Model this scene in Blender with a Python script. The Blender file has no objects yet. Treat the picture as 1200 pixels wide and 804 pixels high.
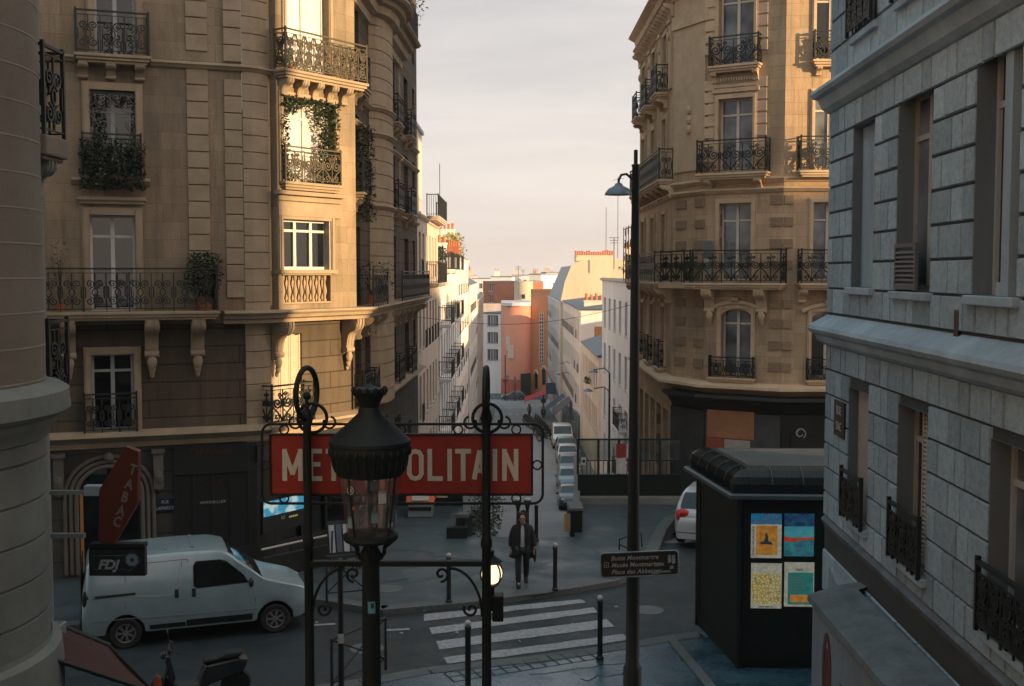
import bpy, bmesh, math, random
from mathutils import Matrix, Vector
random.seed(7)
PI=math.pi; R=math.radians; sin=math.sin; cos=math.cos
scn=bpy.context.scene; COL=scn.collection
# ---------------------------------------------------------------- camera
FOC=1333.0; CH=7.2; PITCH=math.atan(82/1333.)
cam=bpy.data.cameras.new('camera'); camo=bpy.data.objects.new('camera',cam); COL.objects.link(camo)
camo.location=(0,0,CH); camo.rotation_euler=(PI/2-PITCH,0,0)
cam.lens=36*FOC/1200; cam.sensor_width=36; cam.clip_end=6000; cam.clip_start=.1
scn.camera=camo
def ray(px,py):
    u=(px-600)/FOC; v=(402-py)/FOC
    return Vector((u, cos(PITCH)+v*sin(PITCH), -sin(PITCH)+v*cos(PITCH)))
def pt(px,py,D):
    r=ray(px,py); t=D/r.y; return Vector((r.x*t,D,CH+r.z*t))
def gp(px,py,z=0.):
    r=ray(px,py); t=(z-CH)/r.z; return (r.x*t,r.y*t)
def zat(py,D,px=600): return pt(px,py,D).z
# ---------------------------------------------------------------- objects
W={}
def reg(o,parent,M):
    COL.objects.link(o); W[o]=M
    if parent is not None:
        o.parent=parent; o.matrix_basis=W[parent].inverted()@M
    else: o.matrix_basis=M
    return o
def tag(o,label=None,cat=None,group=None,kind=None):
    if label:o['label']=label
    if cat:o['category']=cat
    if group:o['group']=group
    if kind:o['kind']=kind
    return o
def thing(name,label,cat,M=None,group=None):
    if M is None: M=Matrix.Identity(4)
    if not isinstance(M,Matrix): M=Matrix.Translation(M)
    return tag(reg(bpy.data.objects.new(name,None),None,M),label,cat,group)
def TR(x,y,z=0,a=0): return Matrix.Translation((x,y,z))@Matrix.Rotation(a,4,'Z')
def copy_tree(o,M,parent=None,label=None):
    kids=[c for c in W if c.parent is o]
    c=o.copy(); Mn=M
    COL.objects.link(c); W[c]=Mn
    if parent is not None:
        c.parent=parent; c.matrix_basis=W[parent].inverted()@Mn
    else: c.matrix_basis=Mn
    if label: c['label']=label
    for k in kids: copy_tree(k, Mn@W[o].inverted()@W[k], c)
    return c
class MB:
    def __init__(s): s.v=[]; s.f=[]; s.sm=False
    def add(s,vs,fs):
        n=len(s.v); s.v.extend([tuple(v) for v in vs]); s.f.extend([tuple(i+n for i in f) for f in fs]); return s
    def box(s,x0,x1,y0,y1,z0,z1):
        if x0>x1:x0,x1=x1,x0
        if y0>y1:y0,y1=y1,y0
        if z0>z1:z0,z1=z1,z0
        return s.add([(x0,y0,z0),(x1,y0,z0),(x1,y1,z0),(x0,y1,z0),(x0,y0,z1),(x1,y0,z1),(x1,y1,z1),(x0,y1,z1)],
          [(3,2,1,0),(4,5,6,7),(0,1,5,4),(1,2,6,5),(2,3,7,6),(3,0,4,7)])
    def quad(s,a,b,c,d): return s.add([a,b,c,d],[(0,1,2,3)])
    def prism(s,pts,z0,z1):
        n=len(pts); A=sum(pts[i][0]*pts[(i+1)%n][1]-pts[(i+1)%n][0]*pts[i][1] for i in range(n))
        if A<0: pts=pts[::-1]
        f0=(lambda p:z0(p)) if callable(z0) else (lambda p:z0)
        f1=(lambda p:z1(p)) if callable(z1) else (lambda p:z1)
        return s.add([(p[0],p[1],f0(p)) for p in pts]+[(p[0],p[1],f1(p)) for p in pts],
          [tuple(range(n))[::-1],tuple(range(n,2*n))]+[(i,(i+1)%n,n+(i+1)%n,n+i) for i in range(n)])
    def xprism(s,pts,x0,x1):   # pts in (y,z) extruded along x
        n=len(pts); A=sum(pts[i][0]*pts[(i+1)%n][1]-pts[(i+1)%n][0]*pts[i][1] for i in range(n))
        if A<0: pts=pts[::-1]
        return s.add([(x0,p[0],p[1]) for p in pts]+[(x1,p[0],p[1]) for p in pts],
          [tuple(range(n))[::-1],tuple(range(n,2*n))]+[(i,(i+1)%n,n+(i+1)%n,n+i) for i in range(n)])
    def yprism(s,pts,y0,y1):   # pts in (x,z) extruded along y
        n=len(pts); A=sum(pts[i][0]*pts[(i+1)%n][1]-pts[(i+1)%n][0]*pts[i][1] for i in range(n))
        if A>0: pts=pts[::-1]
        return s.add([(p[0],y0,p[1]) for p in pts]+[(p[0],y1,p[1]) for p in pts],
          [tuple(range(n))[::-1],tuple(range(n,2*n))]+[(i,(i+1)%n,n+(i+1)%n,n+i) for i in range(n)])
    def tube(s,P,r,n=6,closed=False):
        P=[Vector(p) for p in P]; m=len(P)
        if m<2: return s
        rr=r if isinstance(r,(list,tuple)) else [r]*m
        base=len(s.v); up=None
        for i in range(m):
            if closed: t=(P[(i+1)%m]-P[i-1])
            else: t=P[min(i+1,m-1)]-P[max(i-1,0)]
            if t.length<1e-9: t=Vector((0,0,1))
            t.normalize()
            if up is None:
                up=Vector((0,0,1)) if abs(t.z)<.9 else Vector((1,0,0))
            a=t.cross(up)
            if a.length<1e-4: a=t.cross(Vector((1,0.3,0)))
            a.normalize(); b=a.cross(t); up=b
            for k in range(n):
                w=2*PI*(k+.5)/n; s.v.append(tuple(P[i]+(a*cos(w)+b*sin(w))*rr[i]))
        for i in range(m if closed else m-1):
            j=(i+1)%m
            for k in range(n):
                k2=(k+1)%n
                s.f.append((base+i*n+k,base+j*n+k,base+j*n+k2,base+i*n+k2))
        if not closed:
            s.f.append(tuple(base+k for k in range(n))); s.f.append(tuple(base+(m-1)*n+k for k in range(n))[::-1])
        return s
    def lathe(s,prof,n=20,c=(0,0),a0=0,a1=2*PI):
        full=abs(a1-a0-2*PI)<1e-6; m=n if full else n+1; b=len(s.v)
        for r,z in prof:
            for k in range(m):
                w=a0+(a1-a0)*k/n; s.v.append((c[0]+r*cos(w),c[1]+r*sin(w),z))
        for i in range(len(prof)-1):
            for k in range(n):
                k2=(k+1)%m
                s.f.append((b+i*m+k,b+i*m+k2,b+(i+1)*m+k2,b+(i+1)*m+k))
        return s
    def ball(s,c,r,n=12,sc=(1,1,1)):
        b=len(s.v); h=n//2+1
        for i in range(h):
            t=PI*i/(h-1)
            for k in range(n):
                w=2*PI*k/n; s.v.append((c[0]+r*sc[0]*sin(t)*cos(w),c[1]+r*sc[1]*sin(t)*sin(w),c[2]+r*sc[2]*cos(t)))
        for i in range(h-1):
            for k in range(n): s.f.append((b+i*n+k,b+(i+1)*n+k,b+(i+1)*n+(k+1)%n,b+i*n+(k+1)%n))
        return s
    def line2(s,P,w=.008,d=.008,y=0,closed=False):   # ironwork: polyline in (x,z), square section
        m=len(P); b=len(s.v)
        for i in range(m):
            p0=P[(i-1)%m] if closed else P[max(i-1,0)]; p1=P[(i+1)%m] if closed else P[min(i+1,m-1)]
            tx,tz=p1[0]-p0[0],p1[1]-p0[1]; l=math.hypot(tx,tz) or 1; nx,nz=-tz/l*w,tx/l*w
            x,z=P[i]
            s.v+= [(x+nx,y-d,z+nz),(x+nx,y+d,z+nz),(x-nx,y+d,z-nz),(x-nx,y-d,z-nz)]
        for i in range(m if closed else m-1):
            j=(i+1)%m
            for k in range(4): s.f.append((b+i*4+k,b+j*4+k,b+j*4+(k+1)%4,b+i*4+(k+1)%4))
        return s
    def xf(s,M,start=0):
        for i in range(start,len(s.v)): s.v[i]=tuple(M@Vector(s.v[i]))
        return s
    def build(s,name,mat,parent=None,M=None,smooth=False,bevel=0,fix=False,label=None):
        me=bpy.data.meshes.new(name); me.from_pydata(s.v,[],s.f)
        if fix:
            bm=bmesh.new(); bm.from_mesh(me); bmesh.ops.remove_doubles(bm,verts=bm.verts,dist=1e-4)
            bmesh.ops.recalc_face_normals(bm,faces=bm.faces); bm.to_mesh(me); bm.free()
        me.validate(); me.update()
        if smooth:
            me.polygons.foreach_set('use_smooth',[True]*len(me.polygons))
            if smooth!='all':
                me.set_sharp_from_angle(angle=R(40))
        me.materials.append(mat)
        o=bpy.data.objects.new(name,me)
        if M is None: M=W[parent] if parent is not None else Matrix.Identity(4)
        reg(o,parent,M)
        if bevel:
            b=o.modifiers.new('bevel','BEVEL'); b.width=bevel; b.segments=2; b.limit_method='ANGLE'
        if label:o['label']=label
        return o
def struct(o,kind='structure'): o['kind']=kind; return o
_dg=None
def text_mb(txt,h,sx=1.,depth=.004,bold=0.,align='CENTER',space=1.,shear=0):
    c=bpy.data.curves.new('t','FONT'); c.body=txt; c.size=h/.69; c.extrude=depth; c.offset=bold; c.align_x=align; c.space_character=space; c.resolution_u=3; c.shear=shear; c.space_line=.9
    o=bpy.data.objects.new('t',c); COL.objects.link(o)
    bpy.context.view_layer.update()
    dg=bpy.context.evaluated_depsgraph_get(); me=bpy.data.meshes.new_from_object(o.evaluated_get(dg))
    m=MB(); m.add([(v.co.x*sx,-v.co.z,v.co.y) for v in me.vertices],[tuple(p.vertices) for p in me.polygons])
    bpy.data.objects.remove(o); bpy.data.curves.remove(c); bpy.data.meshes.remove(me)
    return m       # lies in the local x,z plane facing -y
def ground(y):
    P=[(30,0),(68,-7.2),(99,-8.1),(150,-11.9),(190,-13.9),(400,-15),(4000,-16)]
    if y<=30: return 0
    for (a,b),(c,d) in zip(P,P[1:]):
        if y<=c: return b+(d-b)*(y-a)/(c-a)
    return -16
# ---------------------------------------------------------------- materials
def newmat(name):
    m=bpy.data.materials.new(name); m.use_nodes=True; nt=m.node_tree; b=nt.nodes['Principled BSDF']; return m,nt,b
def ND(nt,t,**k):
    n=nt.nodes.new(t)
    for a,v in k.items():
        if a in n.inputs: n.inputs[a].default_value=v
        else: setattr(n,a,v)
    return n
def coords(nt,plane=None):
    tc=nt.nodes.new('ShaderNodeTexCoord'); o=tc.outputs['Object']
    if plane=='xz':
        s=nt.nodes.new('ShaderNodeSeparateXYZ'); c=nt.nodes.new('ShaderNodeCombineXYZ')
        nt.links.new(o,s.inputs[0]); nt.links.new(s.outputs['X'],c.inputs['X']); nt.links.new(s.outputs['Z'],c.inputs['Y']); return c.outputs[0],o
    return o,o
def mixc(nt,f,a,b,mode='MIX'):
    m=nt.nodes.new('ShaderNodeMix'); m.data_type='RGBA'; m.blend_type=mode
    for s,v in ((0,f),(6,a),(7,b)):
        if isinstance(v,(int,float)): m.inputs[s].default_value=v
        elif isinstance(v,tuple): m.inputs[s].default_value=(*v[:3],1)
        else: nt.links.new(v,m.inputs[s])
    return m.outputs[2]
def ramp(nt,x,a,b):
    r=nt.nodes.new('ShaderNodeMapRange'); r.inputs[1].default_value=a; r.inputs[2].default_value=b; nt.links.new(x,r.inputs[0]); return r.outputs[0]
def plain(name,c,rough=.6,metal=0,var=.25,scale=3.,bump=.1,bscale=40,dirt=None,spec=.5,rvar=0,streak=False,island=0):
    m,nt,b=newmat(name); o,_=coords(nt)
    if streak:
        mp=ND(nt,'ShaderNodeMapping'); mp.inputs['Scale'].default_value=(1,1,.18); nt.links.new(o,mp.inputs[0]); o2=mp.outputs[0]
    else:o2=o
    n=ND(nt,'ShaderNodeTexNoise',Scale=scale,Detail=6.,Roughness=.65); nt.links.new(o2,n.inputs['Vector'])
    f=ramp(nt,n.outputs[0],.3,.72)
    d=dirt or tuple(x*(1-var) for x in c); l=tuple(min(1,x*(1+var*.6)) for x in c)
    col=mixc(nt,f,d,l)
    n2=ND(nt,'ShaderNodeTexNoise',Scale=bscale,Detail=4.,Roughness=.7); nt.links.new(o,n2.inputs['Vector'])
    col=mixc(nt,.35,col,mixc(nt,n2.outputs[0],tuple(x*.55 for x in c),tuple(min(1,x*1.45) for x in c)))
    if island:
        g=nt.nodes.new('ShaderNodeNewGeometry'); fr=ramp(nt,g.outputs['Random Per Island'],0,1)
        col=mixc(nt,fr,mixc(nt,1.,col,(1-island,)*3,'MULTIPLY'),col)
    nt.links.new(col,b.inputs['Base Color'])
    b.inputs['Roughness'].default_value=rough; b.inputs['Metallic'].default_value=metal; b.inputs['Specular IOR Level'].default_value=spec
    if rvar:
        mr=nt.nodes.new('ShaderNodeMapRange'); mr.inputs[1].default_value=.35; mr.inputs[2].default_value=.65; mr.inputs[3].default_value=max(.05,rough-rvar); mr.inputs[4].default_value=min(1,rough+rvar)
        nt.links.new(n.outputs[0],mr.inputs[0]); nt.links.new(mr.outputs[0],b.inputs['Roughness'])
    if bump:
        bp=ND(nt,'ShaderNodeBump',Strength=bump,Distance=.02); nt.links.new(n2.outputs[0],bp.inputs['Height']); nt.links.new(bp.outputs[0],b.inputs['Normal'])
    return m
def stone(name,c1,c2,bw=.8,bh=.42,mortar=.006,mcol=None,stain=.35,bump=.25,off=.5,pit=30,island=0,streak=1):
    m,nt,b=newmat(name); v,o=coords(nt,'xz')
    br=ND(nt,'ShaderNodeTexBrick',Scale=1.); br.inputs['Brick Width'].default_value=bw; br.inputs['Row Height'].default_value=bh
    br.inputs['Mortar Size'].default_value=mortar; br.inputs['Mortar Smooth'].default_value=.2; br.offset=off
    br.inputs['Color1'].default_value=(*c1,1); br.inputs['Color2'].default_value=(*c2,1); br.inputs['Mortar'].default_value=(*(mcol or tuple(x*.45 for x in c1)),1)
    nt.links.new(v,br.inputs['Vector'])
    n=ND(nt,'ShaderNodeTexNoise',Scale=.55,Detail=8.,Roughness=.7); mp=ND(nt,'ShaderNodeMapping'); mp.inputs['Scale'].default_value=(1.6,1.6,.5); nt.links.new(o,mp.inputs[0]); nt.links.new(mp.outputs[0],n.inputs['Vector'])
    col=mixc(nt,ramp(nt,n.outputs[0],.35,.7),mixc(nt,1.,br.outputs[0],(1-stain,1-stain*.95,1-stain*.9),'MULTIPLY'),br.outputs[0])
    n2=ND(nt,'ShaderNodeTexNoise',Scale=pit,Detail=5.,Roughness=.75); nt.links.new(o,n2.inputs['Vector'])
    col=mixc(nt,.5,col,mixc(nt,ramp(nt,n2.outputs[0],.3,.7),mixc(nt,1.,col,(.5,.5,.5),'MULTIPLY'),mixc(nt,1.,col,(1.5,1.5,1.5),'MULTIPLY')))
    n3=ND(nt,'ShaderNodeTexNoise',Scale=3.5,Detail=6.,Roughness=.8); nt.links.new(o,n3.inputs['Vector'])
    col=mixc(nt,ramp(nt,n3.outputs[0],.62,.8),col,mixc(nt,1.,col,(.55,.5,.45),'MULTIPLY'))
    mp4=ND(nt,'ShaderNodeMapping'); mp4.inputs['Scale'].default_value=(2.6,2.6,.22); nt.links.new(o,mp4.inputs[0]); n4=ND(nt,'ShaderNodeTexNoise',Scale=1.,Detail=7.,Roughness=.75); nt.links.new(mp4.outputs[0],n4.inputs['Vector'])
    col=mixc(nt,ramp(nt,n4.outputs[0],.50,.70),col,mixc(nt,1.,col,tuple(1-(1-q)*streak for q in (.62,.60,.57)),'MULTIPLY'))
    n5=ND(nt,'ShaderNodeTexNoise',Scale=.28,Detail=3.); nt.links.new(o,n5.inputs['Vector'])
    col=mixc(nt,ramp(nt,n5.outputs[0],.35,.65),mixc(nt,1.,col,(.84,.86,.86),'MULTIPLY'),mixc(nt,1.,col,(1.12,1.08,1.04),'MULTIPLY'))
    if island:
        g=nt.nodes.new('ShaderNodeNewGeometry')
        col=mixc(nt,g.outputs['Random Per Island'],mixc(nt,1.,col,(1-island,)*3,'MULTIPLY'),col)
    nt.links.new(col,b.inputs['Base Color']); b.inputs['Roughness'].default_value=.88; b.inputs['Specular IOR Level'].default_value=.25
    mx=nt.nodes.new('ShaderNodeMath'); mx.operation='MULTIPLY_ADD'; nt.links.new(br.outputs['Fac'],mx.inputs[0]); mx.inputs[1].default_value=-1.2; nt.links.new(n2.outputs[0],mx.inputs[2])
    bp=ND(nt,'ShaderNodeBump',Strength=bump,Distance=.03); nt.links.new(mx.outputs[0],bp.inputs['Height']); nt.links.new(bp.outputs[0],b.inputs['Normal'])
    return m
def glassmat(name,c,rough=.06,spec=.6,var=.5,scale=1.3):
    m,nt,b=newmat(name); o,_=coords(nt)
    n=ND(nt,'ShaderNodeTexNoise',Scale=scale,Detail=2.); nt.links.new(o,n.inputs['Vector'])
    nt.links.new(mixc(nt,ramp(nt,n.outputs[0],.35,.65),tuple(x*(1-var) for x in c),c),b.inputs['Base Color'])
    b.inputs['Roughness'].default_value=rough; b.inputs['Specular IOR Level'].default_value=spec
    bp=ND(nt,'ShaderNodeBump',Strength=.04,Distance=.05); nt.links.new(n.outputs[0],bp.inputs['Height']); nt.links.new(bp.outputs[0],b.inputs['Normal'])
    return m
def emis(name,c,s):
    m,nt,b=newmat(name); b.inputs['Base Color'].default_value=(*c,1); b.inputs['Emission Color'].default_value=(*c,1); b.inputs['Emission Strength'].default_value=s; return m
M_={}
M_['lst']=stone('warm_limestone',(.375,.285,.195),(.30,.228,.155),.85,.42,.004,(.2,.15,.11),.45,.22)
M_['lsp']=plain('carved_limestone',(.35,.268,.185),.85,var=.35,scale=1.6,bump=.25,bscale=26,spec=.25)
M_['lgr']=stone('shaded_grooved_limestone',(.145,.112,.08),(.118,.09,.064),3.,.42,.018,(.06,.045,.035),.4,.35,.3)  # colour darkened to paint in the shade on lower and side walls
M_['lgf']=stone('shaded_ground_floor_limestone',(.085,.082,.068),(.07,.067,.057),2.6,.5,.02,(.05,.045,.04),.4,.35,.3)  # ground floor shade is put into this darker stone colour
M_['rst']=stone('rose_limestone',(.64,.46,.30),(.54,.38,.245),.8,.36,.004,(.25,.18,.13),.35,.22)
M_['rsp']=plain('rose_carved_limestone',(.60,.44,.295),.85,var=.3,scale=1.8,bump=.25,bscale=26,spec=.25)
M_['worm']=plain('vermiculated_stone',(.34,.24,.16),.9,var=.6,scale=26,bump=1.,bscale=34,spec=.2)
M_['wbl']=stone('pale_block_stone',(.43,.54,.62),(.37,.465,.54),9,9,.0,(.2,.2,.2),.14,.15,.5,14,island=.34,streak=.25)
M_['wmo']=plain('block_mortar',(.05,.056,.06),.9,var=.3,bump=.2)
M_['wsp']=plain('grey_stone_trim',(.35,.435,.50),.85,var=.45,scale=1.5,bump=.25,bscale=24,spec=.25,streak=True)
M_['wpl']=plain('painted_plinth',(.24,.285,.32),.8,var=.5,scale=1.2,bump=.5,bscale=9,spec=.25,streak=True)
M_['cop']=plain('rough_dark_coping',(.14,.165,.185),.9,var=.6,scale=2.5,bump=.6,bscale=14)
M_['rev']=plain('dark_reveal_stone',(.15,.18,.20),.9,var=.4,scale=1.5,bump=.2,streak=True)  # darker tone than the trim, for the window reveals
M_['dul']=stone('dull_plain_stone',(.30,.235,.18),(.27,.21,.165),4.,.36,.006,(.52,.46,.38),.35,.22)
M_['dul2']=plain('dull_smooth_stone',(.19,.195,.175),.85,var=.35,scale=1.4,bump=.2,spec=.25)
M_['dull3']=stone('dull_base_stone',(.26,.25,.22),(.22,.21,.19),5.,.52,.02,(.06,.06,.055),.4,.3)
M_['iron']=plain('black_wrought_iron',(.010,.014,.013),.55,.0,.3,bump=.05,spec=.5)
M_['lsg']=plain('dark_carved_stone',(.13,.12,.10),.88,var=.35,scale=1.6,bump=.25,spec=.2)
M_['irong']=plain('gilded_grey_iron',(.10,.085,.055),.45,.4,.3,bump=.05)
M_['green']=plain('dark_green_cast_iron',(.006,.011,.010),.6,.0,.35,8,bump=.15,spec=.35)
M_['kio']=plain('kiosk_black_green_paint',(.008,.013,.011),.55,.0,.4,4,bump=.1,spec=.3)
M_['kir']=plain('kiosk_ribbed_roof_metal',(.012,.018,.018),.4,.2,.4,6,bump=.1)
M_['eav']=plain('dull_steel_edge',(.07,.10,.11),.45,.3,.25,bump=.04)
M_['kit']=plain('kiosk_flat_roof_felt',(.06,.07,.068),.9,.0,.4,2,bump=.3)
M_['wf']=plain('white_window_paint',(.62,.6,.56),.5,var=.15,bump=.03)
M_['wfd']=plain('grey_window_paint',(.42,.44,.44),.5,var=.2,bump=.03)
M_['wfw']=plain('cream_window_paint',(.62,.52,.42),.5,var=.2,bump=.03)
M_['gl']=glassmat('dark_glass',(.012,.015,.017))
M_['gl2']=glassmat('curtain_and_sky_glass',(.20,.225,.245),.1,.5,.8,1.2)  # curtains and pale sky reflections are both painted into this colour
M_['gl3']=glassmat('bright_reflection_glass',(.66,.65,.63),.3,.4,.12,3)  # whitish base colour stands in for bright reflection and lit curtain
M_['shut']=plain('cream_shutter_paint',(.58,.47,.36),.6,var=.2,scale=6,bump=.05)
M_['shutg']=plain('grey_shutter_paint',(.38,.35,.32),.6,var=.2,scale=6,bump=.05)
M_['blk']=plain('black_shopfront_paint',(.010,.012,.011),.5,var=.4,bump=.04)
M_['zinc']=plain('zinc_roof',(.16,.2,.25),.45,.5,.3,3,bump=.05)
M_['slate']=plain('blue_slate_roof',(.10,.13,.17),.6,.1,.4,6,bump=.3)
M_['pot']=plain('terracotta_chimney_pot',(.5,.17,.07),.85,var=.3,bump=.1)
M_['leaf']=plain('dark_leaf',(.035,.06,.022),.6,var=.5,scale=9,bump=0,island=.6)
M_['leafy']=plain('yellow_leaf',(.42,.33,.06),.6,var=.4,scale=9,bump=0,island=.4)
M_['stem']=plain('plant_stem',(.06,.04,.025),.8,bump=0)
M_['asph']=plain('asphalt_road',(.020,.029,.033),.62,var=.4,scale=1.1,bump=.35,bscale=70,spec=.45,rvar=.16)
M_['pave']=plain('asphalt_pavement',(.046,.068,.078),.55,var=.35,scale=.9,bump=.3,bscale=60,spec=.45,rvar=.2)
M_['wet']=plain('sky_tinted_wet_pavement',(.03,.078,.108),.22,var=.45,scale=1.6,bump=.25,bscale=28,spec=.6,rvar=.22)  # blue sky sheen on the wet ground is put into the base colour
M_['kerb']=plain('granite_kerb',(.10,.11,.11),.7,var=.35,scale=5,bump=.2,bscale=80)
M_['paint']=plain('worn_white_road_paint',(.34,.345,.36),.6,var=.38,scale=11,bump=.2,bscale=40,dirt=(.07,.08,.085))
M_['set']=plain('pale_street_setts',(.22,.235,.25),.7,var=.3,scale=.8,bump=.3,bscale=9)
M_['grd']=plain('ground_asphalt',(.08,.09,.095),.8,var=.3,scale=.3,bump=.2)
M_['wht']=plain('white_plaster',(.85,.79,.76),.85,var=.2,scale=.5,bump=.15,streak=True,spec=.2)
M_['wht2']=plain('cream_plaster',(.84,.76,.71),.85,var=.25,scale=.5,bump=.15,streak=True,spec=.2)
M_['pea']=plain('peach_plaster',(.80,.64,.55),.85,var=.25,scale=.5,bump=.15,streak=True,spec=.2)
M_['tan']=plain('tan_plaster',(.60,.49,.41),.85,var=.25,scale=.5,bump=.15,streak=True,spec=.2)
M_['yel']=plain('yellow_gable_render',(.60,.52,.40),.85,var=.35,scale=.3,bump=.15,streak=True,spec=.2)
M_['sal']=plain('salmon_render',(.74,.30,.20),.85,var=.15,scale=.3,bump=.05,spec=.2)
M_['brk']=stone('orange_brick',(.52,.14,.07),(.46,.12,.06),.24,.08,.01,(.4,.2,.15),.2,.1)
M_['ora']=plain('orange_render',(.62,.27,.13),.85,var=.2,scale=.4,bump=.05,spec=.2)
M_['red']=plain('red_enamel',(.25,.02,.013),.42,var=.25,scale=5,bump=.04)
M_['cream']=plain('cream_enamel',(.48,.46,.38),.45,var=.15,scale=9,bump=.03)
M_['rub']=plain('tyre_rubber',(.015,.015,.016),.8,bump=.05)
M_['met']=plain('brushed_metal',(.4,.41,.42),.35,.8,.2,bump=.02)
M_['gmet']=plain('galvanised_metal',(.28,.33,.35),.45,.5,.25,bump=.04)
M_['skin']=plain('skin',(.40,.22,.15),.6,var=.1,bump=0)
M_['coat']=plain('black_wool',(.012,.012,.013),.9,var=.3,bump=.2)
M_['gold']=plain('gold_letters',(.10,.045,.02),.4,.6,.1,bump=0)
M_['light']=plain('white_letters',(.42,.43,.4),.5,var=.1,bump=0)
# ---------------------------------------------------------------- world, sun
w=bpy.data.worlds.new('World'); scn.world=w; w.use_nodes=True; nt=w.node_tree; nt.nodes.clear()
SUN=Vector((.87,-.5,.145)).normalized(); ELEV=math.asin(SUN.z)
sky=nt.nodes.new('ShaderNodeTexSky'); sky.sky_type='NISHITA'; sky.sun_disc=False; sky.sun_elevation=ELEV; sky.sun_rotation=math.atan2(.87,-.5); sky.air_density=1.2; sky.dust_density=2.5
bg1=nt.nodes.new('ShaderNodeBackground'); bg1.inputs[1].default_value=.10; nt.links.new(sky.outputs[0],bg1.inputs[0])
tc=nt.nodes.new('ShaderNodeTexCoord'); sp=nt.nodes.new('ShaderNodeSeparateXYZ'); nt.links.new(tc.outputs['Generated'],sp.inputs[0])
mp=ND(nt,'ShaderNodeMapping'); mp.inputs['Scale'].default_value=(1.6,1.6,9); mp.inputs['Rotation'].default_value=(.06,.05,0); nt.links.new(tc.outputs['Generated'],mp.inputs[0])
nz=ND(nt,'ShaderNodeTexNoise',Scale=1.7,Detail=8.,Roughness=.58,Distortion=.6); nt.links.new(mp.outputs[0],nz.inputs['Vector'])
cr=nt.nodes.new('ShaderNodeValToRGB'); e=cr.color_ramp.elements; nt.links.new(sp.outputs['Z'],cr.inputs[0])
e[0].position=0; e[0].color=(.85,.765,.705,1); e[1].position=1.; e[1].color=(.44,.67,.78,1)
for p,c in ((.08,(.76,.70,.67)),(.24,(.62,.59,.585)),(.5,(.48,.62,.69))):
    k=e.new(p); k.color=(*c,1)
cl=mixc(nt,ramp(nt,nz.outputs[0],.3,.7),(.80,.80,.825),(1.08,1.06,1.03))
col=mixc(nt,1.,cr.outputs[0],cl,'MULTIPLY')
vd=nt.nodes.new('ShaderNodeVectorMath'); vd.operation='DOT_PRODUCT'; nt.links.new(tc.outputs['Generated'],vd.inputs[0]); vd.inputs[1].default_value=Vector((.85,-.49,.22)).normalized()
gf=nt.nodes.new('ShaderNodeMapRange'); gf.interpolation_type='SMOOTHERSTEP'; gf.inputs[1].default_value=-.05; gf.inputs[2].default_value=1.05; nt.links.new(vd.outputs['Value'],gf.inputs[0])
col=mixc(nt,gf.outputs[0],col,(1.12,.96,.86))
bg2=nt.nodes.new('ShaderNodeBackground'); bg2.inputs[1].default_value=.70; nt.links.new(col,bg2.inputs[0])
mx=nt.nodes.new('ShaderNodeMixShader'); mx.inputs[0].default_value=.88; out=nt.nodes.new('ShaderNodeOutputWorld')
nt.links.new(bg1.outputs[0],mx.inputs[1]); nt.links.new(bg2.outputs[0],mx.inputs[2]); nt.links.new(mx.outputs[0],out.inputs[0])
sl=bpy.data.lights.new('sun','SUN'); sl.energy=5; sl.angle=R(.7); sl.color=(1,.68,.34); so=bpy.data.objects.new('sun',sl); COL.objects.link(so)
so.rotation_euler=SUN.to_track_quat('Z','Y').to_euler(); so.location=(30,-20,30)
scn.view_settings.view_transform='Standard'; scn.view_settings.look='None'; scn.view_settings.gamma=1; scn.view_settings.exposure=.92
scn.cycles.max_bounces=6; scn.cycles.diffuse_bounces=6; scn.cycles.use_denoising=True; scn.cycles.use_adaptive_sampling=True
# ---------------------------------------------------------------- ground
def sheet(name,xs,ys,mat,dz=0):
    m=MB(); nx=len(xs)
    m.v=[(x,y,ground(y)+dz) for y in ys for x in xs]
    m.f=[(j*nx+i,j*nx+i+1,(j+1)*nx+i+1,(j+1)*nx+i) for j in range(len(ys)-1) for i in range(nx-1)]
    return m.build(name,mat)
struct(sheet('ground',[-250,-60,-20,20,60,250],[-100,0,30,68,99,150,190,400,900],M_['grd'],-.012))
struct(sheet('road',[-40,-3,3,12,60],[8,20,30],M_['asph'],0))
struct(sheet('street',[-2.6,0,5.0],[30,40,50,68,80,99,120,150,172],M_['set'],.004))
struct(sheet('crossroads',[-30,-4,6,30],[172,190],M_['set'],.004))
# pavements with kerbs
far_k=[gp(*p) for p in [(-250,775),(-100,757),(100,738),(250,716),(376,709),(448,721),(505,716),(560,711),(625,702),(678,694),(723,686),(742,678),(762,664),(772,645),(780,625),(790,612),(815,604)]]
far_k+= [(30,far_k[-1][1]+.3)]
pv=MB().prism(far_k+[(30,35),(1.7,35),(1.7,30.2),(-1.5,30.2),(-1.5,34.5),(-30,34.5)],-.3,.12)
struct(pv.build('pavement',M_['pave']))
near_k=[gp(*p,.12) for p in [(-200,850),(250,822),(420,797),(500,783),(640,768),(720,756),(792,744),(817,741),(960,738)]]+[(30,22.6)]
struct(MB().prism(near_k+[(30,10.9),(-30,10.9)],-.3,.12).build('wet_pavement',M_['wet']))
def kerbline(P,wd,side,name):
    m=MB()
    for a,b in zip(P,P[1:]):
        A=Vector(a);B=Vector(b);d=(B-A); L=d.length; d.normalize(); n=Vector((-d.y,d.x))*side*wd; k=max(1,int(L/1.0))
        for i in range(k):
            p=A+d*(L*i/k+.006); q=A+d*(L*(i+1)/k-.006)
            o=-n*.12
            m.prism([tuple(p+o),tuple(q+o),tuple(q+n),tuple(p+n)],-.05,.127+.002*(i%2))
    struct(m.build(name,M_['kerb']))
kerbline(far_k[:-1],.28,1,'far_kerb'); kerbline(near_k,.3,-1,'near_kerb')
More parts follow.
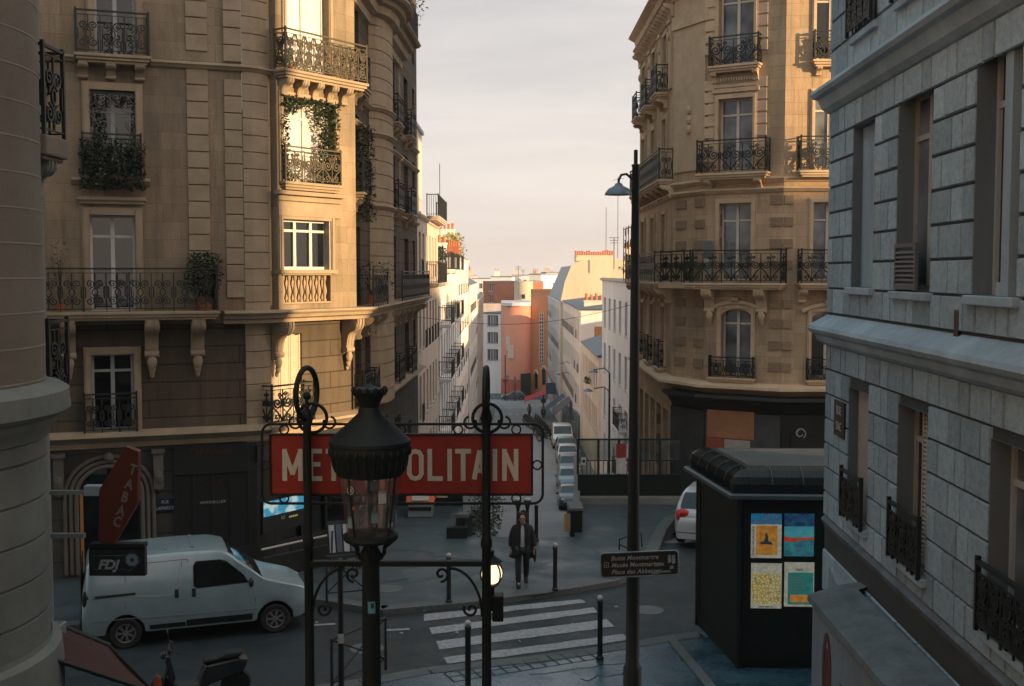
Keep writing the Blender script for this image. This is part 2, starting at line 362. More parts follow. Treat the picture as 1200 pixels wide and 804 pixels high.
# zebra crossing
def gq(name,P,z,mat,nx=1):
    return MB().add([(*gp(x,y),z) for x,y in P],[(0,1,2,3)])
zm=MB()
for P in ([(497,720),(681,702.5),(687,706.5),(497,728)],[(503,736),(695,712),(700.5,718),(506,743.5)],[(511,752),(711,725.7),(720,734.6),(515,761.6)],[(519.5,771),(730,743.5),(737,750.5),(524.5,778.5)]):
    a,b,c,d=[Vector((*gp(x,y),.008)) for x,y in P]
    n=14; vs=[]
    for i in range(n+1):
        t=i/n; j1=random.uniform(-.02,.02); j2=random.uniform(-.02,.02); up=a.lerp(b,t); lo=d.lerp(c,t); up.y+=j1; lo.y+=j2; vs+=[up,lo]
    zm.add(vs,[(2*i,2*i+1,2*i+3,2*i+2) for i in range(n)])
struct(zm.build('crosswalk_stripes',M_['paint']))
lm=MB()
for P in ([(366,732),(393,730.5),(393,732.5),(366,734)],[(452,738),(480,736.5),(480,738.5),(452,740)]):
    lm.add([(*gp(x,y),.008) for x,y in P],[(0,3,2,1)])
for k in range(7):   # crosswalk far down the street
    lm.add([(x,y,ground(y)+.016) for x,y in ((-2.4+k*.95,153),(-1.9+k*.95,153),(-1.9+k*.95,157),(-2.4+k*.95,157))],[(0,1,2,3)])
lm.add([(x,y,ground(y)+.016) for x,y in ((-8,168),(7,168),(7,168.8),(-8,168.8))],[(0,1,2,3)])
struct(lm.build('lane_markings',M_['paint']))
# tactile strip of small slabs on near pavement
tm=MB(); A0,B0=Vector(gp(532,799,.12)),Vector(gp(700,772,.12)); dd=(B0-A0); LL=dd.length; dd.normalize(); nn_=Vector((-dd.y,dd.x))
def gline(p,q,w,z):
    d=(q-p).normalized(); n=Vector((-d.y,d.x))*w; tm.add([(*(p-n),z),(*(q-n),z),(*(q+n),z),(*(p+n),z)],[(0,1,2,3)])
for j in range(3): gline(A0+nn_*.25*j,B0+nn_*.25*j,.012,.125+.0012*j)
k=int(LL/.25)
for i in range(k+1): gline(A0+dd*LL*i/k,A0+dd*LL*i/k+nn_*.5,.012,.130)
struct(tm.build('paving_joints',M_['asph']))
hz_=MB().box(-260,260,-110,910,-18,27.5); hm,hn,hb=newmat('haze_air'); hn.nodes.remove(hb); pvn=hn.nodes.new('ShaderNodeVolumePrincipled'); pvn.inputs['Color'].default_value=(.93,.86,.82,1); pvn.inputs['Density'].default_value=.0005; pvn.inputs['Anisotropy'].default_value=.2; hn.links.new(pvn.outputs[0],hn.nodes['Material Output'].inputs['Volume'])
struct(hz_.build('haze',hm),'stuff')
gm=MB()
a=Vector((*gp(788,752,.12),.12)); b=Vector((*gp(830,803,.12),.12))
d=(b-a).normalized(); n=Vector((-d.y,d.x,0))*.09
gm.prism([tuple((a-n)[:2]),tuple((a+n)[:2]),tuple((b+n+d*2)[:2]),tuple((b-n+d*2)[:2])],.1,.16)
struct(gm.build('drain_channel',M_['kerb']))
for i,(px,py) in enumerate(((455,690),(598,655),(705,620),(760,715),(430,760))):
    x,y=gp(px,py,.12 if i<3 else 0); 
    struct(MB().lathe([(0,.0),(.33,.0),(.33,-.01)],20,(x,y)).xf(Matrix.Translation((0,0,.126 if i<3 else .006))).build('manhole_plate',M_['kerb']))
def gpoly(P,z,mat,nm): struct(MB().add([(*gp(x,y,z),z) for x,y in P],[tuple(range(len(P)))[::-1]]).build(nm,M_[mat]))
M_['pat']=plain('fresh_asphalt_patch',(.011,.014,.016),.55,var=.3,scale=2,bump=.3,bscale=70)
M_['pal']=plain('worn_pavement_patch',(.075,.098,.105),.6,var=.3,scale=2,bump=.3,bscale=70)
gpoly([(470,668),(560,655),(575,668),(480,682)],.124,'pal','pavement_patch'); gpoly([(560,690),(690,676),(705,682),(640,695),(560,704)],.124,'pal','pavement_patch'); gpoly([(745,700),(812,690),(812,703),(748,716)],.004,'pat','road_patch'); gpoly([(385,745),(470,752),(462,768),(380,760)],.004,'pat','road_patch')
rc=random.Random(3); ck=MB()
for (px,py,dx,dy,zc_) in ((500,650,9,2,.125),(560,672,11,-3,.125),(690,640,8,4,.125),(420,690,10,-2,.125),(640,730,12,-4,.006),(760,690,6,6,.006),(620,790,14,-3,.125),(680,795,9,-5,.125),(380,735,10,3,.006),(455,645,7,5,.125)):
    P=[(px,py)]
    for k in range(8): P.append((P[-1][0]+dx*rc.uniform(.5,1.3),P[-1][1]+dy*rc.uniform(-.6,1.6)))
    for p,q in zip(P,P[1:]):
        a,b=Vector(gp(*p,zc_)),Vector(gp(*q,zc_)); d=(b-a).normalized(); n=Vector((-d.y,d.x))*.012; zc_+=.0001; ck.add([(*(a-n),zc_),(*(b-n),zc_),(*(b+n),zc_),(*(a+n),zc_)],[(0,1,2,3)])
struct(ck.build('tar_cracks',M_['pat']))
# station terrace the photograph is taken from
st=MB(); st.box(-6,7,-6,10.4,0,3.0)
for i in range(15): st.box(-4,4,-6,6.2-i*.34,3.0+i*.17,3.0+(i+1)*.17)
struct(st.build('terrace_stairs',M_['dul2']))
# ================================================================ facade tools
class Seg:
    def __init__(s,x0,y0,x1,y1):
        s.p0=(x0,y0); s.p1=(x1,y1); s.L=math.hypot(x1-x0,y1-y0); s.a=math.atan2(y1-y0,x1-x0); s.M=TR(x0,y0,0,s.a); s.I=s.M.inverted()
    def uz(s,px,py,off=0):       # pixel -> (u,z) on the wall plane
        r=s.I.to_3x3()@ray(px,py); c=s.I@Vector((0,0,CH)); t=(-off-c.y)/r.y; p=c+r*t; return p.x,p.z
    def rect(s,x0,x1,y0,y1,off=0):
        ym=(y0+y1)/2; xm=(x0+x1)/2
        return (s.uz(x0,ym,off)[0],s.uz(x1,ym,off)[0],s.uz(xm,y1,off)[1],s.uz(xm,y0,off)[1])
    def w(s,u,v=0): q=s.M@Vector((u,v,0)); return (q.x,q.y)
def wallmb(u0,u1,z0,z1,ops,depth=.35,rev=True):
    m=MB(); us=sorted({u0,u1,*[min(max(o[i],u0),u1) for o in ops for i in (0,1)]}); zs=sorted({z0,z1,*[min(max(o[i],z0),z1) for o in ops for i in (2,3)]})
    for i in range(len(us)-1):
        for j in range(len(zs)-1):
            a,b,c,d=us[i],us[i+1],zs[j],zs[j+1]
            if b-a<1e-5 or d-c<1e-5: continue
            um,zm_=(a+b)/2,(c+d)/2
            if any(o[0]<um<o[1] and o[2]<zm_<o[3] for o in ops): continue
            m.add([(a,0,c),(b,0,c),(b,0,d),(a,0,d)],[(0,1,2,3)])
    if rev:
        for o in ops:
            a,b,c,d=o[:4]
            m.add([(a,0,c),(a,0,d),(a,depth,d),(a,depth,c),(b,0,c),(b,0,d),(b,depth,d),(b,depth,c)],[(0,3,2,1),(4,5,6,7),(1,2,6,5),(0,4,7,3)])
    return m
def window(seg,o,parent,fm='wf',gm='gl',depth=.3,style='french',nm='window',leaf=None):
    a,b,c,d=o; f=MB(); y0,y1=depth-.06,depth; t=.055
    f.box(a,a+t,y0,y1,c,d); f.box(b-t,b,y0,y1,c,d); f.box(a+t,b-t,y0,y1,d-t,d); f.box(a+t,b-t,y0,y1,c,c+t*1.3)
    w=b-a; n=3 if style=='triple' else (1 if style=='single' else 2)
    tz=c+(d-c)*.78
    for k in range(1,n):
        x=a+w*k/n; f.box(x-.045,x+.045,y0-.012,y1-.01,c+t*1.3,d-t)
    if style in('french','triple'):
        for k in range(n):
            x0=a+w*k/n+(.045 if k else t); x1=a+w*(k+1)/n-(.045 if k<n-1 else t); f.box(x0,x1,y0+.004,y1-.004,tz-.03,tz+.03)
    if style=='bars':
        for q in (.33,.66):
            for k in range(n):
                x0=a+w*k/n+(.045 if k else t); x1=a+w*(k+1)/n-(.045 if k<n-1 else t); f.box(x0,x1,y0+.004,y1-.004,c+(d-c)*q-.02,c+(d-c)*q+.02)
    fo=f.build(nm,M_[fm],parent,seg.M)
    g=MB(); g.box(a+.01,b-.01,depth-.025,depth-.015,c+.01,d-.01); g.build('pane',M_[gm],fo,seg.M)
    bk=MB(); bk.box(a-.01,b+.01,depth+.002,depth+.02,c-.01,d+.01); bk.build('backing',M_['blk'],fo,seg.M)
    return fo
def spiral(cx,cz,r,turns,a0,dirn=1,n=20,rin=.12):
    return [(cx+r*(1-(1-rin)*i/n)*cos(a0+dirn*2*PI*turns*i/n),cz+r*(1-(1-rin)*i/n)*sin(a0+dirn*2*PI*turns*i/n)) for i in range(n+1)]
def pattern(m,L,h,kind,r=.0135):
    if L<.12: return
    m.line2([(0,h),(L,h)],.018,.022); m.line2([(0,.07),(L,.07)],.01,.012)
    if kind!='bars': m.line2([(0,h-.1),(L,h-.1)],.008,.008)
    mod={'scroll':.46,'dense':.30,'bars':.11,'belle':.62}[kind]; k=max(1,round(L/mod)); w=L/k; H=h-.1 if kind!='bars' else h
    for i in range(k+1):
        m.line2([(w*i,0),(w*i,H)],.009 if i%2 or kind=='bars' else .014,.009)
    for i in range(k):
        x=w*i; c=x+w/2
        if kind=='bars': continue
        if kind=='scroll':
            for s in(-1,1):
                m.line2(spiral(c+s*w*.22,H*.28,w*.2,1.6,PI/2,s),r,r)
                m.line2(spiral(c+s*w*.22,H*.72,w*.2,1.6,-PI/2,-s),r,r)
                m.line2([(c+s*w*.42,H*.35),(c+s*w*.40,H*.5),(c+s*w*.42,H*.65)],r,r)
            m.line2([(c+.06*cos(t*PI/5),H*.5+.09*sin(t*PI/5)) for t in range(10)],r,r,closed=True)
            m.line2([(c,.07),(c,H*.4)],r,r); m.line2([(c,H*.6),(c,H)],r,r)
        if kind=='dense':
            s=1 if i%2 else -1
            m.line2(spiral(c,H*.30,w*.40,1.9,PI/2*s,s),r*1.2,r); m.line2(spiral(c,H*.74,w*.36,1.9,-PI/2*s,s),r*1.2,r)
            m.line2([(x+w*.1,.07),(x+w*.35,H*.5),(x+w*.9,H)],r,r); m.line2([(x+w*.9,.07),(x+w*.6,H*.5),(x+w*.1,H)],r,r)
            for q in (.2,.5,.82): m.line2([(x+w*(.5+.42*cos(t)),H*(q+.06*sin(t))) for t in (0,1.2,2.4,3.6,4.8)],r,r,closed=True)
        if kind=='belle':
            for s in(-1,1):
                m.line2(spiral(c+s*w*.24,H*.62,w*.21,1.7,PI/2+s*.4,s,24),r*1.3,r*1.2)
                m.line2([(c+s*w*.03,.07),(c+s*w*.08,H*.2),(c+s*w*.25,H*.36),(c+s*w*.45,H*.5),(c+s*w*.44,H*.7)],r*1.3,r)
                m.line2(spiral(c+s*w*.27,H*.2,w*.13,1.3,-PI/2,-s,16),r,r); m.line2(spiral(c+s*w*.13,H*.86,w*.09,1.3,0,s,12),r,r)
            m.line2([(c,.07),(c,H)],r,r)
def railmb(P,z,h,kind,closedend=False):
    out=MB()
    for (x0,y0),(x1,y1) in zip(P,P[1:]):
        L=math.hypot(x1-x0,y1-y0); k=MB(); pattern(k,L,h,kind); k.xf(TR(x0,y0,z,math.atan2(y1-y0,x1-x0))); out.add(k.v,k.f)
    for (x,y) in P: out.box(x-.022,x+.022,y-.022,y+.022,z,z+h+.05)
    return out
def consolemb(u,w,out,ht,ztop,long=False):
    m=MB(); P=[(0,0),(-out,0),(-out*1.0,-ht*.13),(-out*.93,-ht*.25),(-out*.75,-ht*.34),(-out*.55,-ht*.37),(-out*.42,-ht*.46),(-out*.34,-ht*.62),(-out*.3,-ht*.78),(-out*.2,-ht*.93),(0,-ht)]
    m.xprism([(y,ztop+z) for y,z in P],u-w/2,u+w/2)
    m.lathe([(0,-w/2-.015),(out*.17,-w/2-.015),(out*.17,w/2+.015),(0,w/2+.015)],12); n=12*4
    m.xf(Matrix.Translation((u,-out*.78,ztop-ht*.17))@Matrix.Rotation(PI/2,4,'Y'),len(m.v)-n)
    m.lathe([(0,-w/2-.012),(out*.12,-w/2-.012),(out*.12,w/2+.012),(0,w/2+.012)],10); n=10*4
    m.xf(Matrix.Translation((u,-out*.26,ztop-ht*.86))@Matrix.Rotation(PI/2,4,'Y'),len(m.v)-n)
    for q in (-.25,.25): m.xprism([(y*1.04-.004,ztop+z*.98) for y,z in P],u+w*q-.02,u+w*q+.02)
    if long: m.ball((u,-out*.25,ztop-ht*1.05),w*.5,8,(.8,.6,1.3)); m.ball((u,-out*.2,ztop-ht*1.22),w*.36,8,(.8,.6,1.3)); m.ball((u,-out*.12,ztop-ht*1.36),w*.25,8,(.8,.6,1.3))
    return m
SLAB=[(0,0),(.03,-.02),(.03,-.09),(-.03,-.12),(-.05,-.2),(-.13,-.23)]
def balcony(seg,u0,u1,z,out,parent,kind='scroll',h=.95,stonem='lsp',ironm='iron',cons=(),ch=.35,cw=.2,long=False,sides=True,slab=True,railin=.05):
    if slab:
        m=MB()
        m.box(u0,u1,-out,0,z-.07,z); m.box(u0+.04,u1-.04,-out+.04,0,z-.14,z-.072); m.box(u0+.09,u1-.09,-out+.09,0,z-.2,z-.142)
        so_=m.build('balcony',M_[stonem],parent,seg.M,bevel=.012)
    else: so_=None
    if slab:
        for c in cons: consolemb(c,cw,out-.08,ch,z-.2,long).build('console',M_[stonem],so_,seg.M,smooth=True)
    i=railin; P=[(u0+i,0),(u0+i,-out+i),(u1-i,-out+i),(u1-i,0)] if sides else [(u0+i,-out+i),(u1-i,-out+i)]
    railmb(P,z,h,kind).build('railing',M_[ironm],so_ or parent,seg.M)
    return so_
def surround(seg,o,parent,mat='lsp',w=.16,out=.06,cap=True,sill=True,name='window_surround'):
    a,b,c,d=o; m=MB()
    m.box(a-w,a,-out,.05,c,d+w); m.box(b,b+w,-out,.05,c,d+w); m.box(a,b,-out,.05,d,d+w)
    m.box(a-w+.04,a-.02,-out-.025,-out+.002,c,d+w-.04); m.box(b+.02,b+w-.04,-out-.025,-out+.002,c,d+w-.04)
    if cap:
        m.box(a-w-.08,b+w+.08,-out-.12,0,d+w+.16,d+w+.24); m.box(a-w-.04,b+w+.04,-out-.06,0,d+w+.08,d+w+.157)
    if sill: m.box(a-w-.03,b+w+.03,-out-.07,.1,c-.1,c-.002)
    return m.build(name,M_[mat],parent,seg.M)
def offset(P,d):
    n=len(P); out=[]
    for i in range(n):
        def nrm(a,b):
            x,y=b[0]-a[0],b[1]-a[1]; l=math.hypot(x,y); return (y/l,-x/l)
        if i==0: N=[nrm(P[0],P[1])]
        elif i==n-1: N=[nrm(P[-2],P[-1])]
        else: N=[nrm(P[i-1],P[i]),nrm(P[i],P[i+1])]
        if len(N)==1: x,y=N[0]; k=1
        else:
            x=N[0][0]+N[1][0]; y=N[0][1]+N[1][1]; l2=(x*x+y*y)/4; l=math.hypot(x,y); x/=l;y/=l; k=1/max(.35,math.sqrt(l2))
        out.append((P[i][0]+x*d*k,P[i][1]+y*d*k))
    return out
def sweep(P,prof,z):       # profile (outward, dz) top-back to bottom-back, along plan path P
    m=MB(); rows=[offset(P,o) for o,_ in prof]; n=len(P)
    for r_,(o,dz) in zip(rows,prof):
        m.v+=[(x,y,z+dz) for x,y in r_]
    k=len(prof)
    for j in range(k-1):
        for i in range(n-1): m.f.append((j*n+i,(j+1)*n+i,(j+1)*n+i+1,j*n+i+1))
    m.f.append(tuple(j*n for j in range(k))[::-1]); m.f.append(tuple(j*n+n-1 for j in range(k)))
    return m
CORN=[(0,.06),(.30,.0),(.32,-.05),(.29,-.09),(.22,-.10),(.16,-.17),(.10,-.20),(.09,-.27),(0,-.3)]
CORNS=[(0,.04),(.14,.0),(.15,-.04),(.11,-.07),(.07,-.12),(.0,-.15)]
def leaves(n,fn,size=.06,mb=None,asp=.55):
    m=mb or MB()
    for _ in range(n):
        p=Vector(fn()); q=Matrix.Rotation(random.uniform(0,6.3),3,'Z')@Matrix.Rotation(random.uniform(-1.2,1.2),3,'X')@Matrix.Rotation(random.uniform(0,6.3),3,'Z')
        s=size*random.choice((.5,.7,.9,1.1,1.6))
        m.add([p+q@Vector(c) for c in ((-s*.5,0,0),(0,-s*asp*.5,s*.1),(s*.5,0,0),(0,s*asp*.5,s*.1))],[(0,1,2,3)])
    return m
def flow(): return None
# ================================================================ LEFT CORNER BUILDING
A_=Seg(-14.2,24.65,-6.45,27.47)                 # front wall, ends at rounded corner
ax,ay=A_.p1; C0=(-5.95,27.75+.25)
arc=[(-6.45,27.47),(-6.27,27.57),(-6.1,27.74),(-5.97,27.95)]
C_=Seg(-5.97,27.95,-4.30,30.30)
B_=Seg(-4.27,30.45,-3.82,46.0)
lb=thing('apartment_building','tall corner block of warm stone, its projecting corner bay lit gold by the sun','building',TR(-6.2,27.6))
LT=18.6; I4_=Matrix.Identity(4); zf=[3.42,6.32,9.3,12.15,15.2]
def tr(seg,x0,x1,y0,y1): return seg.rect(x0,x1,y0,y1)
# --- openings
a1=tr(A_,110,158,-70,72); a2=tr(A_,106,159,106,214); a3=tr(A_,106,159,252,362); a4=tr(A_,108,157,415,505)
a1=(a1[0],a1[1],12.15,14.6); a3=(a3[0],a3[1],6.32,a3[3]); a4=(a4[0],a4[1],3.5,a4[3])
adoor=tr(A_,93,165,548,684); adoor=(adoor[0],adoor[1],.12,adoor[3])
Aw=[a1,a2,a3,a4]
gfl=[adoor]
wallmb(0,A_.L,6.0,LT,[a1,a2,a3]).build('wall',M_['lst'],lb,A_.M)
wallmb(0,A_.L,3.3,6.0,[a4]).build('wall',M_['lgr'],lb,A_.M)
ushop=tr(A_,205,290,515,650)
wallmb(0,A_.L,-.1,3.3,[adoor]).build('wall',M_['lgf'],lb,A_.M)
# rounded corner with joints
m=MB()
for i in range(len(arc)-1):
    pass
jm=MB()
zc=3.3
while zc<LT-.02:
    z1=min(zc+.40,LT)
    Pj=offset(arc,.05); Pk=offset(arc,.012)
    b0=len(jm.v)
    for P_,za,zb in ((Pj,zc+.012,z1-.012),):
        for x,y in P_: jm.v.append((x,y,za)); jm.v.append((x,y,zb))
        for i in range(len(P_)-1): jm.f.append((b0+2*i,b0+2*i+2,b0+2*i+3,b0+2*i+1))
    b1=len(jm.v)
    for (x,y),(X,Y) in zip(Pj,Pk):
        jm.v+=[(x,y,za),(X,Y,za-.02),(x,y,zb),(X,Y,zb+.004)]
    for i in range(len(Pj)-1):
        k=b1+4*i; jm.f+= [(k,k+1,k+5,k+4),(k+2,k+6,k+7,k+3)]
    zc+=.40
Pk=offset(arc,.012); b1=len(jm.v)
for x,y in Pk: jm.v+=[(x,y,-.1),(x,y,LT)]
for i in range(len(Pk)-1): jm.f.append((b1+2*i,b1+2*i+2,b1+2*i+3,b1+2*i+1))
jm.build('corner_pier',M_['lsp'],lb,Matrix.Identity(4))
# quoin strip between window and corner
qm=MB(); qu0,qu1=A_.uz(220,200)[0],A_.uz(245,200)[0]; z=6.55
while z<14.8:
    if 11.95<z+.2<12.35: qm.build('quoin_strip',M_['lsp'],lb,A_.M,bevel=.01); qm=MB()
    else: qm.box(qu0,qu1,-.035,.02,z+.015,z+.375)
    z+=.39
qm.build('quoin_strip',M_['lsp'],lb,A_.M,bevel=.01)
qm=MB(); z=6.6; u0=A_.L-.42
while z<LT-.4:
    if 11.9<z+.2<12.3: qm.build('quoin_strip',M_['lsp'],lb,A_.M,bevel=.01); qm=MB()
    else: qm.box(u0,A_.L-.01,-.05,.02,z+.012,z+.388)
    z+=.40
qm.build('quoin_strip',M_['lsp'],lb,A_.M,bevel=.01)
# bay on the cut corner
BP=.22
C2=Seg(*C_.w(.0,-BP),*C_.w(C_.L,-BP))
c1=C2.rect(334,384,-60,40); c2=C2.rect(331,391,118,216); c3=C2.rect(331,387,258,316)
c1=(c1[0],c1[1],12.25,14.9)
c4=C_.rect(306,354,392,494); c4=(c4[0],c4[1],3.5,c4[3])
wallmb(.12,C2.L,6.3,LT,[c1,c2,c3,(c3[0],c3[1],c3[2]-.85,c3[2]-.14)],.28).build('bay_wall',M_['lst'],lb,C2.M)
m=MB(); m.quad((.12,BP+.05,6.3),(.12,0,6.3),(.12,0,LT),(.12,BP+.05,LT)); m.quad((C2.L,0,6.3),(C2.L,BP+.3,6.3),(C2.L,BP+.3,LT),(C2.L,0,LT)); m.build('bay_cheek',M_['lst'],lb,C2.M)
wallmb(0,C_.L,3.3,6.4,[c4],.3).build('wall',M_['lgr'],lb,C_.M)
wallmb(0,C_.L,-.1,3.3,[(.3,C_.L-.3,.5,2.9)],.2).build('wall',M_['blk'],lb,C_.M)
wallmb(-.02,.14,6.3,LT,[]).build('wall',M_['lsp'],lb,C_.M)
m=MB(); m.quad((C_.L,0,-.5),(C_.L+.05,.3,-.5),(C_.L+.05,.3,6.4),(C_.L,0,6.4)); m.build('wall',M_['lsp'],lb,C_.M)
window(C2,c1,lb,'wf','gl3',.25); window(C2,c2,lb,'wf','gl3',.25); window(C2,c3,lb,'wf','gl',.22,'triple')
for o in (c1,c2,c3): surround(C2,o,lb,'lsp',.13,.05,cap=False,sill=o is c3)
# side shutters folded in the lit window
sh=MB(); sh.box(c3[1]-.05,c3[1]-.01,-.02,.2,c3[2],c3[3]); sh.build('shutter',M_['shutg'],lb,C2.M)
# stone balustrade
zb0=c3[2]-.87; bal=MB(); bal.box(c3[0]-.02,c3[1]+.02,-.03,.25,zb0+.73,zb0+.86); bal.box(c3[0],c3[1],.0,.24,zb0,zb0+.06)
bal_o=bal.build('balustrade',M_['lsp'],lb,C2.M)
for k in range(8):
    u=c3[0]+(c3[1]-c3[0])*(k+.5)/8
    MB().lathe([(.05,0),(.05,.05),(.03,.08),(.035,.13),(.062,.24),(.055,.32),(.03,.45),(.028,.52),(.045,.56),(.05,.6),(.05,.67)],10).xf(Matrix.Translation((u,.12,zb0+.06))).build('baluster',M_['lsp'],bal_o,C2.M,smooth=True)
MB().box(c3[0]-.01,c3[1]+.01,.25,.27,zb0-.1,c3[2]).build('backing',M_['lsp'],bal_o,C2.M)
# bay balconies
zt_=C2.uz(360,90,.4)[1]
b=balcony(C2,.04,C2.L+.1,12.12,.42,lb,'dense',.95,cons=[.3+.52*i for i in range(5)],ch=.42,cw=.2,ironm='irong')
balcony(C2,c2[0]-.12,c2[1]+.12,c2[2]+.02,.22,lb,'belle',.85,ironm='irong')
# panel mouldings between floors on the bay
m=MB()
for z0,z1 in ((8.6,8.95),(8.98,9.1)): m.box(c2[0]-.2,c2[1]+.2,-.06,.02,z0,z1)
m.box(c2[0]-.28,c2[1]+.28,-.16,.02,9.12,9.22)
m.build('panel',M_['lsp'],lb,C2.M,bevel=.01)
# shuttered window under the bay
window(C_,c4,lb,'wf','gl2',.28); um=(c4[0]+c4[1])/2
for k in range(4):
    w4=(c4[1]-c4[0])/4; u=c4[0]+w4*k; m=MB(); m.box(u+.01,u+.05,.05,.09,c4[2],c4[3]-.02); m.box(u+w4-.05,u+w4-.01,.05,.09,c4[2],c4[3]-.02); zz=c4[2]+.05
    while zz<c4[3]-.08: m.xprism([(.055,zz),(.085,zz+.035),(.085,zz+.05),(.055,zz+.015)],u+.052,u+w4-.052); zz+=.055
    m.build('shutter',M_['shut'],lb,C_.M)
balcony(C_,c4[0]-.05,c4[1]+.1,3.5,.42,lb,'belle',.95,sides=True)
# front wall windows
for o,g in ((a1,'gl'),(a2,'gl'),(a3,'gl'),(a4,'gl')):
    window(A_,o,lb,'wfd' if o is not a3 else 'wf',g,.3)
    surround(A_,o,lb,'lsp',.17,.06,cap=(o is a3),sill=False)
balcony(A_,*[A_.uz(x,50,.4)[0] for x in(86,177)],12.15,.42,lb,'scroll',.95,cons=[A_.uz(x,88,.2)[0] for x in (97,130,164)],ch=.33,cw=.2)
balcony(A_,*[A_.uz(x,190,.2)[0] for x in(94,168)],9.42,.26,lb,'scroll',.95)
ul,ur=A_.uz(40,340,.7)[0],A_.uz(257,340,.7)[0]
balcony(A_,ul,ur,6.32,.75,lb,'scroll',.98,cons=[A_.uz(x,400,.3)[0] for x in (80,178,232)],ch=.95,cw=.3,long=True)
balcony(A_,*[A_.uz(x,480,.15)[0] for x in(96,163)],3.5,.2,lb,'scroll',.9)
# cornices (front + corner)
pa=[A_.p0]+arc+[C_.w(.3)]
sweep([A_.w(0),A_.w(A_.uz(88,80)[0])],CORNS,12.12).build('cornice',M_['lsp'],lb,Matrix.Identity(4))
sweep([A_.w(A_.uz(176,80)[0])]+arc+[C_.w(.12)],CORNS,12.12).build('cornice',M_['lsp'],lb,Matrix.Identity(4))
sweep([A_.w(A_.uz(84,220)[0]),A_.w(A_.uz(176,220)[0])],CORNS,9.36).build('cornice',M_['lsp'],lb,Matrix.Identity(4))
full=[A_.w(0)]+arc+[C_.w(C_.L),B_.w(0.02),B_.w(15.4)]
gcor=[(0,.1),(.22,.06),(.34,.04),(.36,-.02),(.30,-.06),(.2,-.09),(.14,-.14),(.05,-.18),(.05,-.30),(0,-.32)]
sweep(full,gcor,3.43).build('cornice',M_['lsp'],lb,Matrix.Identity(4))
# main slab below the bay, carried by scroll consoles
ps=[A_.w(ur+.12)]+arc+[C_.w(C_.L),B_.w(0.05),B_.w(15.2)]
slabp=[(0,.0),(.62,0),(.64,-.05),(.6,-.09),(.52,-.1),(.5,-.18),(.4,-.22),(.4,-.3),(0,-.3)]
sweep(ps,slabp,6.3).build('cornice',M_['lsp'],lb,Matrix.Identity(4))
for u in (.16,C_.L-.22): consolemb(u,.26,.58,.95,6.0,True).build('console',M_['lsp'],lb,C_.M,smooth=True)
# top of building
sweep(full,CORN,LT).build('cornice',M_['lsp'],lb,Matrix.Identity(4))
foot=[A_.w(0)]+arc+[C_.w(C_.L),B_.w(.02),B_.w(15.7),(-12,46.8),(-16,30)]
MB().prism(foot,LT-.05,LT).build('roof',M_['zinc'],lb,Matrix.Identity(4))
inner=offset(foot[:-1],-.9)+[(-15,30)]
rm=MB(); n=len(foot); rm.v=[(x,y,LT) for x,y in offset(foot[:-1],-.25)+[(-15.8,30)]]+[(x,y,LT+3) for x,y in inner]; rm.f=[(i,(i+1)%n,n+(i+1)%n,n+i) for i in range(n)]+[tuple(range(n,2*n))]
rm.build('mansard',M_['slate'],lb,Matrix.Identity(4))
# side wall B : bulging pier and windows, floors
def Bz(s,py): D=30.45+s; return zat(py,D)
bw=[]
for f,zz in enumerate([3.5,6.32,9.35,12.2,15.3]):
    for (u0,u1) in ((.35,1.35),(2.1,2.9) if f==0 else (9,9),(7.7,8.9),(11.4,12.6),(14,14.8)):
        if u1-u0>.3: bw.append((u0,u1,zz,zz+2.15))
walls=[o for o in bw]
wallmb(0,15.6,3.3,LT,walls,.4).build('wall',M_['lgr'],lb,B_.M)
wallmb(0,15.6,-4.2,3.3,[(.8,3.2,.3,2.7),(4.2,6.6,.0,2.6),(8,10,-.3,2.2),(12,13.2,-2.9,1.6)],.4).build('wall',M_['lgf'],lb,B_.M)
for o in [(.8,3.2,.3,2.7),(4.2,6.6,.0,2.6),(8,10,-.3,2.2),(12,13.2,-2.9,1.6)]: window(B_,o,lb,'wfd','gl',.3)
for o in bw: window(B_,o,lb,'wfd','gl',.34)
bulge=[(3.0,0),(3.15,.18),(3.5,.34),(4.1,.44),(4.9,.44),(5.5,.34),(5.85,.18),(6.0,0)]
bp=[B_.w(u,-v) for u,v in bulge]
bm_=MB(); zc=3.3
while zc<LT:
    z1=min(zc+.4,LT)
    for off,za,zb in ((.03,zc+.012,z1-.012),(0,z1-.014,z1+.014)):
        P_=offset(bp,off); b0=len(bm_.v)
        for x,y in P_: bm_.v+=[(x,y,za),(x,y,zb)]
        for i in range(len(P_)-1): bm_.f.append((b0+2*i,b0+2*i+2,b0+2*i+3,b0+2*i+1))
    zc+=.4
bm_.build('rounded_pier',M_['lsp'],lb,Matrix.Identity(4))
pathB=[B_.w(1.6),B_.w(2.8)]+bp+[B_.w(7.2)]
for z in (9.2,12.05,11.3): sweep([B_.w(0.1)]+bp[0:0]+[B_.w(2.95)]+bp+[B_.w(6.1),B_.w(15.4)],CORNS,z).build('cornice',M_['lsp'],lb,Matrix.Identity(4))
bigc=[(0,.05),(.75,.05),(.78,-.03),(.7,-.1),(.55,-.13),(.5,-.25),(.35,-.3),(.3,-.5),(.12,-.58),(.1,-.8),(0,-.85)]
topP=[B_.w(0.0),B_.w(2.95)]+[B_.w(u,-v*.8) for u,v in bulge]+[B_.w(6.1),B_.w(10.2)]
sweep(topP,bigc,15.2).build('cornice',M_['lsp'],lb,Matrix.Identity(4))
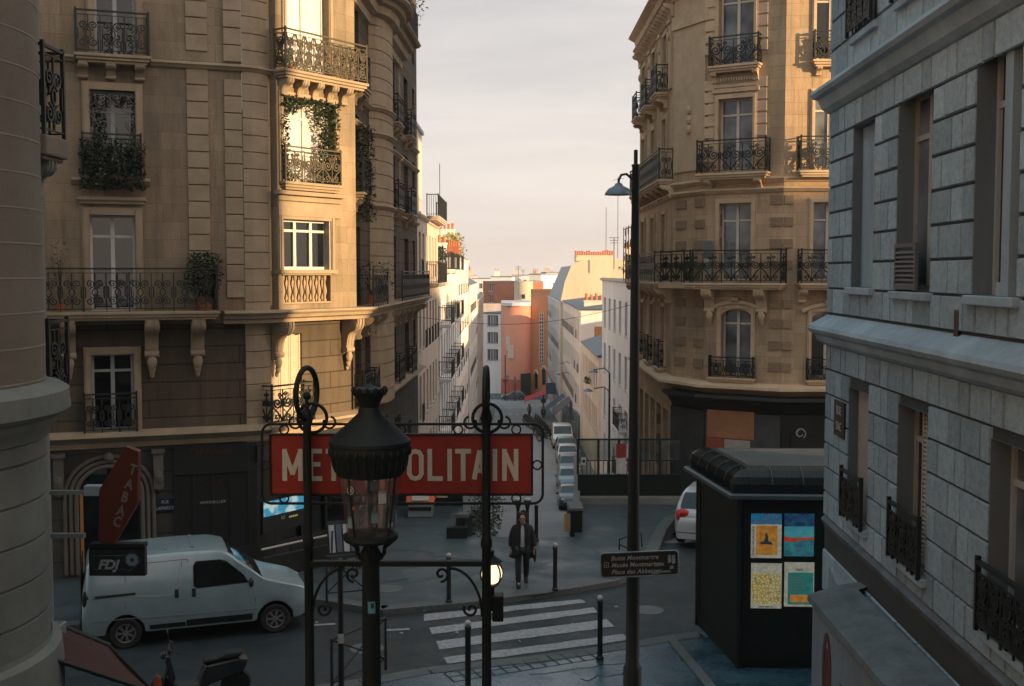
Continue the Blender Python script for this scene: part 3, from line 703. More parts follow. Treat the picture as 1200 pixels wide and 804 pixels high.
for P_,z,h,kk in ((offset(topP,.65),15.26,.95,'bars'),(offset([B_.w(.1),B_.w(2.9)],.55),6.3,.95,'scroll'),(offset([B_.w(3.6,-.4),B_.w(5.6,-.4)],.2),6.3,.001,'bars'),(offset([B_.w(6.3),B_.w(14.8)],.55),6.3,.95,'scroll')):
    if h>.01:
        Q=[P_[0]]+[p for i,p in enumerate(P_[1:]) if math.dist(p,P_[i])>.15]
        railmb(Q,z,h,kk).build('railing',M_['iron'],lb,Matrix.Identity(4))
for f,zz in enumerate([3.5,6.32,9.35,12.2]):
    for u in (.85,2.5,8.3,12):
        if f==1 or (u==2.5 and f!=0): continue
        balcony(B_,u-.7 if u!=2.5 else u-.5,u+.7 if u!=2.5 else u+.5,zz+.02,.33,lb,'scroll',.9,cons=(u-.45,u+.45) if f>1 else (),ch=.35,cw=.16)
for u in [.3,1.7,3.2,4.6,6.0,7.4,8.8,10.5,12.2,14]: consolemb(u,.22,.5,.62,6.0).build('console',M_['lsp'],lb,B_.M,smooth=True)
# ground floor : arched tobacco shop door
a,b,c,d=adoor; r=(b-a)/2; zs=d-r*.9; um=(a+b)/2
m=MB()
for s in(-1,1):       # spandrels of the arch
    P=[(um+s*r*1.01,d+.02),(um,d+.02)]+[(um+s*r*sin(t*PI/16),zs+r*.9*cos(t*PI/16)) for t in range(9)]
    m.yprism(P,.0,.3)
m.build('arch_spandrel',M_['lgf'],lb,A_.M)
for k,(rr,yy) in enumerate(((r+.05,.07),(r+.17,.045),(r+.3,.03))):
    P=[Vector((um-rr,-yy,.2)),Vector((um-rr,-yy,zs))]+[Vector((um-rr*cos(t*PI/14),-yy,zs+rr*.9*sin(t*PI/14))) for t in range(1,14)]+[Vector((um+rr,-yy,zs)),Vector((um+rr,-yy,.2))]
    MB().tube(P,.05,8).build('arch_moulding',M_['lsg'],lb,A_.M,smooth=True)
MB().ball((um,-.1,zs+r*.9+.26),.12,10,(1,.8,1)).build('keystone',M_['lsg'],lb,A_.M,smooth=True)
for u in(a-.42,b+.42):
    m=MB(); m.box(u-.11,u+.11,-.16,0,zs+r*.9-.55,zs+r*.9+.3); m.box(u-.15,u+.15,-.2,0,zs+r*.9+.3,zs+r*.9+.4); m.ball((u,-.14,zs+.35),.1,8,(1,.7,1.7)); m.ball((u,-.1,zs+.1),.07,8,(1,.7,1.7)); m.build('pilaster',M_['lsg'],lb,A_.M,bevel=.01)
window(A_,(a,b,c,d),lb,'blk','gl',.45,nm='door')
m=MB(); m.box(a+.02,a+.09,.05,.3,.2,zs); m.build('door_jamb',plain('warm_lit_jamb',(.55,.25,.08),.4,bump=.05),lb,A_.M)  # orange colour paints the warm light falling on the left jamb
# dark shopfront with gold lettering
u0,u1=A_.uz(205,570,.06)[0],A_.L+.02; zt,zl=A_.uz(240,516,.08)[1],.1
m=MB(); m.box(u0,u1,-.07,.0,zl,3.1); m.box(u0-.02,u1,-.13,-.07,2.4,3.1); m.box(u0,u1,-.11,-.07,.1,.55)
for k in range(5): u=u0+(u1-u0)*k/4; m.box(u-.035,u+.035,-.10,-.071,.55,2.4)
sf=m.build('shopfront',M_['blk'],lb,A_.M,bevel=.006)
uc=A_.uz(247,523,.14)[0]
text_mb('TERRASSE',.17,.95,.003,.002).xf(Matrix.Translation((uc,-.134,A_.uz(247,532,.13)[1]))).build('lettering',M_['gold'],sf,A_.M)
text_mb('SA',.09,1,.003,0,space=1.8).xf(Matrix.Translation((uc,-.134,A_.uz(247,540,.13)[1]))).build('lettering',M_['gold'],sf,A_.M)
lg=MB(); zc_=A_.uz(247,570,.12)[1]
for k,(dx,dz,rr) in enumerate(((-.13,0,.1),(.0,.08,.1),(.13,0,.1),(0,-.05,.07),(.18,.1,.05))): lg.line2(spiral(uc+.03+dx,zc_+dz,rr,1.4,k,1,20,.4),.006,.004,-.08)
lg.build('emblem',M_['gold'],sf,A_.M)
text_mb('IMMOBILIER',.065,1,.003,0,space=1.25).xf(Matrix.Translation((uc+.03,-.105,A_.uz(247,590,.1)[1]))).build('lettering',M_['light'],sf,A_.M)
pm_=MB(); Pp=offset([A_.w(A_.L-.1)]+arc+[C_.w(.3)],.075)
for x,y in Pp: pm_.v+=[(x,y,.05),(x,y,3.1)]
for i in range(len(Pp)-1): pm_.f.append((2*i,2*i+2,2*i+3,2*i+1))
pm_.build('pier_cladding',M_['blk'],sf,I4_)
# glazed corner shop with the bright screen
m=MB(); m.box(-.55,C_.L+.02,-.13,-.03,2.62,3.0); m.box(-.0,C_.L,-.09,-.02,0,.5)
for k in range(4): m.box(.05+k*.87,.12+k*.87,-.08,.0,.5,2.62)
sf2=m.build('shopfront',M_['blk'],lb,C_.M,bevel=.006)
g=MB(); g.box(.12,C_.L-.05,.02,.04,.5,2.6); g.build('pane',M_['gl'],sf2,C_.M)
u0,z0=C_.uz(307,606,.06); u1,z1=C_.uz(361,577,.06)
scm,nt_,b_=newmat('bright_screen'); vv,_=coords(nt_,'xz')
g1=ND(nt_,'ShaderNodeTexNoise',Scale=2.6,Detail=2.); nt_.links.new(vv,g1.inputs['Vector'])
cc=mixc(nt_,ramp(nt_,g1.outputs[0],.48,.56),(.05,.30,.46),(.5,.66,.66)); b_.inputs['Base Color'].default_value=(0,0,0,1)
nt_.links.new(cc,b_.inputs['Emission Color']); b_.inputs['Emission Strength'].default_value=.42
dsp=thing('display_screen','glowing blue display screen in the dark shop front on the corner, under the red sign','screen',C_.M@Matrix.Translation(((u0+u1)/2,-.12,z0)))
MB().box(u0-.03,u1+.03,-.12,-.095,z0-.42,z1+.02).build('casing',M_['blk'],dsp,C_.M)
MB().box(u0,u1,-.13,-.123,z0,z1).build('screen',scm,dsp,C_.M)
text_mb('*****',.09,1,.002,space=1.1).xf(Matrix.Translation(((u0+u1)/2+.2,-.127,z0-.2))).build('rating_dots',emis('amber_dots',(.5,.4,.15),.35),dsp,C_.M)
text_mb('ici',.11,1,.002).xf(Matrix.Translation(((u0+u1)/2-.15,-.127,z0-.15))).build('lettering',M_['light'],dsp,C_.M)
# street name plates
def plate(seg,x0,x1,y0,y1,lines,label,off=.03,mat=None):
    a,b,c,d=seg.rect(x0,x1,y0,y1,off); t=thing('street_sign',label,'street sign',seg.M@Matrix.Translation(((a+b)/2,-off,c)))
    MB().box(a,b,-off,-off+.025,c,d).build('plate',mat or plain('blue_enamel',(.01,.018,.045),.4,bump=0),t,seg.M,bevel=.004)
    hh=(d-c)/(len(lines)*1.9+.4)
    for i,l in enumerate(lines):
        text_mb(l,hh,.8,.002).xf(Matrix.Translation(((a+b)/2,-off-.003,d-(d-c)*(i+.85)/(len(lines)+.25)))).build('lettering',M_['light'],t,seg.M)
    return t
plate(A_,183,204,584,600,['RUE','LAMARCK'],'dark blue street name plate on the stone pier beside the black shop front')
# plants on the left building balconies
def plant(name,label,pos,n,shape,size,mat='leaf',group=None,pot=.12):
    t=thing(name,label,'plant',pos,group=group); x,y,z=pos; z+=.014
    if pot: MB().lathe([(0,0),(pot*.75,0),(pot,pot*1.6),(pot*1.05,pot*1.65),(pot*.9,pot*1.6),(0,pot*1.5)],12,(x,y)).xf(Matrix.Translation((0,0,z))).build('pot',M_['pot'],t,Matrix.Identity(4))
    st=MB(); sx,sy,sz=shape
    for k in range(7):
        dx,dy=random.gauss(0,sx*.35),random.gauss(0,sy*.35); st.tube([(x,y,z+pot),(x+dx*.4,y+dy*.4,z+sz*.5),(x+dx,y+dy,z+sz*random.uniform(.7,1))],[.012,.008,.003],4)
    st.build('stem',M_['stem'],t,Matrix.Identity(4))
    def fn():
        h=random.random()**.8
        while True:
            a,b=random.uniform(-1,1),random.uniform(-1,1)
            if a*a+b*b<1: break
        k=.45+.6*sin(h*2.6)+random.uniform(-.15,.15); return (x+a*sx*k,y+b*sy*k,z+pot+h*sz)
    leaves(n,fn,size).build('foliage',M_[mat],t,Matrix.Identity(4))
    return t
def on(seg,px,py,off,z): u=seg.uz(px,py,off)[0]; q=seg.M@Vector((u,-off,z)); return (q.x,q.y,z)
plant('potted_shrub','bushy dark green shrub at the right end of the long black balcony',on(A_,240,340,.4,6.33),2600,(.42,.25,1.15),.065,pot=.18)
plant('potted_plant','sparse dry plant at the left end of the long black balcony',on(A_,70,340,.4,6.33),160,(.22,.15,1.5),.05,pot=.1)
def vine(name,label,seg,rect,n,size,shape=None,off=.1,th=.25):
    a,b,c,d=rect; t=thing(name,label,'plant',seg.M@Matrix.Translation(((a+b)/2,-off,c)))
    def fn():
        while True:
            u,z=random.uniform(a,b),random.uniform(c,d); U=(u-a)/(b-a); Z=(z-c)/(d-c)
            if shape(U,Z): return (u,-off+random.uniform(-th,th)*.5,z)
    leaves(n,fn,size).build('foliage',M_['leaf'],t,seg.M)
    s=MB()
    for k in range(6):
        u=a+(b-a)*random.random(); s.tube([(u,-off,c),(u+.1,-off,c+.3*(d-c)),(u-.05,-off,c+.5*(d-c))],[.01,.008,.004],4)
    s.build('stem',M_['stem'],t,seg.M); return t
vine('balcony_plant','dense dark ivy filling the small black balcony on the shaded front wall',A_,A_.rect(93,170,165,222,.3),2600,.08,lambda u,z:random.random()<1-.5*z,.28,.4)
vine('climbing_vine','dark creeper hanging inside the shaded window above the ivy balcony',A_,A_.rect(104,163,112,170,0),900,.07,lambda u,z:(u<.35 or u>.85 or z>.8) and random.random()<.8,.0,.15)
vine('climbing_vine','green vine wreathed round the sunlit window of the golden bay',C2,(c2[0]-.1,c2[1]+.12,c2[2],c2[3]+.05),3600,.085,lambda u,z:((u-.42)**2/.065+(z-.45)**2/.2>1 and (u>.6 or z>.78 or u<.12 or z<.1)) or (u>.66 and random.random()<.8),.06,.16)
vine('trailing_vine','grey green creeper hanging beside the shaded window right of the bay',B_,(.2,1.5,8.6,11.2),1500,.09,lambda u,z:True,.25,.4)
plant('potted_shrub','loose shrub on the dark corner balcony right of the bay balustrade',on(B_,436,330,.35,6.33),700,(.7,.3,1.0),.07,pot=.15)
plant('roof_plant','spindly flowering plant on the topmost terrace of the corner block',(B_.w(9.6,-.45)[0],B_.w(9.6,-.45)[1],15.3),260,(.55,.3,1.8),.09,pot=.12)
plant('potted_plant','tiny plant on the sunlit top balcony of the golden bay',(C2.M@Vector((.45,-.18,12.14))).to_tuple(),120,(.18,.1,.35),.06,pot=.07)
# ================================================================ RIGHT CORNER BUILDING
rb=thing('apartment_building','tall rose stone corner block with carved bands, boarded up shop at its foot','building',TR(6.5,35.2))
S1=Seg(5.15,46.2,5.2,36.9); S2=Seg(5.2,36.9,6.02,35.25); S3=Seg(6.02,35.25,8.08,34.02); S4=Seg(8.08,34.02,15.5,33.9)
RT=16.6; I4=Matrix.Identity(4)
r1=S3.rect(843,884,-60,72); r1=(r1[0],r1[1],13.5,15.9); r2=S3.rect(842,882,115,206); r2=(r2[0],r2[1],10.3,r2[3]); r3=S3.rect(843,880,238,330); r3=(r3[0],r3[1],6.95,r3[3]); r4=S3.rect(845,880,362,442); r4=(r4[0],r4[1],4.05,r4[3])
wallmb(0,S3.L,3.5,RT,[r1,r2,r3,r4]).build('wall',M_['rst'],rb,S3.M)
q=[]; 
for k in range(3):
    u0=.88+k*2.4
    for z0,z1 in ((4.05,6.05),(6.95,9.3),(10.3,12.5),(13.5,15.7)): q.append((u0,u0+.95,z0,z1))
wallmb(0,S4.L,3.5,RT,q).build('wall',M_['rst'],rb,S4.M)
q1=[]
for k in range(3):
    u0=1.0+k*2.9
    for z0,z1 in ((4.05,6.05),(6.95,9.2),(10.3,12.4),(13.4,15.2)): q1.append((u0,u0+1.0,z0,z1))
wallmb(0,S1.L,3.5,RT,q1).build('wall',M_['rst'],rb,S1.M)
wallmb(0,S2.L,3.5,RT,[]).build('wall',M_['rst'],rb,S2.M)
for s,ops in((S3,[r1,r2,r3,r4]),(S4,q),(S1,q1)):
    for k,o in enumerate(ops):
        window(s,o,rb,'wfw','gl2' if s is S3 or k%3 else 'gl',.28); surround(s,o,rb,'rsp',.13,.05,cap=False,sill=False)
# ground floor shop
for s in (S1,S2,S3,S4): wallmb(0,s.L,-3.6 if s is S1 else -.2,3.5,[(.5+i*1.7,1.7+i*1.7,-.9,2.6) for i in range(5)] if s is S1 else []).build('wall',M_['rst' if s is S1 else 'blk'],rb,s.M)
for i in range(5): window(S1,(.5+i*1.7,1.7+i*1.7,-.9,2.6),rb,'blk','gl',.25,nm='shop_window')
rp=[S1.p0,S1.p1,S2.p1,S3.p1,S4.p1]
sweep(rp,[(0,.14),(.3,.08),(.42,.05),(.44,-.03),(.36,-.07),(.2,-.1),(.12,-.16),(0,-.2)],3.72).build('cornice',M_['rsp'],rb,I4)
sweep([S2.w(.2),S2.p1,S3.p1,S4.p1],[(0,0),(.5,0),(.52,-.1),(.3,-.22),(.1,-.5),(0,-.55)],3.48).build('awning_box',M_['blk'],rb,I4)
sweep(rp,CORNS,10.05).build('cornice',M_['rsp'],rb,I4); sweep(rp,CORNS,9.75).build('cornice',M_['rsp'],rb,I4)
sweep(rp[:3],CORN,16.1).build('cornice',M_['rsp'],rb,I4)
sweep(rp,[(0,.1),(.45,.05),(.5,-.05),(.4,-.12),(.25,-.2),(.2,-.4),(.05,-.5),(0,-.6)],RT).build('cornice',M_['rsp'],rb,I4)
ft=rp+[(15.5,46.2)]; MB().prism(ft,RT-.06,RT).build('roof',M_['zinc'],rb,I4)
inn=[(6.0,45.8),(6.05,37.2),(6.75,36),(8.4,35),(15,35),(15,45.8)]; fo2=[(5.0,46.2),(5.0,36.85),(5.9,35.1),(8.0,33.85),(15.5,33.85),(15.5,46.2)]
rm=MB(); rm.v=[(x,y,RT+.1) for x,y in fo2]+[(x,y,RT+2.8) for x,y in inn]; rm.f=[(i,(i+1)%6,6+(i+1)%6,6+i) for i in range(6)]+[tuple(range(6,12))]; rm.build('mansard',M_['slate'],rb,I4)
# balconies
balcony(S3,*[S3.uz(x,60,.3)[0] for x in (829,890)],13.45,.32,rb,'belle',.85,'rsp',cons=(r1[0]-.1,r1[1]+.1),ch=.3,cw=.14)
balcony(S3,*[S3.uz(x,190,.4)[0] for x in (815,899)],10.22,.45,rb,'belle',.98,'rsp',cons=(r2[0]-.25,r2[1]+.25),ch=.35,cw=.18)
balcony(S3,S3.uz(791,310,.5)[0]+.25,S3.uz(917,310,.5)[0],6.9,.55,rb,'belle',.98,'rsp',cons=(r4[0]-.35,r4[1]+.35),ch=.75,cw=.3,long=True)
balcony(S3,*[S3.uz(x,430,.15)[0] for x in (829,884)],4.0,.2,rb,'scroll',.62,'rsp')
for k in range(3):
    u=.88+k*2.4+.475
    balcony(S4,u-.62,u+.62,13.45,.3,rb,'belle',.82,'rsp',cons=(u-.4,u+.4),ch=.25,cw=.14); balcony(S4,u-1.0,u+1.0,10.22,.42,rb,'belle',.98,'rsp'); balcony(S4,u-.95,u+.95,6.9,.5,rb,'belle',.98,'rsp',cons=(u-.8,u+.8),ch=.4,cw=.2); balcony(S4,u-.65,u+.65,4.0,.2,rb,'scroll',.62,'rsp')
balcony(S1,.2,S1.L-.1,6.9,.62,rb,'belle',.98,'rsp',cons=[.5+1.4*i for i in range(7)],ch=.5,cw=.25)
balcony(S1,.6,S1.L-.1,10.22,.5,rb,'scroll',.98,'rsp',cons=[.9+1.4*i for i in range(7)],ch=.4,cw=.2)
for k in range(3): balcony(S1,.8+k*2.9,2.2+k*2.9,13.2,.45,rb,'scroll',.9,'rsp',cons=(1+k*2.9,2+k*2.9),ch=.3,cw=.15); balcony(S1,.9+k*2.9,2.1+k*2.9,4.0,.3,rb,'scroll',.9,'rsp')
railmb([S2.w(.05,-.5),S2.w(S2.L-.05,-.5)],6.9,.98,'belle').build('railing',M_['iron'],rb,I4)
MB().prism([S2.w(0,0),S2.w(0,-.55),S2.w(S2.L+.1,-.55),S2.w(S2.L+.1,0)],6.72,6.9).build('balcony',M_['rsp'],rb,I4)
# friezes, quoins, carved bands
m=MB(); a_,b2=r2[0]-.2,r2[1]+.2
m.box(a_,b2,-.08,0,r2[3]+.18,r2[3]+.3); m.box(a_+.05,b2-.05,-.04,0,r2[3]+.34,13.2)
for i in range(18): u=a_+(b2-a_)*(i+.5)/18; m.box(u-.018,u+.018,-.09,-.02,13.0,13.1)
m.build('frieze',M_['rsp'],rb,S3.M)
m=MB(); m.box(a_+.12,b2-.12,-.06,-.035,r2[3]+.45,r2[3]+.72); m.build('carved_panel',M_['worm'],rb,S3.M)
m=MB()
for s,uc_ in((S3,S3.uz(827,100)[0]+.13),(S3,S3.uz(893,100)[0]),):
    k=MB(); z=10.6
    while z<15.4:
        if 12.9<z<13.5:
            if k.v: k.build('quoin_strip',M_['rsp'],rb,s.M,bevel=.008); k=MB()
        else: k.box(uc_-.16,uc_+.16,-.03,.02,z,z+.3)
        z+=.36
    k.build('quoin_strip',M_['rsp'],rb,s.M,bevel=.008)
for s,ua,ub in((S3,S3.uz(901,380)[0],S3.L-.03),(S4,.02,.28),(S2,S2.L-.62,S2.L-.12),(S2,.2,.75)):
    for z in [4.25,4.9,5.55,6.15,7.3,7.95,8.6,9.25]:
        MB().box(ua,ub,-.045,.01,z,z+.26).build('carved_panel',M_['worm'],rb,s.M)
# arch over first floor window
for s,o in ((S3,r4),(S4,q[0])):
    um=(o[0]+o[1])/2; r=(o[1]-o[0])/2+.1; m=MB()
    m.tube([(um+r*1.35*t/8,-.05,o[3]+.20-.20*(t/8)**2) for t in range(-8,9)],.07,8); consolemb(um,.2,.2,.34,o[3]+.34).build('keystone',M_['rsp'],rb,s.M,smooth=True)
    for sg in(-1,1): m.yprism([(um+sg*(r-.1),o[3]+.01)]+[(um+sg*(r-.1)*sin(t*PI/16),o[3]-.22+.2*cos(t*PI/16)) for t in range(9)],.0,.1)
    m.build('arch_moulding',M_['rsp'],rb,s.M,smooth=True)
# pilaster with ornament at corner
m=MB(); m.box(.08,S2.L-.1,-.06,0,10.4,15.9); m.box(.0,S2.L-.02,-.12,0,14.9,15.3)
for z in (12.3,12.0,11.7): m.ball((S2.L/2,-.08,z),.12,8,(1,.6,1.2))
m.build('pilaster',M_['rsp'],rb,S2.M)
m=MB()
for i in range(18): u=.3+i*.52; consolemb(u,.14,.34,.42,15.82).build('console',M_['rsp'],rb,S1.M,smooth=True)
for u in [.6,3.3,6.2,8.6]: MB().box(u-.22,u+.22,-.07,.0,13.2,15.3).ball((u,-.08,14.9),.16,10,(1,.5,1)).box(u-.28,u+.28,-.12,0,15.3,15.42).build('carved_pier',M_['rsp'],rb,S1.M)

# trellis cage with ironwork on side
cg=MB()
for s,uu in ((S1,1.0),):
    for k in range(5): cg.box(uu+k*.9-.015,uu+k*.9+.015,-.75,-.72,6.9,9.0)
    for z in (7.5,8.2,8.9): cg.box(uu-.1,uu+3.8,-.75,-.72,z,z+.03)
    for k in range(16): cg.line2(spiral(uu+.25*k,7.3+.5*(k%4),.2,1.5,k,1 if k%2 else -1),.012,.012,-.735)
cg.build('trellis',M_['iron'],rb,S1.M)
# shop dressing
m=MB(); x0,x1,z0,z1=S3.rect(829,884,478,527,.06); 
pbd=MB().box(x0,x1,-.1,-.06,z0+.35,z1).build('shop_board',plain('raw_chipboard',(.42,.19,.09),.85,var=.35,scale=3,bump=.3),rb,S3.M)
MB().box(x0,x0+.55,-.1,-.06,z0-.55,z0+.34).build('shop_board',plain('red_chipboard',(.35,.09,.045),.85,var=.4,scale=4,bump=.3),rb,S3.M,label='darker red brown board')
pp=MB().box(x0+.57,x1-.12,-.105,-.06,z0-.55,z0+.32).build('poster',plain('torn_pale_poster',(.42,.37,.33),.8,var=.3,scale=5,bump=.1),rb,S3.M)
gt=MB(); gt.line2([(x0+.72,z0-.1),(x0+.78,z0-.3),(x0+.86,z0-.0),(x0+.9,z0-.25),(x0+1.05,z0+.05),(x0+1.05,z0-.2),(x0+.8,z0-.42)],.02,.004,-.108); gt.build('graffiti',M_['blk'],pp,S3.M)
grm=plain('paint_spattered_shop_wall',(.03,.033,.032),.6,var=.6,scale=3,bump=.1,dirt=(.11,.11,.105))
MB().box(.02,S3.L,-.055,-.03,.0,2.9).build('shop_panel',grm,rb,S3.M)
MB().box(.02,S2.L,-.055,-.03,.0,2.9).build('shop_panel',grm,rb,S2.M)
MB().box(.3,3,-.055,-.03,.0,2.4).build('shop_panel',M_['blk'],rb,S4.M)
g=MB(); cx=S4.uz(938,508,.08)
for k in range(3): g.line2(spiral(cx[0],cx[1],.17-.03*k,.7,k*1.3-1,1,14,.7),.014,.006,-.065)
g.build('graffiti',M_['light'],rb,S4.M)
# chair on balcony
uc_=S3.uz(806,300,.3)[0]
ch=thing('folded_chair','pale folded chair with grey back leaning on the long balcony','chair',S3.M@Matrix.Translation((.05,-.35,6.9)))
MB().box(-.02,.3,-.03,.02,.75,1.3).build('backrest',plain('grey_cloth',(.16,.16,.17),.9),ch,bevel=.03)
MB().box(0,.3,-.05,-.01,.25,.72).build('seat',M_['light'],ch,bevel=.02)
m=MB()
for u in(.02,.27): m.tube([(u,-.06,0),(u,.02,1.25)],.014,6); m.tube([(u,.1,0),(u,-.06,.7)],.014,6)
m.build('frame',M_['met'],ch)
# ================================================================ PALE BLOCK BUILDING (right foreground)
wb=thing('stone_building','pale grey block stone building with barred windows, filling the right edge','building',TR(4.5,14))
PW=4.45; Wc=Seg(PW,16.,PW-.576,0)          # wall runs from far corner toward the camera
WH=18.
wz=[(3.9,7.2)]
def wr(x0,x1,y0,y1): return Wc.rect(x0,x1,y0,y1)
w1=wr(1001,1026,140,334); w2=wr(1054,1094,98,345); w3=wr(1146,1200,20,330)
v1=wr(996,1019,452,598); v2=wr(1054,1089,470,610); v3=wr(1162,1210,505,690)
def setz(o,a,b): return (o[0],o[1],a,b)
zlow=(4.12,5.85); zmid=(7.05,9.15); 
print('W',w1,w2,w3,v1,v2,v3)
w3=(w3[0],w3[0]+1.0,w3[2],w3[3]); v3=(v3[0],v3[0]+1.05,v3[2],v3[3])
w1=setz(w1,7.02,9.05); w2=setz(w2,7.0,9.15); w3=setz(w3,7.0,9.2)
v1=setz(v1,4.05,5.72); v2=setz(v2,4.05,5.75); v3=setz(v3,4.05,5.75)
u4=[(o[0],o[1],10.2,12.4) for o in (w1,w2,w3)]
ex=[(w3[1]+1.6+k*2.2,w3[1]+2.6+k*2.2,z0,z1) for k in range(2) for z0,z1 in ((4.05,5.75),(7,9.2),(10.2,12.4))]
wops=[w1,w2,w3,v1,v2,v3]+u4+ex
wallmb(0,16,-.2,WH,wops,.42,False).build('wall',M_['wmo'],wb,Wc.M)
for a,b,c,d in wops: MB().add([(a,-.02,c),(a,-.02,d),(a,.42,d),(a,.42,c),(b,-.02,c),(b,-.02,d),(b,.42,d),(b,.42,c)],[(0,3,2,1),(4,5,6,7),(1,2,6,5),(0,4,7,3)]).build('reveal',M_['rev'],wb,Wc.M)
wallmb(0,8,-.2,WH,[],.1).build('wall',M_['wsp'],wb,TR(PW+8,16.0,0,PI))
def blocks(m,u0,u1,z0,z1,ops,bh,bwid,g=.011,out=.028,ch=.009,seed=1):
    rnd=random.Random(seed); z=z0; row=0
    nrow=max(1,round((z1-z0)/bh)); bh=(z1-z0)/nrow
    for row in range(nrow):
        za,zb=z0+row*bh,z0+(row+1)*bh
        spans=[(u0,u1)]
        for o in ops:
            if o[2]-.05<(za+zb)/2<o[3]+.02:
                ns=[]
                for s in spans:
                    if o[1]<=s[0] or o[0]>=s[1]: ns.append(s)
                    else:
                        if o[0]>s[0]+.02: ns.append((s[0],o[0]))
                        if o[1]<s[1]-.02: ns.append((o[1],s[1]))
                spans=ns
        for a,b in spans:
            x=a; 
            fl=row%2
            while x<b-.02:
                wd=bwid*(1.35 if fl else .72)*rnd.uniform(.85,1.15); fl=1-fl
                e=min(b,x+wd)
                if b-e<.18: e=b
                A,B,Cc,Dd=x+g,e-g,za+g,zb-g
                if B-A>.03:
                    o_=-out+rnd.uniform(-.004,.004)
                    m.add([(A,0,Cc),(B,0,Cc),(B,0,Dd),(A,0,Dd),(A+ch,o_,Cc+ch),(B-ch,o_,Cc+ch),(B-ch,o_,Dd-ch),(A+ch,o_,Dd-ch)],[(0,1,5,4),(1,2,6,5),(2,3,7,6),(3,0,4,7),(4,5,6,7)])
                x=e
bk=MB(); blocks(bk,0,16,3.78,6.2,wops,.345,.42,.012,seed=3); blocks(bk,0,16,6.64,9.42,wops,.37,.42,.012,seed=5); blocks(bk,0,16,9.86,WH-.3,wops,.4,.5,seed=8); blocks(bk,0,16,1.5,3.3,[],.6,.9,seed=4)
bk.build('stone_blocks',M_['wbl'],wb,Wc.M)
wp=[Wc.w(-.0),Wc.w(16)]; wp2=[(PW+8,16.0),(PW,16.0),Wc.w(16)]
sweep(wp2,[(0,.2),(.22,.05),(.24,.0),(.21,-.05),(.15,-.09),(.12,-.17),(.06,-.22),(0,-.24)],6.42).build('cornice',M_['wsp'],wb,I4)
sweep(wp2,[(0,.12),(.22,.03),(.25,-.03),(.22,-.08),(.16,-.11),(.11,-.24),(.05,-.3),(0,-.32)],9.72).build('cornice',M_['wsp'],wb,I4)
sweep(wp2,[(0,.1),(.5,.05),(.5,-.1),(.3,-.2),(.2,-.4),(0,-.45)],WH).build('cornice',M_['wsp'],wb,I4)
MB().box(-.1,8,-.1,16,-.03,0).xf(TR(PW,0,WH)).build('roof',M_['zinc'],wb,I4)
# plinth
pl=MB(); pl.prism([(PW+.02,16.0),(PW-.25,14.3),(PW-.72,13.9),(PW-1.02,0),(PW,0)],-.2,3.14); pl.build('plinth',M_['wpl'],wb,I4,bevel=.02)
sweep([(PW-.25,14.32),(PW-.72,13.9),(PW-1.02,0)],[(-.5,.16),(-.25,.13),(.05,.03),(.06,-.04),(.02,-.07),(0,-.07)],3.18).build('coping',M_['cop'],wb,I4)
sweep([Wc.w(0.02),Wc.w(16)],[(0,.06),(.04,.03),(.06,0),(.04,-.05),(.01,-.1),(0,-.12)],3.72).build('string_course',M_['cop'],wb,I4)
gf=MB(); c_=(PW-.88,12.1)
# red brown graffiti mark on the plinth end
gmk=plain('rust_red_spray_paint',(.12,.04,.03),.8,var=.4,scale=6,bump=.1)
gg=MB(); gg.line2([(.25+.12*cos(t*PI/12)*(1 if t<12 else .6),2.45+.42*sin(t*PI/12)) for t in range(0,22)],.05,.004,-.006); 
gg=MB(); sgp=Seg(PW-.72,13.9,PW-1.02,0); gu,gz=sgp.uz(968,790,.01)
gg.line2([(gu+.16*cos(t*PI/12),gz+.45*sin(t*PI/12)) for t in range(-4,17)],.045,.003,-.006); gg.yprism([(gu+.11*cos(t*PI/8),gz-.02+.34*sin(t*PI/8)) for t in range(16)],-.006,-.002); gg.build('graffiti',gmk,wb,sgp.M)
MB().box(gu+.6,gu+1.3,-.012,0,1.0,gz+.1).build('dark_recess',M_['blk'],wb,sgp.M)  # flat black sheet paints the darkness of a recess in the plinth
def sill(seg,o,parent,mat,out=.09):
    MB().box(o[0]-.08,o[1]+.08,-out,.25,o[2]-.09,o[2]-.003).build('sill',M_[mat],parent,seg.M,bevel=.012)
# W windows: w1 blind (walled up), w2 open recess with louvre at the bottom, w3 deep recess with frame
bl=MB().box(w1[0],w1[1],.1,.14,w1[2],w1[3]).build('blind_window',M_['wsp'],wb,Wc.M); sill(Wc,w1,wb,'wsp')
bl=MB().box(v1[0],v1[1],.1,.14,v1[2],v1[3]).build('blind_window',plain('stained_infill',(.42,.35,.30),.9,var=.4,scale=2,bump=.2),wb,Wc.M); sill(Wc,v1,wb,'wsp')
for o in (w2,w3,v2,v3,*u4,*ex): 
    window(Wc,o,wb,'wfd' if o in (w3,v3) else 'shutg','gl2' if o in (w2,v3) else 'gl',.22)
    sill(Wc,o,wb,'wsp')
M_['lou']=plain('weathered_louvre',(.14,.14,.135),.8,var=.3,bump=.1)
def louvre(seg,a,b,c,d,parent,y0=.0,mat='shutg'):
    m=MB(); t=.04; m.box(a,a+t,y0,y0+.035,c,d); m.box(b-t,b,y0,y0+.035,c,d); m.box(a+t,b-t,y0,y0+.035,c,c+t); m.box(a+t,b-t,y0,y0+.035,d-t,d); z=c+t
    while z<d-t-.03: m.xprism([(y0,z),(y0+.035,z+.03),(y0+.035,z+.042),(y0,z+.012)],a+t+.002,b-t-.002); z+=.05
    return m.build('shutter',M_[mat],parent,seg.M)
louvre(Wc,w2[0]+.02,w2[0]+(w2[1]-w2[0])*.66,w2[2]+.02,w2[2]+.52,wb,-.05,'lou')
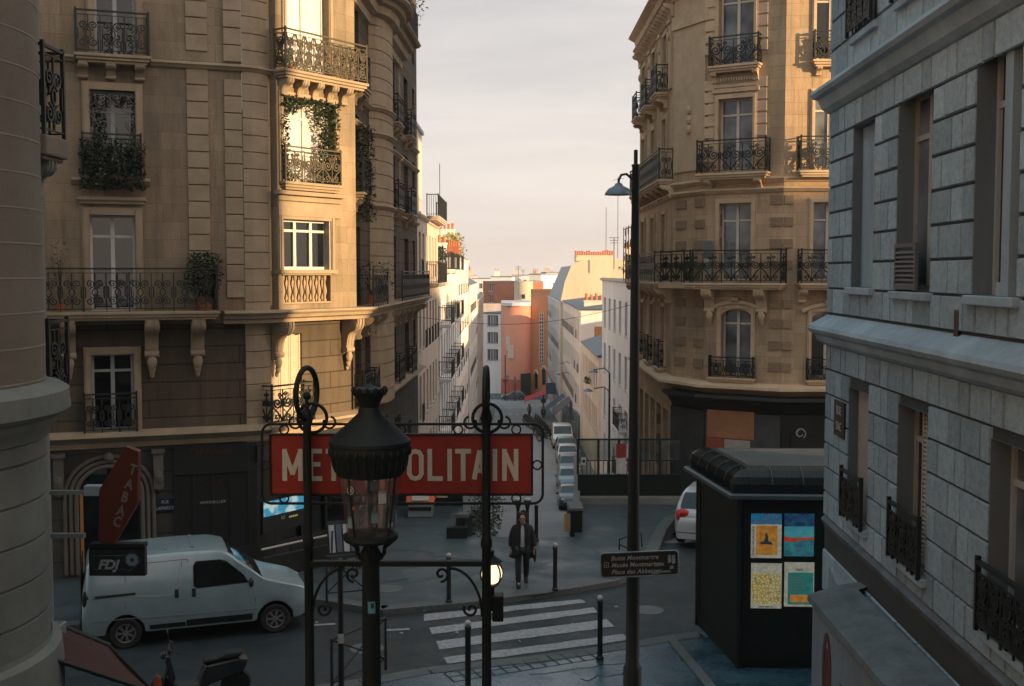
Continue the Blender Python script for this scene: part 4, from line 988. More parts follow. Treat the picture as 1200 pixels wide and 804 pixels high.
louvre(Wc,v2[0]+.36,v2[1]-.02,v2[2],v2[3],wb,.13)
m=MB(); m.box(w3[0]+.55,w3[0]+.72,.02,.38,w3[2]+.1,w3[3]); m.box(w3[0]+.5,w3[0]+.77,0,.38,w3[2],w3[2]+.12); m.build('inner_pilaster',M_['wsp'],wb,Wc.M)
MB().box(w3[0]-.42,w3[0]-.3,-.035,.05,6.45,6.85).build('vent',M_['blk'],wb,Wc.M)
for o in (v1,v2,v3): railmb([(o[0]-.02,-.1),(o[1]+.02,-.1)],o[2]-.02,.62,'dense').build('window_guard',M_['iron'],wb,Wc.M)
for o in u4: railmb([(o[0]-.05,-.12),(o[1]+.05,-.12)],o[2],.75,'dense').build('window_guard',M_['iron'],wb,Wc.M)
# keystone voussoirs above
plate(Wc,977,989,470,512,['RUE','DAC'],'small dark street plate near the corner of the pale block building',.05,M_['blk'])
# ================================================================ ROUNDED STONE BUILDING (left foreground)
ob=thing('stone_building','dull brown stone building with rounded corner and jutting ledge, filling the left edge','building',TR(-6.9,12))
cx,cy,rr=-6.9,12.,1.82
def ring(prof,mat,nm,n=64,a0=-PI*.75,a1=PI*.45): MB().lathe(prof,n,(cx,cy),a0,a1).build(nm,M_[mat],ob,I4,smooth=True)
P=[(rr,5.86)]; z=6.0
while z<19:
    P+= [(rr,z-.008),(rr+.006,z-.006),(rr+.006,z+.006),(rr,z+.008)]; z+=.365
P.append((rr,19))
ml=plain('pale_pointed_limestone',(.20,.165,.128),.88,var=.3,scale=1.3,bump=.2,spec=.25)
jl=plain('pale_pointing',(.28,.245,.205),.9,bump=.05)
MB().lathe([(rr,5.86),(rr,19)],64,(cx,cy),-PI*.75,PI*.45).build('wall',ml,ob,I4,smooth=True)
jm=MB(); z=6.05
while z<19: jm.lathe([(rr,z-.009),(rr+.004,z-.008),(rr+.004,z+.008),(rr,z+.009)],64,(cx,cy),-PI*.75,PI*.45); z+=.365
jm.build('pointing',jl,ob,I4)
ring([(rr,6.02),(rr+.16,5.98),(rr+.24,5.93),(rr+.25,5.72),(rr+.21,5.68),(rr+.12,5.64),(rr+.1,5.56),(rr+.04,5.5),(rr+.02,5.42),(rr-.01,5.4)],'dul2','ledge')
P=[(rr-.01,5.45)]; z=5.2
while z>3.0: P+= [(rr-.01,z+.018),(rr-.04,z+.008),(rr-.04,z-.008),(rr-.01,z-.018)]; z-=.42
P+= [(rr,3.2),(rr+.02,3.1)]
ring(P,'dul2','wall')
ring([(rr,3.15),(rr+.1,3.1),(rr+.12,2.9),(rr+.12,-.1)],'dul2','plinth')
b2=Seg(cx+rr*cos(.42)-.02,cy+rr*sin(.42),-6.55,16.0)
wallmb(0,b2.L,-.1,19,[]).build('wall',M_['dul2'],ob,b2.M)
MB().prism([(-14,10.5),(-6.9,10.3),(-5.2,12),(-5.4,12.8),(-6.55,16),(-14,16)],18.9,19).build('roof',M_['zinc'],ob,I4)
# small side balcony, seen end on
bs=Seg(-5.62,13.6,-6.05,15.2)
Q=lambda px,py,D:pt(px,py,D)
m=MB(); xs0,xs1=Q(48,170,14.2).x,Q(87,170,14.2).x; zz0,zz1=Q(60,184,14.2).z,Q(60,160,14.2).z
xs1=-5.64; xs0=-5.9
m.box(xs0-.6,xs1,13.9,14.6,zz0,zz1); m.box(xs0-.6,xs1-.05,13.93,14.57,zz0-.05,zz0); sb=m.build('balcony',ml,ob,I4,bevel=.03)
consolemb(0,.24,.3,.5,0).xf(TR(-6.0,14.25,zz0-.05,PI/2)).build('console',M_['dul2'],sb,I4,smooth=True)
railmb([(xs0-.5,13.94),(xs1-.04,13.94),(xs1-.04,14.56),(xs0-.5,14.56)],zz1,1.08,'scroll').build('railing',M_['iron'],sb,I4)
z2=Q(60,470,14.2).z
railmb([(xs0-.5,13.95),(-5.7,13.95),(-5.7,14.55),(xs0-.5,14.55)],z2,1.0,'scroll').build('railing',M_['iron'],ob,I4)
MB().box(xs0-.6,-5.68,13.9,14.6,z2-.12,z2).build('balcony',M_['dul2'],ob,I4,bevel=.02)
dp=MB(); dp.tube([(-5.93,14.0,zz0),(-5.93,14.0,3.2)],.05,8); dp.build('drainpipe',M_['blk'],ob,I4)
MB().tube([(cx+(rr+.03)*cos(t),cy+(rr+.03)*sin(t),z) for t,z in ((-1.1,4.9),(-.9,4.75),(-.7,4.55),(-.55,4.3),(-.45,4.0),(-.42,3.7),(-.45,3.2))],.03,8).build('cable_conduit',M_['blk'],ob,I4,smooth=True)
# ================================================================ STREET ROWS
def rowhouse(label,seg,ztop,depth,wm,side,grid,fm='wfd',gm='gl',gable=None,roof='zinc',frontside=None,shop=None,name='apartment_building',cor=True,opshape=None,gdep=.22,rails=()):
    """seg: street facade (runs away or toward camera, outward=right side). grid: dict(u0,du,w,z0,dz,h,nz)"""
    y0,y1=seg.p0[1],seg.p1[1]; gb=min(ground(y0),ground(y1))-.5
    t=thing(name,label,'building',TR((seg.p0[0]+seg.p1[0])/2,(y0+y1)/2,(ground(y0)+ground(y1))/2))
    ops=[]
    if grid:
        u=grid['u0']
        while u+grid['w']<seg.L-.3:
            for k in range(grid['nz']):
                z=grid['z0']-k*grid['dz']
                gz=ground(seg.w(u)[1])
                if z>gz+1.2: ops.append((u,u+grid['w'],z,z+grid['h']))
            u+=grid['du']
    ops=ops[:95]
    wallmb(0,seg.L,gb,ztop,ops,gdep).build('wall',M_[wm],t,seg.M)
    for i,o in enumerate(ops):
        f=MB(); a,b,c,d=o; f.box(a,a+.06,gdep-.05,gdep,c,d); f.box(b-.06,b,gdep-.05,gdep,c,d); f.box((a+b)/2-.03,(a+b)/2+.03,gdep-.05,gdep,c,d); f.box(a+.06,b-.06,gdep-.05,gdep,d-.06,d); f.box(a,b,-.04,.0,c-.08,c)
        w_=f.build('window',M_[fm],t,seg.M)
        MB().box(a,b,gdep-.02,gdep-.01,c,d).build('pane',M_['gl' if i%3 else 'gl2'],w_,seg.M)
        if i%2==0 and 'bars' in rails:
            r=MB(); r.line2([(a-.05,c+.75),(b+.05,c+.75)],.02,.02,-.12)
            n=int((b-a)/.16)
            for k in range(n+1): r.line2([(a+(b-a)*k/n,c),(a+(b-a)*k/n,c+.75)],.012,.012,-.12)
            r.build('window_guard',M_['iron'],t,seg.M)
    for L_ in (1,):
        C1,C2_=seg.w(0,0),seg.w(seg.L,0); D1,D2=seg.w(seg.L,depth),seg.w(0,depth)
        m=MB()
        # side and back walls
        for p,q in ((C2_,D1),(D1,D2),(D2,C1)): m.add([(p[0],p[1],gb),(q[0],q[1],gb),(q[0],q[1],ztop),(p[0],p[1],ztop)],[(0,1,2,3)])
        m.build('gable_wall',M_[gable or wm],t,I4)
        MB().prism([C1,C2_,D1,D2],ztop-.02,ztop+.12).build('roof',M_[roof],t,I4)
    if cor: sweep([seg.w(0),seg.w(seg.L)],CORNS,ztop-.02).build('cornice',M_[wm],t,I4)
    if shop:
        for k in range(int(seg.L/4)):
            u=.4+k*4; z=ground(seg.w(u+1.5)[1]); 
            s=MB().box(u,u+3.2,-.12,-.02,z-.3,z+2.9).build('shopfront',M_[shop],t,seg.M)
            MB().box(u+.2,u+3.0,-.14,-.121,z+.4,z+2.3).build('pane',M_['gl'],s,seg.M)
    return t
def chimney(t,x0,x1,y0,y1,z0,z1,pots,mat='wht2',ph=.55):
    c=MB().box(x0,x1,y0,y1,z0,z1).build('chimney',M_[mat],t,I4)
    m=MB(); m.box(x0-.06,x1+.06,y0-.06,y1+.06,z1,z1+.1); m.build('cap',M_[mat],c,I4)
    for k in range(pots):
        x=x0+(x1-x0)*(k+.5)/pots; h=ph*random.uniform(.7,1.2)
        MB().lathe([(.13,0),(.11,h*.8),(.14,h*.85),(.13,h),(.08,h)],8).xf(Matrix.Translation((x,(y0+y1)/2,z1+.1))).build('chimney_pot',M_['pot'],c,I4)
G=dict
# left row (facades face +x): segments run away from the camera
L1=Seg(-3.82,46.0,-3.80,58.5); l1=rowhouse('narrow tan block with jutting top balcony, next beyond the corner block, left side',L1,9.6,10,'tan','',G(u0=.8,du=1.9,w=1.0,z0=7.0,dz=3.0,h=1.9,nz=5),rails=('bars',))
MB().box(0.1,7.5,.4,9,9.6,13.6).build('upper_storey',M_['tan'],l1,L1.M); MB().box(.05,7.6,.3,9.1,13.6,13.75).build('roof',M_['zinc'],l1,L1.M)
for u,z in ((5.2,9.72),(5.2,6.7)):
    balcony(L1,u,u+6.5,z+.05,.55,l1,'bars',.95,'tan')
MB().box(5.6,11.9,.3,8,9.7,10.0).build('terrace',M_['tan'],l1,L1.M)
L2=Seg(-3.85,58.5,-3.9,80); l2=rowhouse('bright white modern block with tall window strips and roof terrace, left side of the street',L2,7.3,10,'wht','',G(u0=.8,du=2.6,w=1.25,z0=4.6,dz=2.9,h=2.1,nz=6))
MB().box(2,18,1.6,8,7.3,9.0).build('upper_storey',M_['wht'],l2,L2.M); MB().box(1.8,18.2,1.5,8,9.0,9.1).build('roof',M_['wht'],l2,L2.M)
for k in range(4): window(L2,(3+k*3.6,5+k*3.6,7.5,8.8),l2,'wfd','gl',-.0+1.62-.0)
for k in range(3):
    for z in (7.4,4.5,1.6,-1.3): balcony(L2,1.5+k*6.5,4.8+k*6.5,z,.7,l2,'bars',.9,'wht')
chimney(l2,-6.6,-5.8,74,75,9.0,9.9,3)
plant('terrace_plants','green terrace plants on the white modern block, left of the street',(-4.3,66,7.4),900,(.5,3,1.3),.16,pot=0)
plant('terrace_plants','yellow green tree top over the roofs left of the street',(-5.4,104,6.8),1500,(1.1,3,4.0),.25,'leafy',pot=0)
L3=Seg(-3.9,80,-4.0,104); l3=rowhouse('cream block with small balconies midway down the left of the street',L3,8.3,11,'wht2','',G(u0=1,du=2.3,w=1.1,z0=5.6,dz=2.9,h=1.8,nz=6),rails=('bars',))
MB().box(1,14,2.6,8,8.3,9.2).build('upper_storey',M_['wht'],l3,L3.M)
chimney(l3,-6.2,-4.8,83,84,8.3,9.3,4,'wht2'); chimney(l3,-5.6,-4.6,99,100,8.3,9.4,5,'brk')
MB().tube([(-5.3,84,9),(-5.3,84,15.2)],.03,5).build('antenna',M_['iron'],l3,I4)
L4=Seg(-4.0,106,-4.1,134); l4=rowhouse('pale grey gabled block further down the left of the street',L4,6.0,12,'wht2','',G(u0=1,du=2.4,w=1.1,z0=3.4,dz=3,h=1.8,nz=5),gable='yel',roof='slate',rails=('bars',))
m=MB(); m.prism([(-4.0,106.2),(-4.1,134),(-12,134),(-12,106.2)],6.1,lambda p:6.1 if p[0]>-5 else 10.8); m.build('mansard',M_['slate'],l4,I4)
m=MB(); m.add([(-4.0,106.1,6.1),(-5.0,106.1,10.2),(-12,106.1,10.9),(-12,106.1,6.1)],[(0,3,2,1)]); m.build('gable_wall',M_['yel'],l4,I4)
chimney(l4,-7.6,-5.4,107,108,9.6,11.2,6,'wht2')
L5=Seg(-4.1,134,-4.3,171); l5=rowhouse('tall beige block closing the left side of the street before the crossroads',L5,4.0,12,'tan','',G(u0=1.2,du=2.6,w=1.1,z0=1.2,dz=3,h=1.8,nz=5),gable='tan')
chimney(l5,-6.5,-4.8,136,137,4.0,7.4,3,'tan')
# right row (facades face -x): segments run toward the camera
R1=Seg(6.1,77,6.3,60); r1_=rowhouse('white block with roof garden, beside the carved corner building on the right of the street',R1,6.7,9,'wht','',G(u0=1.5,du=3.1,w=1.2,z0=3.7,dz=3.0,h=1.9,nz=5),gable='wht',cor=False)
G1=Seg(6.3,59.98,15,59.98); wallmb(0,8.7,-8,6.7,[(1.0,1.9,2.2,4.0),(1.0,1.9,-1.2,.6)],.2).build('gable_wall',M_['wht'],r1_,G1.M)
for o in ((1.0,1.9,2.2,4.0),(1.0,1.9,-1.2,.6)): window(G1,o,r1_,'wfd','gl',.18)
sweep([(6.1,77),(6.3,59.95),(15,59.95)],[(0,.2),(.16,.16),(.16,.02),(0,-.02)],6.7).build('parapet',M_['zinc'],r1_,I4)
for z in(-1.4,-4.2): balcony(R1,12.5,15.5,z,.55,r1_,'scroll',.95,'wht')
plant('terrace_plants','yellowish roof garden shrubs on the white block, right of the street',(7.6,62,6.85),1400,(1.6,1.2,.9),.14,'leafy',pot=0)
R2=Seg(6.1,98,6.15,80.5); r2_=rowhouse('low peach building with a blue slate roof, right side of the street',R2,1.2,8,'pea','',G(u0=1,du=1.75,w=.9,z0=-1.4,dz=3.0,h=1.8,nz=4),gable='pea',roof='slate')
m=MB(); m.prism([(5.9,98),(5.95,80.3),(13.9,80.3),(13.9,98)],1.3,lambda p:1.32 if p[0]<7 else 4.0); m.build('roof_slope',M_['slate'],r2_,I4)
plant('terrace_plants','dark window box plants on the low peach building, right of the street',(5.85,88,-1.4),260,(.25,1.6,.5),.12,pot=0)
R3=Seg(5.9,132,6.05,100); r3_=rowhouse('cream house with rows of small windows and slate eaves, behind the low peach building',R3,3.9,9,'wht2','',G(u0=1,du=2.3,w=1.1,z0=1.2,dz=3.0,h=1.8,nz=5),gable='wht2',roof='slate',rails=('bars',),shop='zinc')
G3=Seg(6.05,99.98,15,99.98); wallmb(0,8.9,-9,3.9,[(1.9,3.4,.4,2.5)],.2).build('gable_wall',M_['wht2'],r3_,G3.M); window(G3,(1.9,3.4,.4,2.5),r3_,'wfd','gl',.18)
MB().box(1.2,1.86,-.05,-.01,.4,2.5).build('shutter',plain('ochre_shutter',(.45,.2,.06),.7),r3_,G3.M)
m=MB(); m.prism([(5.8,132),(5.9,99.8),(14.9,99.8),(14.9,132)],4.0,lambda p:4.05 if p[0]<7 else 5.2); m.build('roof_slope',M_['slate'],r3_,I4)
chimney(r3_,6.6,12.4,104,104.6,4.0,4.6,13,'pea',.55)
plant('terrace_plants','small shrub on the slate eaves beside the chimney row',(13.1,103,4.6),500,(.9,.9,2.0),.16,pot=0)
R0=Seg(6.7,59.8,6.7,46.3); r0_=rowhouse('low cream house tucked between the carved corner block and the white block',R0,6.2,8,'wht2','',G(u0=1,du=2.3,w=1.1,z0=3.2,dz=3,h=1.8,nz=3))  # filler house added to close a gap that let the sun through
# big yellow gable
R4=Seg(5.4,170,5.7,134); r4_=rowhouse('large pale yellow gable wall crowned with chimney pots, rising over the right row',R4,3.8,12,'wht2','',G(u0=1.2,du=2.6,w=1.1,z0=1.0,dz=3,h=1.8,nz=5),gable='yel',roof='zinc',rails=('bars',))
m=MB(); P=[(5.7,3.8),(13.5+3.2,3.8),(16.9,9.4),(15.6,9.6),(15.4,8.9),(8.2,8.7),(7.0,8.2),(6.2,6.2)]
m.yprism([(x,z) for x,z in P],133.6,134.4); m.build('gable_wall',M_['yel'],r4_,I4)
m=MB(); m.add([(5.75,134.4,3.9),(5.45,169,3.9),(7.3,169,8.1),(7.3,134.4,8.1),(15,169,8.9),(15,134.4,8.9)],[(0,1,2,3),(3,2,4,5)]); m.build('mansard',M_['zinc'],r4_,I4)
chimney(r4_,7.4,12.0,134.5,135.2,8.5,9.2,17,'yel',.5); chimney(r4_,13.4,16.8,134.5,135.2,9.0,10.1,12,'yel',.5)
for x,h in ((12.6,9.5),(11.2,6)): MB().tube([(x,136,9),(x,136,9+h)],.035,5).build('antenna',M_['iron'],r4_,I4); 
m=MB()
m.tube([(12.0,136,18.2),(13.3,136,18.4)],.03,4); m.tube([(12.6,136,18.5),(12.6,137,18.5)],.03,4); m.build('antenna',M_['iron'],r4_,I4)
# salmon curved corner building at the end
sb_=thing('apartment_building','salmon rounded corner building facing up the street from the crossroads','building',TR(0,200,-14))
FD=196.
def fx(px,D=FD): return (px-600)/FOC*D
ztopS=zat(358,FD)
x0,x1=fx(587),fx(640); cxs=fx(612); rs=5.0
prof=[(fx(587),197.5),(fx(592),195.6),(fx(600),194.6),(fx(610),194.3),(fx(617),194.9),(fx(622),196.2)]
W1=[(fx(587),212)]+prof+[(fx(622),212)]
def polywall(P,z0,z1,mat,nm,par): 
    m=MB(); n=len(P)
    for x,y in P: m.v+=[(x,y,z0),(x,y,z1)]
    for i in range(n): j=(i+1)%n; m.f.append((2*i,2*j,2*j+1,2*i+1))
    m.f.append(tuple(2*i+1 for i in range(n))); return m.build(nm,mat,par,I4)
polywall(W1,zat(446,FD),ztopS,M_['sal'],'wall',sb_).data.polygons.foreach_set('use_smooth',[True]*9); polywall([(x,y-.1) for x,y in W1],-16,zat(444,FD),plain('red_render',(.5,.11,.07),.85,var=.2,bump=.05),'base_wall',sb_)
zs_=plain('white_paint_patch',(.75,.6,.5),.8,bump=0)
MB().box(fx(593),fx(597.5),194.9,195.1,zat(410,FD),zat(394,FD)).build('paint_patch',zs_,sb_,I4); MB().box(fx(595),fx(602),194.35,194.6,zat(419,FD),zat(404,FD)).build('paint_patch',zs_,sb_,I4)
polywall([(x*1.0,y-.25) for x,y in prof]+[(fx(622),212),(fx(587),212)],ztopS-.05,ztopS+.5,M_['wht2'],'parapet',sb_)
MB().box(fx(610),fx(622),194.2,196,-14.2,zat(437,FD)).build('porch',M_['blk'],sb_,I4)
ob2=thing('apartment_building','orange building with a white barred stair window and arched doors, right end of the crossroads','building',TR(6,197,-14))
OS=Seg(fx(622),196.4,fx(647),194.0); zo=zat(341,195)
oo=[]; 
for xa,xb,ya,yb in ((626,630,437,456),(635,639.5,432,451)): oo.append(OS.rect(xa,xb,ya,yb))
wallmb(0,OS.L,-16,zo,oo,.3).build('wall',M_['ora'],ob2,OS.M)
for a,b,c,d in oo:
    w_=MB().box(a,b,.2,.25,c,d).build('window',M_['gl'],ob2,OS.M)
    MB().tube([(a+(b-a)/2+(b-a)/2*1.15*sin(t*PI/12),-.05,d-.25+.7*cos(t*PI/12)) for t in range(-6,7)],.12,6).build('arch_moulding',M_['wht2'],w_,OS.M)
a,b,c,d=OS.rect(633,637,367,425)
lw=MB().box(a,b,-.05,-.01,c,d).build('window',M_['gl'],ob2,OS.M); m=MB()
for k in range(14): m.box(a-.05,b+.05,-.12,-.06,c+(d-c)*k/13-.07,c+(d-c)*k/13+.07)
for u in (a,(a+b)/2,b): m.box(u-.06,u+.06,-.11,-.07,c,d)
m.build('glazing_bars',M_['wf'],lw,OS.M)
m=MB().prism([OS.w(0),OS.w(OS.L),OS.w(OS.L,14),OS.w(0,14)],zo-.1,zo+.3).build('roof',M_['ora'],ob2,I4)
m=MB()
for p,q in ((OS.w(OS.L),OS.w(OS.L,14)),(OS.w(0,14),OS.w(0))): m.add([(p[0],p[1],-16),(q[0],q[1],-16),(q[0],q[1],zo),(p[0],p[1],zo)],[(0,1,2,3)])
m.build('gable_wall',M_['brk'],ob2,I4)
wl=Seg(fx(566),199,fx(588),197.5); 
def gridwall(seg,zb,zt,wm,nx,zs,w,h,label,depth=12,roof='zinc',fm='wfd',mx=.9):
    t=thing('apartment_building',label,'building',TR((seg.p0[0]+seg.p1[0])/2,(seg.p0[1]+seg.p1[1])/2,zb))
    ops=[(mx+(seg.L-2*mx)*(i+.5)/nx-w/2,mx+(seg.L-2*mx)*(i+.5)/nx+w/2,z,z+h) for i in range(nx) for z in zs]
    wallmb(0,seg.L,zb,zt,ops,.3).build('wall',M_[wm],t,seg.M)
    for i,(a,b,c,d) in enumerate(ops):
        f=MB(); f.box(a,a+.1,.2,.26,c,d); f.box(b-.1,b,.2,.26,c,d); f.box((a+b)/2-.05,(a+b)/2+.05,.2,.26,c,d); f.box(a,b,.2,.26,d-.1,d); f.box(a-.1,b+.1,-.1,0,c-.12,c)
        w_=f.build('window',M_[fm],t,seg.M); MB().box(a,b,.24,.25,c,d).build('pane',M_['gl'],w_,seg.M)
    m=MB()
    P=[seg.w(0),seg.w(seg.L),seg.w(seg.L,depth),seg.w(0,depth)]
    for p,q in zip(P[1:],P[2:]+P[:1]): m.add([(p[0],p[1],zb),(q[0],q[1],zb),(q[0],q[1],zt),(p[0],p[1],zt)],[(0,1,2,3)])
    m.build('gable_wall',M_[wm],t,I4); MB().prism(P,zt-.05,zt+.3).build('roof',M_[roof],t,I4)
    return t
gridwall(wl,-16,zat(368,198),'wht',3,[zat(y,198) for y in (382,402,422)],.9,1.9,'white windowed house squeezed left of the salmon rounded building')
t=gridwall(Seg(fx(566,236),236,fx(585,236),233),-16,zat(331,235),'brk',1,[zat(y,235) for y in (341,354)],1.3,1.6,'brick red block with two small windows above the salmon building',14)
m=MB().add([(fx(585,233),233,-16),(fx(608,233),231,-16),(fx(608,233),231,zat(331,233)),(fx(585,233),233,zat(331,233))],[(0,1,2,3)]); m.build('wall',M_['brk'],t,I4)
MB().prism([(fx(585,233),233),(fx(608,233),231),(fx(608,233),245),(fx(585,233),245)],zat(331,233)-.1,zat(331,233)+.3).build('roof',M_['zinc'],t,I4)
MB().prism([(fx(566,230),228),(fx(610,230),226),(fx(610,230),229),(fx(566,230),231)],-16,zat(356,228)).build('annex',M_['pea'],t,I4)
t=thing('tower','cream stair tower catching the sun beside the brick red block','tower',TR(fx(613,228),230,-16))
MB().lathe([(1.9,-16),(1.9,zat(330,228)),(1.7,zat(330,228)),(0,zat(330,228)+.1)],24,(fx(613.5,228),230)).build('wall',M_['yel'],t,I4,smooth=True)
MB().box(fx(613.5,228)-.3,fx(613.5,228)+.3,228.0,228.25,zat(350,228),zat(345,228)).build('window',M_['gl'],t,I4)
for i,(x0,x1,D,yt,wm,nx,lab) in enumerate(((620,634,300,322,'wht','','white far block with grey windows right of the cream tower'),(634,640,330,320,'pea','','thin peach far block between two white ones'),(639,652,310,333,'wht','','low white far block beside the zinc mansard'),(575,600,330,325,'wht2','','cream far block with chimneys behind the brick red block'),(600,622,420,323,'wht2','','hazy far block behind the cream tower'),(640,700,420,324,'wht','','wide far block behind the yellow gable'),(520,580,400,327,'wht','','wide far block behind the left row roofs'))):
    s=Seg(fx(x0,D),D,fx(x1,D),D-1); zt=zat(yt,D)
    t=gridwall(s,-18,zt,wm,max(2,int(s.L/2.6)),[zt-3.2-3*k for k in range(3)],1.2,1.7,lab,18)
    for k in range(max(1,int(s.L/5))): chimney(t,s.p0[0]+1+k*4.6,s.p0[0]+2.6+k*4.6,D+2,D+3,zt,zt+random.uniform(.8,2.2),3,random.choice(['wht2','yel','pea']))
for i,(x,D,yb,yt) in enumerate(((607.5,230,331,312),(613,300,325,316),(627,300,324,318),(721,130,300,278))):
    t=thing('antenna',['slim roof antenna above the brick red block','short roof antenna right of the brick red block','tiny roof antenna on the white far block','thin roof antenna over the roof garden on the right'][i],'antenna',TR(fx(x,D),D+2,zat(yb,D)))
    m=MB(); m.tube([(fx(x,D),D+2,zat(yb,D)-1.5),(fx(x,D),D+2,zat(yt,D))],.06,4); 
    for k in range(3): z=zat(yt,D)-.3*k; m.tube([(fx(x,D)-.6+.1*k,D+2,z),(fx(x,D)+.6-.1*k,D+2,z)],.04,4)
    m.build('mast',M_['iron'],t,I4)
t=thing('apartment_building','plain block beside the crossroads hidden behind the yellow gable','building',TR(12,173,-14)); MB().prism([(9,173),(26,173),(26,187.5),(9,188.5)],-16,1.6).build('wall',M_['tan'],t,I4); MB().prism([(9,173),(26,173),(26,187.5),(9,188.5)],1.6,1.8).build('roof',M_['zinc'],t,I4)  # hidden block added to keep the low sun off the salmon building
# ================================================================ unseen off frame blocks, added and shaped to shade the scene
def block(label,P,h,mat='tan'):
    t=thing('apartment_building',label,'building',TR(P[0][0],P[0][1],0)); n=len(P)
    MB().prism(P,-.1,h).build('wall',M_[mat],t,I4)
    MB().prism(P,h,h+.3).build('roof',M_['zinc'],t,I4)
def cpt(L0,c): # point with sun-coordinate c, distance L0 along the sun direction
    return (.867*L0+.5*c, -.5*L0+.867*c)
P=[cpt(12,21.75-.3),cpt(12,15),cpt(26,-2),cpt(40,-2),cpt(40,21.45)]
block('plain tall block across the cross street, beyond the pale block building',P,24)
P=[cpt(45,24.6),cpt(58,24.6),cpt(58,33.4),cpt(45,33.4)]
block('plain tall block closing the cross street to the right',P,26)
P=[cpt(60,33.4),cpt(70,33.4),cpt(70,52),cpt(60,52)]
block('plain block far along the cross street',P,19.4)
P=[cpt(60,21.0),cpt(70,21.0),cpt(70,24.6),cpt(60,24.6)]
block('low block far along the cross street',P,12.8)
P=[(-9,-11),(3.2,-11),(3.2,-24),(-9,-24)]
block('plain tall block behind the camera up the stair street',P,20)
P=[(-20,-10),(-8.4,-10),(-8.4,9.8),(-20,9.8)]
block('plain tall block beside the stairs, behind the rounded building',P,20)
# ================================================================ METRO SIGN
def T3(px,py,D): return pt(px,py,D)
ms=thing('metro_sign','red enamel METROPOLITAIN sign in a wrought iron frame between two green posts','sign',TR(pt(470,545,9).x,9,3.0))
a=pt(318,579,9); b=pt(623,510,9)
MB().box(a.x,b.x,9.0,9.03,a.z,b.z).build('panel',M_['red'],ms,I4,bevel=.006)
m=MB(); e=.012
m.box(a.x-e,b.x+e,8.985,9.035,b.z,b.z+e); m.box(a.x-e,b.x+e,8.985,9.035,a.z-e,a.z); m.box(a.x-e,a.x,8.985,9.035,a.z,b.z); m.box(b.x,b.x+e,8.985,9.035,a.z,b.z); m.build('border',M_['green'],ms,I4)
lx=[('M',331,354),('E',361,377),('T',384,401),('R',405,423),('O',428,446),('P',450,467),('O',481,499),('L',502,519.5),('I',524,529.5),('T',533,552.5),('A',553,571),('I',577,583),('N',588.5,608)]
zt_,zb_=pt(470,526,9).z,pt(470,563.5,9).z
lx=[('M',331,356),('E',361,378),('T',381,400),('R',404,422),('O',427,445),('P',449,465),('O',469,487),('L',501,519.5),('I',524,529.5),('T',533,552),('A',553.5,571),('I',577,583),('N',588,608)]
# evenly spaced enamel letters
lx=[('M',331,355),('E',361.5,377.5),('T',382,400),('R',404.5,421),('O',425.5,441.5),('P',446,461),('O',465,495),('L',501,519),('I',524,530),('T',533.5,552),('A',553,571),('I',577,583),('N',588.5,607.5)]
LXP={'M':(331,355),'E':(361.5,377.5),'T':(382,400)}
GL={'M':[[(0,0),(0,1)],[(0,1),(.5,.18)],[(.5,.18),(1,1)],[(1,1),(1,0)]],'E':[[(0,0),(0,1)],[(0,1),(1,1)],[(0,.52),(.82,.52)],[(0,0),(1,0)]],'T':[[(0,1),(1,1)],[(.5,1),(.5,0)]],
 'R':[[(0,0),(0,1)],[(0,1),(.7,1),(1,.9),(1,.62),(.7,.5),(0,.5)],[(.45,.5),(1,0)]],'P':[[(0,0),(0,1)],[(0,1),(.7,1),(1,.9),(1,.58),(.7,.46),(0,.46)]],
 'O':[[(.5,0),(.82,.04),(1,.17),(1,.83),(.82,.96),(.5,1),(.18,.96),(0,.83),(0,.17),(.18,.04)]],'L':[[(0,1),(0,0)],[(0,0),(1,0)]],'I':[[(.5,0),(.5,1)]],'A':[[(0,0),(.5,1)],[(.5,1),(1,0)],[(.2,.3),(.8,.3)]],'N':[[(0,0),(0,1)],[(0,1),(1,0)],[(1,0),(1,1)]]}
wS=.0185
for ch_,xa,xb in [('M',331,355),('E',361.5,377.5),('T',382,400),('R',407,424),('O',430.5,447.5),('P',454,470),('O',477,496.5),('L',501,519),('I',524,530),('T',533.5,552),('A',553,571),('I',577,583),('N',588.5,607.5)]:
    m=MB(); A,Bx=pt(xa,545,9).x+wS,pt(xb,545,9).x-wS; h0,h1=zb_+wS,zt_-wS
    for q,st_ in enumerate(GL[ch_]):
        P=[(A+(Bx-A)*x_,h0+(h1-h0)*z_) for x_,z_ in st_]
        if len(P)==2:
            dx_,dz_=P[1][0]-P[0][0],P[1][1]-P[0][1]; l_=math.hypot(dx_,dz_); ex=wS*(.98 if abs(dx_)<1e-6 or abs(dz_)<1e-6 else .35); P=[(P[0][0]-dx_/l_*ex,P[0][1]-dz_/l_*ex),(P[1][0]+dx_/l_*ex,P[1][1]+dz_/l_*ex)]
        w0=len(m.v); m.line2(P,wS,.0025,8.997-.0006*q,closed=ch_=='O')
        if ch_!='O': m.f+=[(w0,w0+1,w0+2,w0+3),(len(m.v)-1,len(m.v)-2,len(m.v)-3,len(m.v)-4)]
    m.build('letter',M_['cream'],ms,I4)
def loop2(P,r,parent,nm='frame',closed=False,D=9.0,n=8): return MB().tube([tuple(pt(x,y,D)) for x,y in P],r,n,closed).build(nm,M_['green'],parent,I4,smooth=True)
def rrect(x0,x1,y0,y1,r):
    P=[]
    for cx_,cy_,a0 in ((x1-r,y0+r,-90),(x1-r,y1-r,0),(x0+r,y1-r,90),(x0+r,y0+r,180)):
        for k in range(7): t=R(a0+15*k); P.append((cx_+r*cos(t),cy_+r*sin(t)))
    return P
fo_=loop2(rrect(307,636,497,590,11),.011,ms,'frame',True)
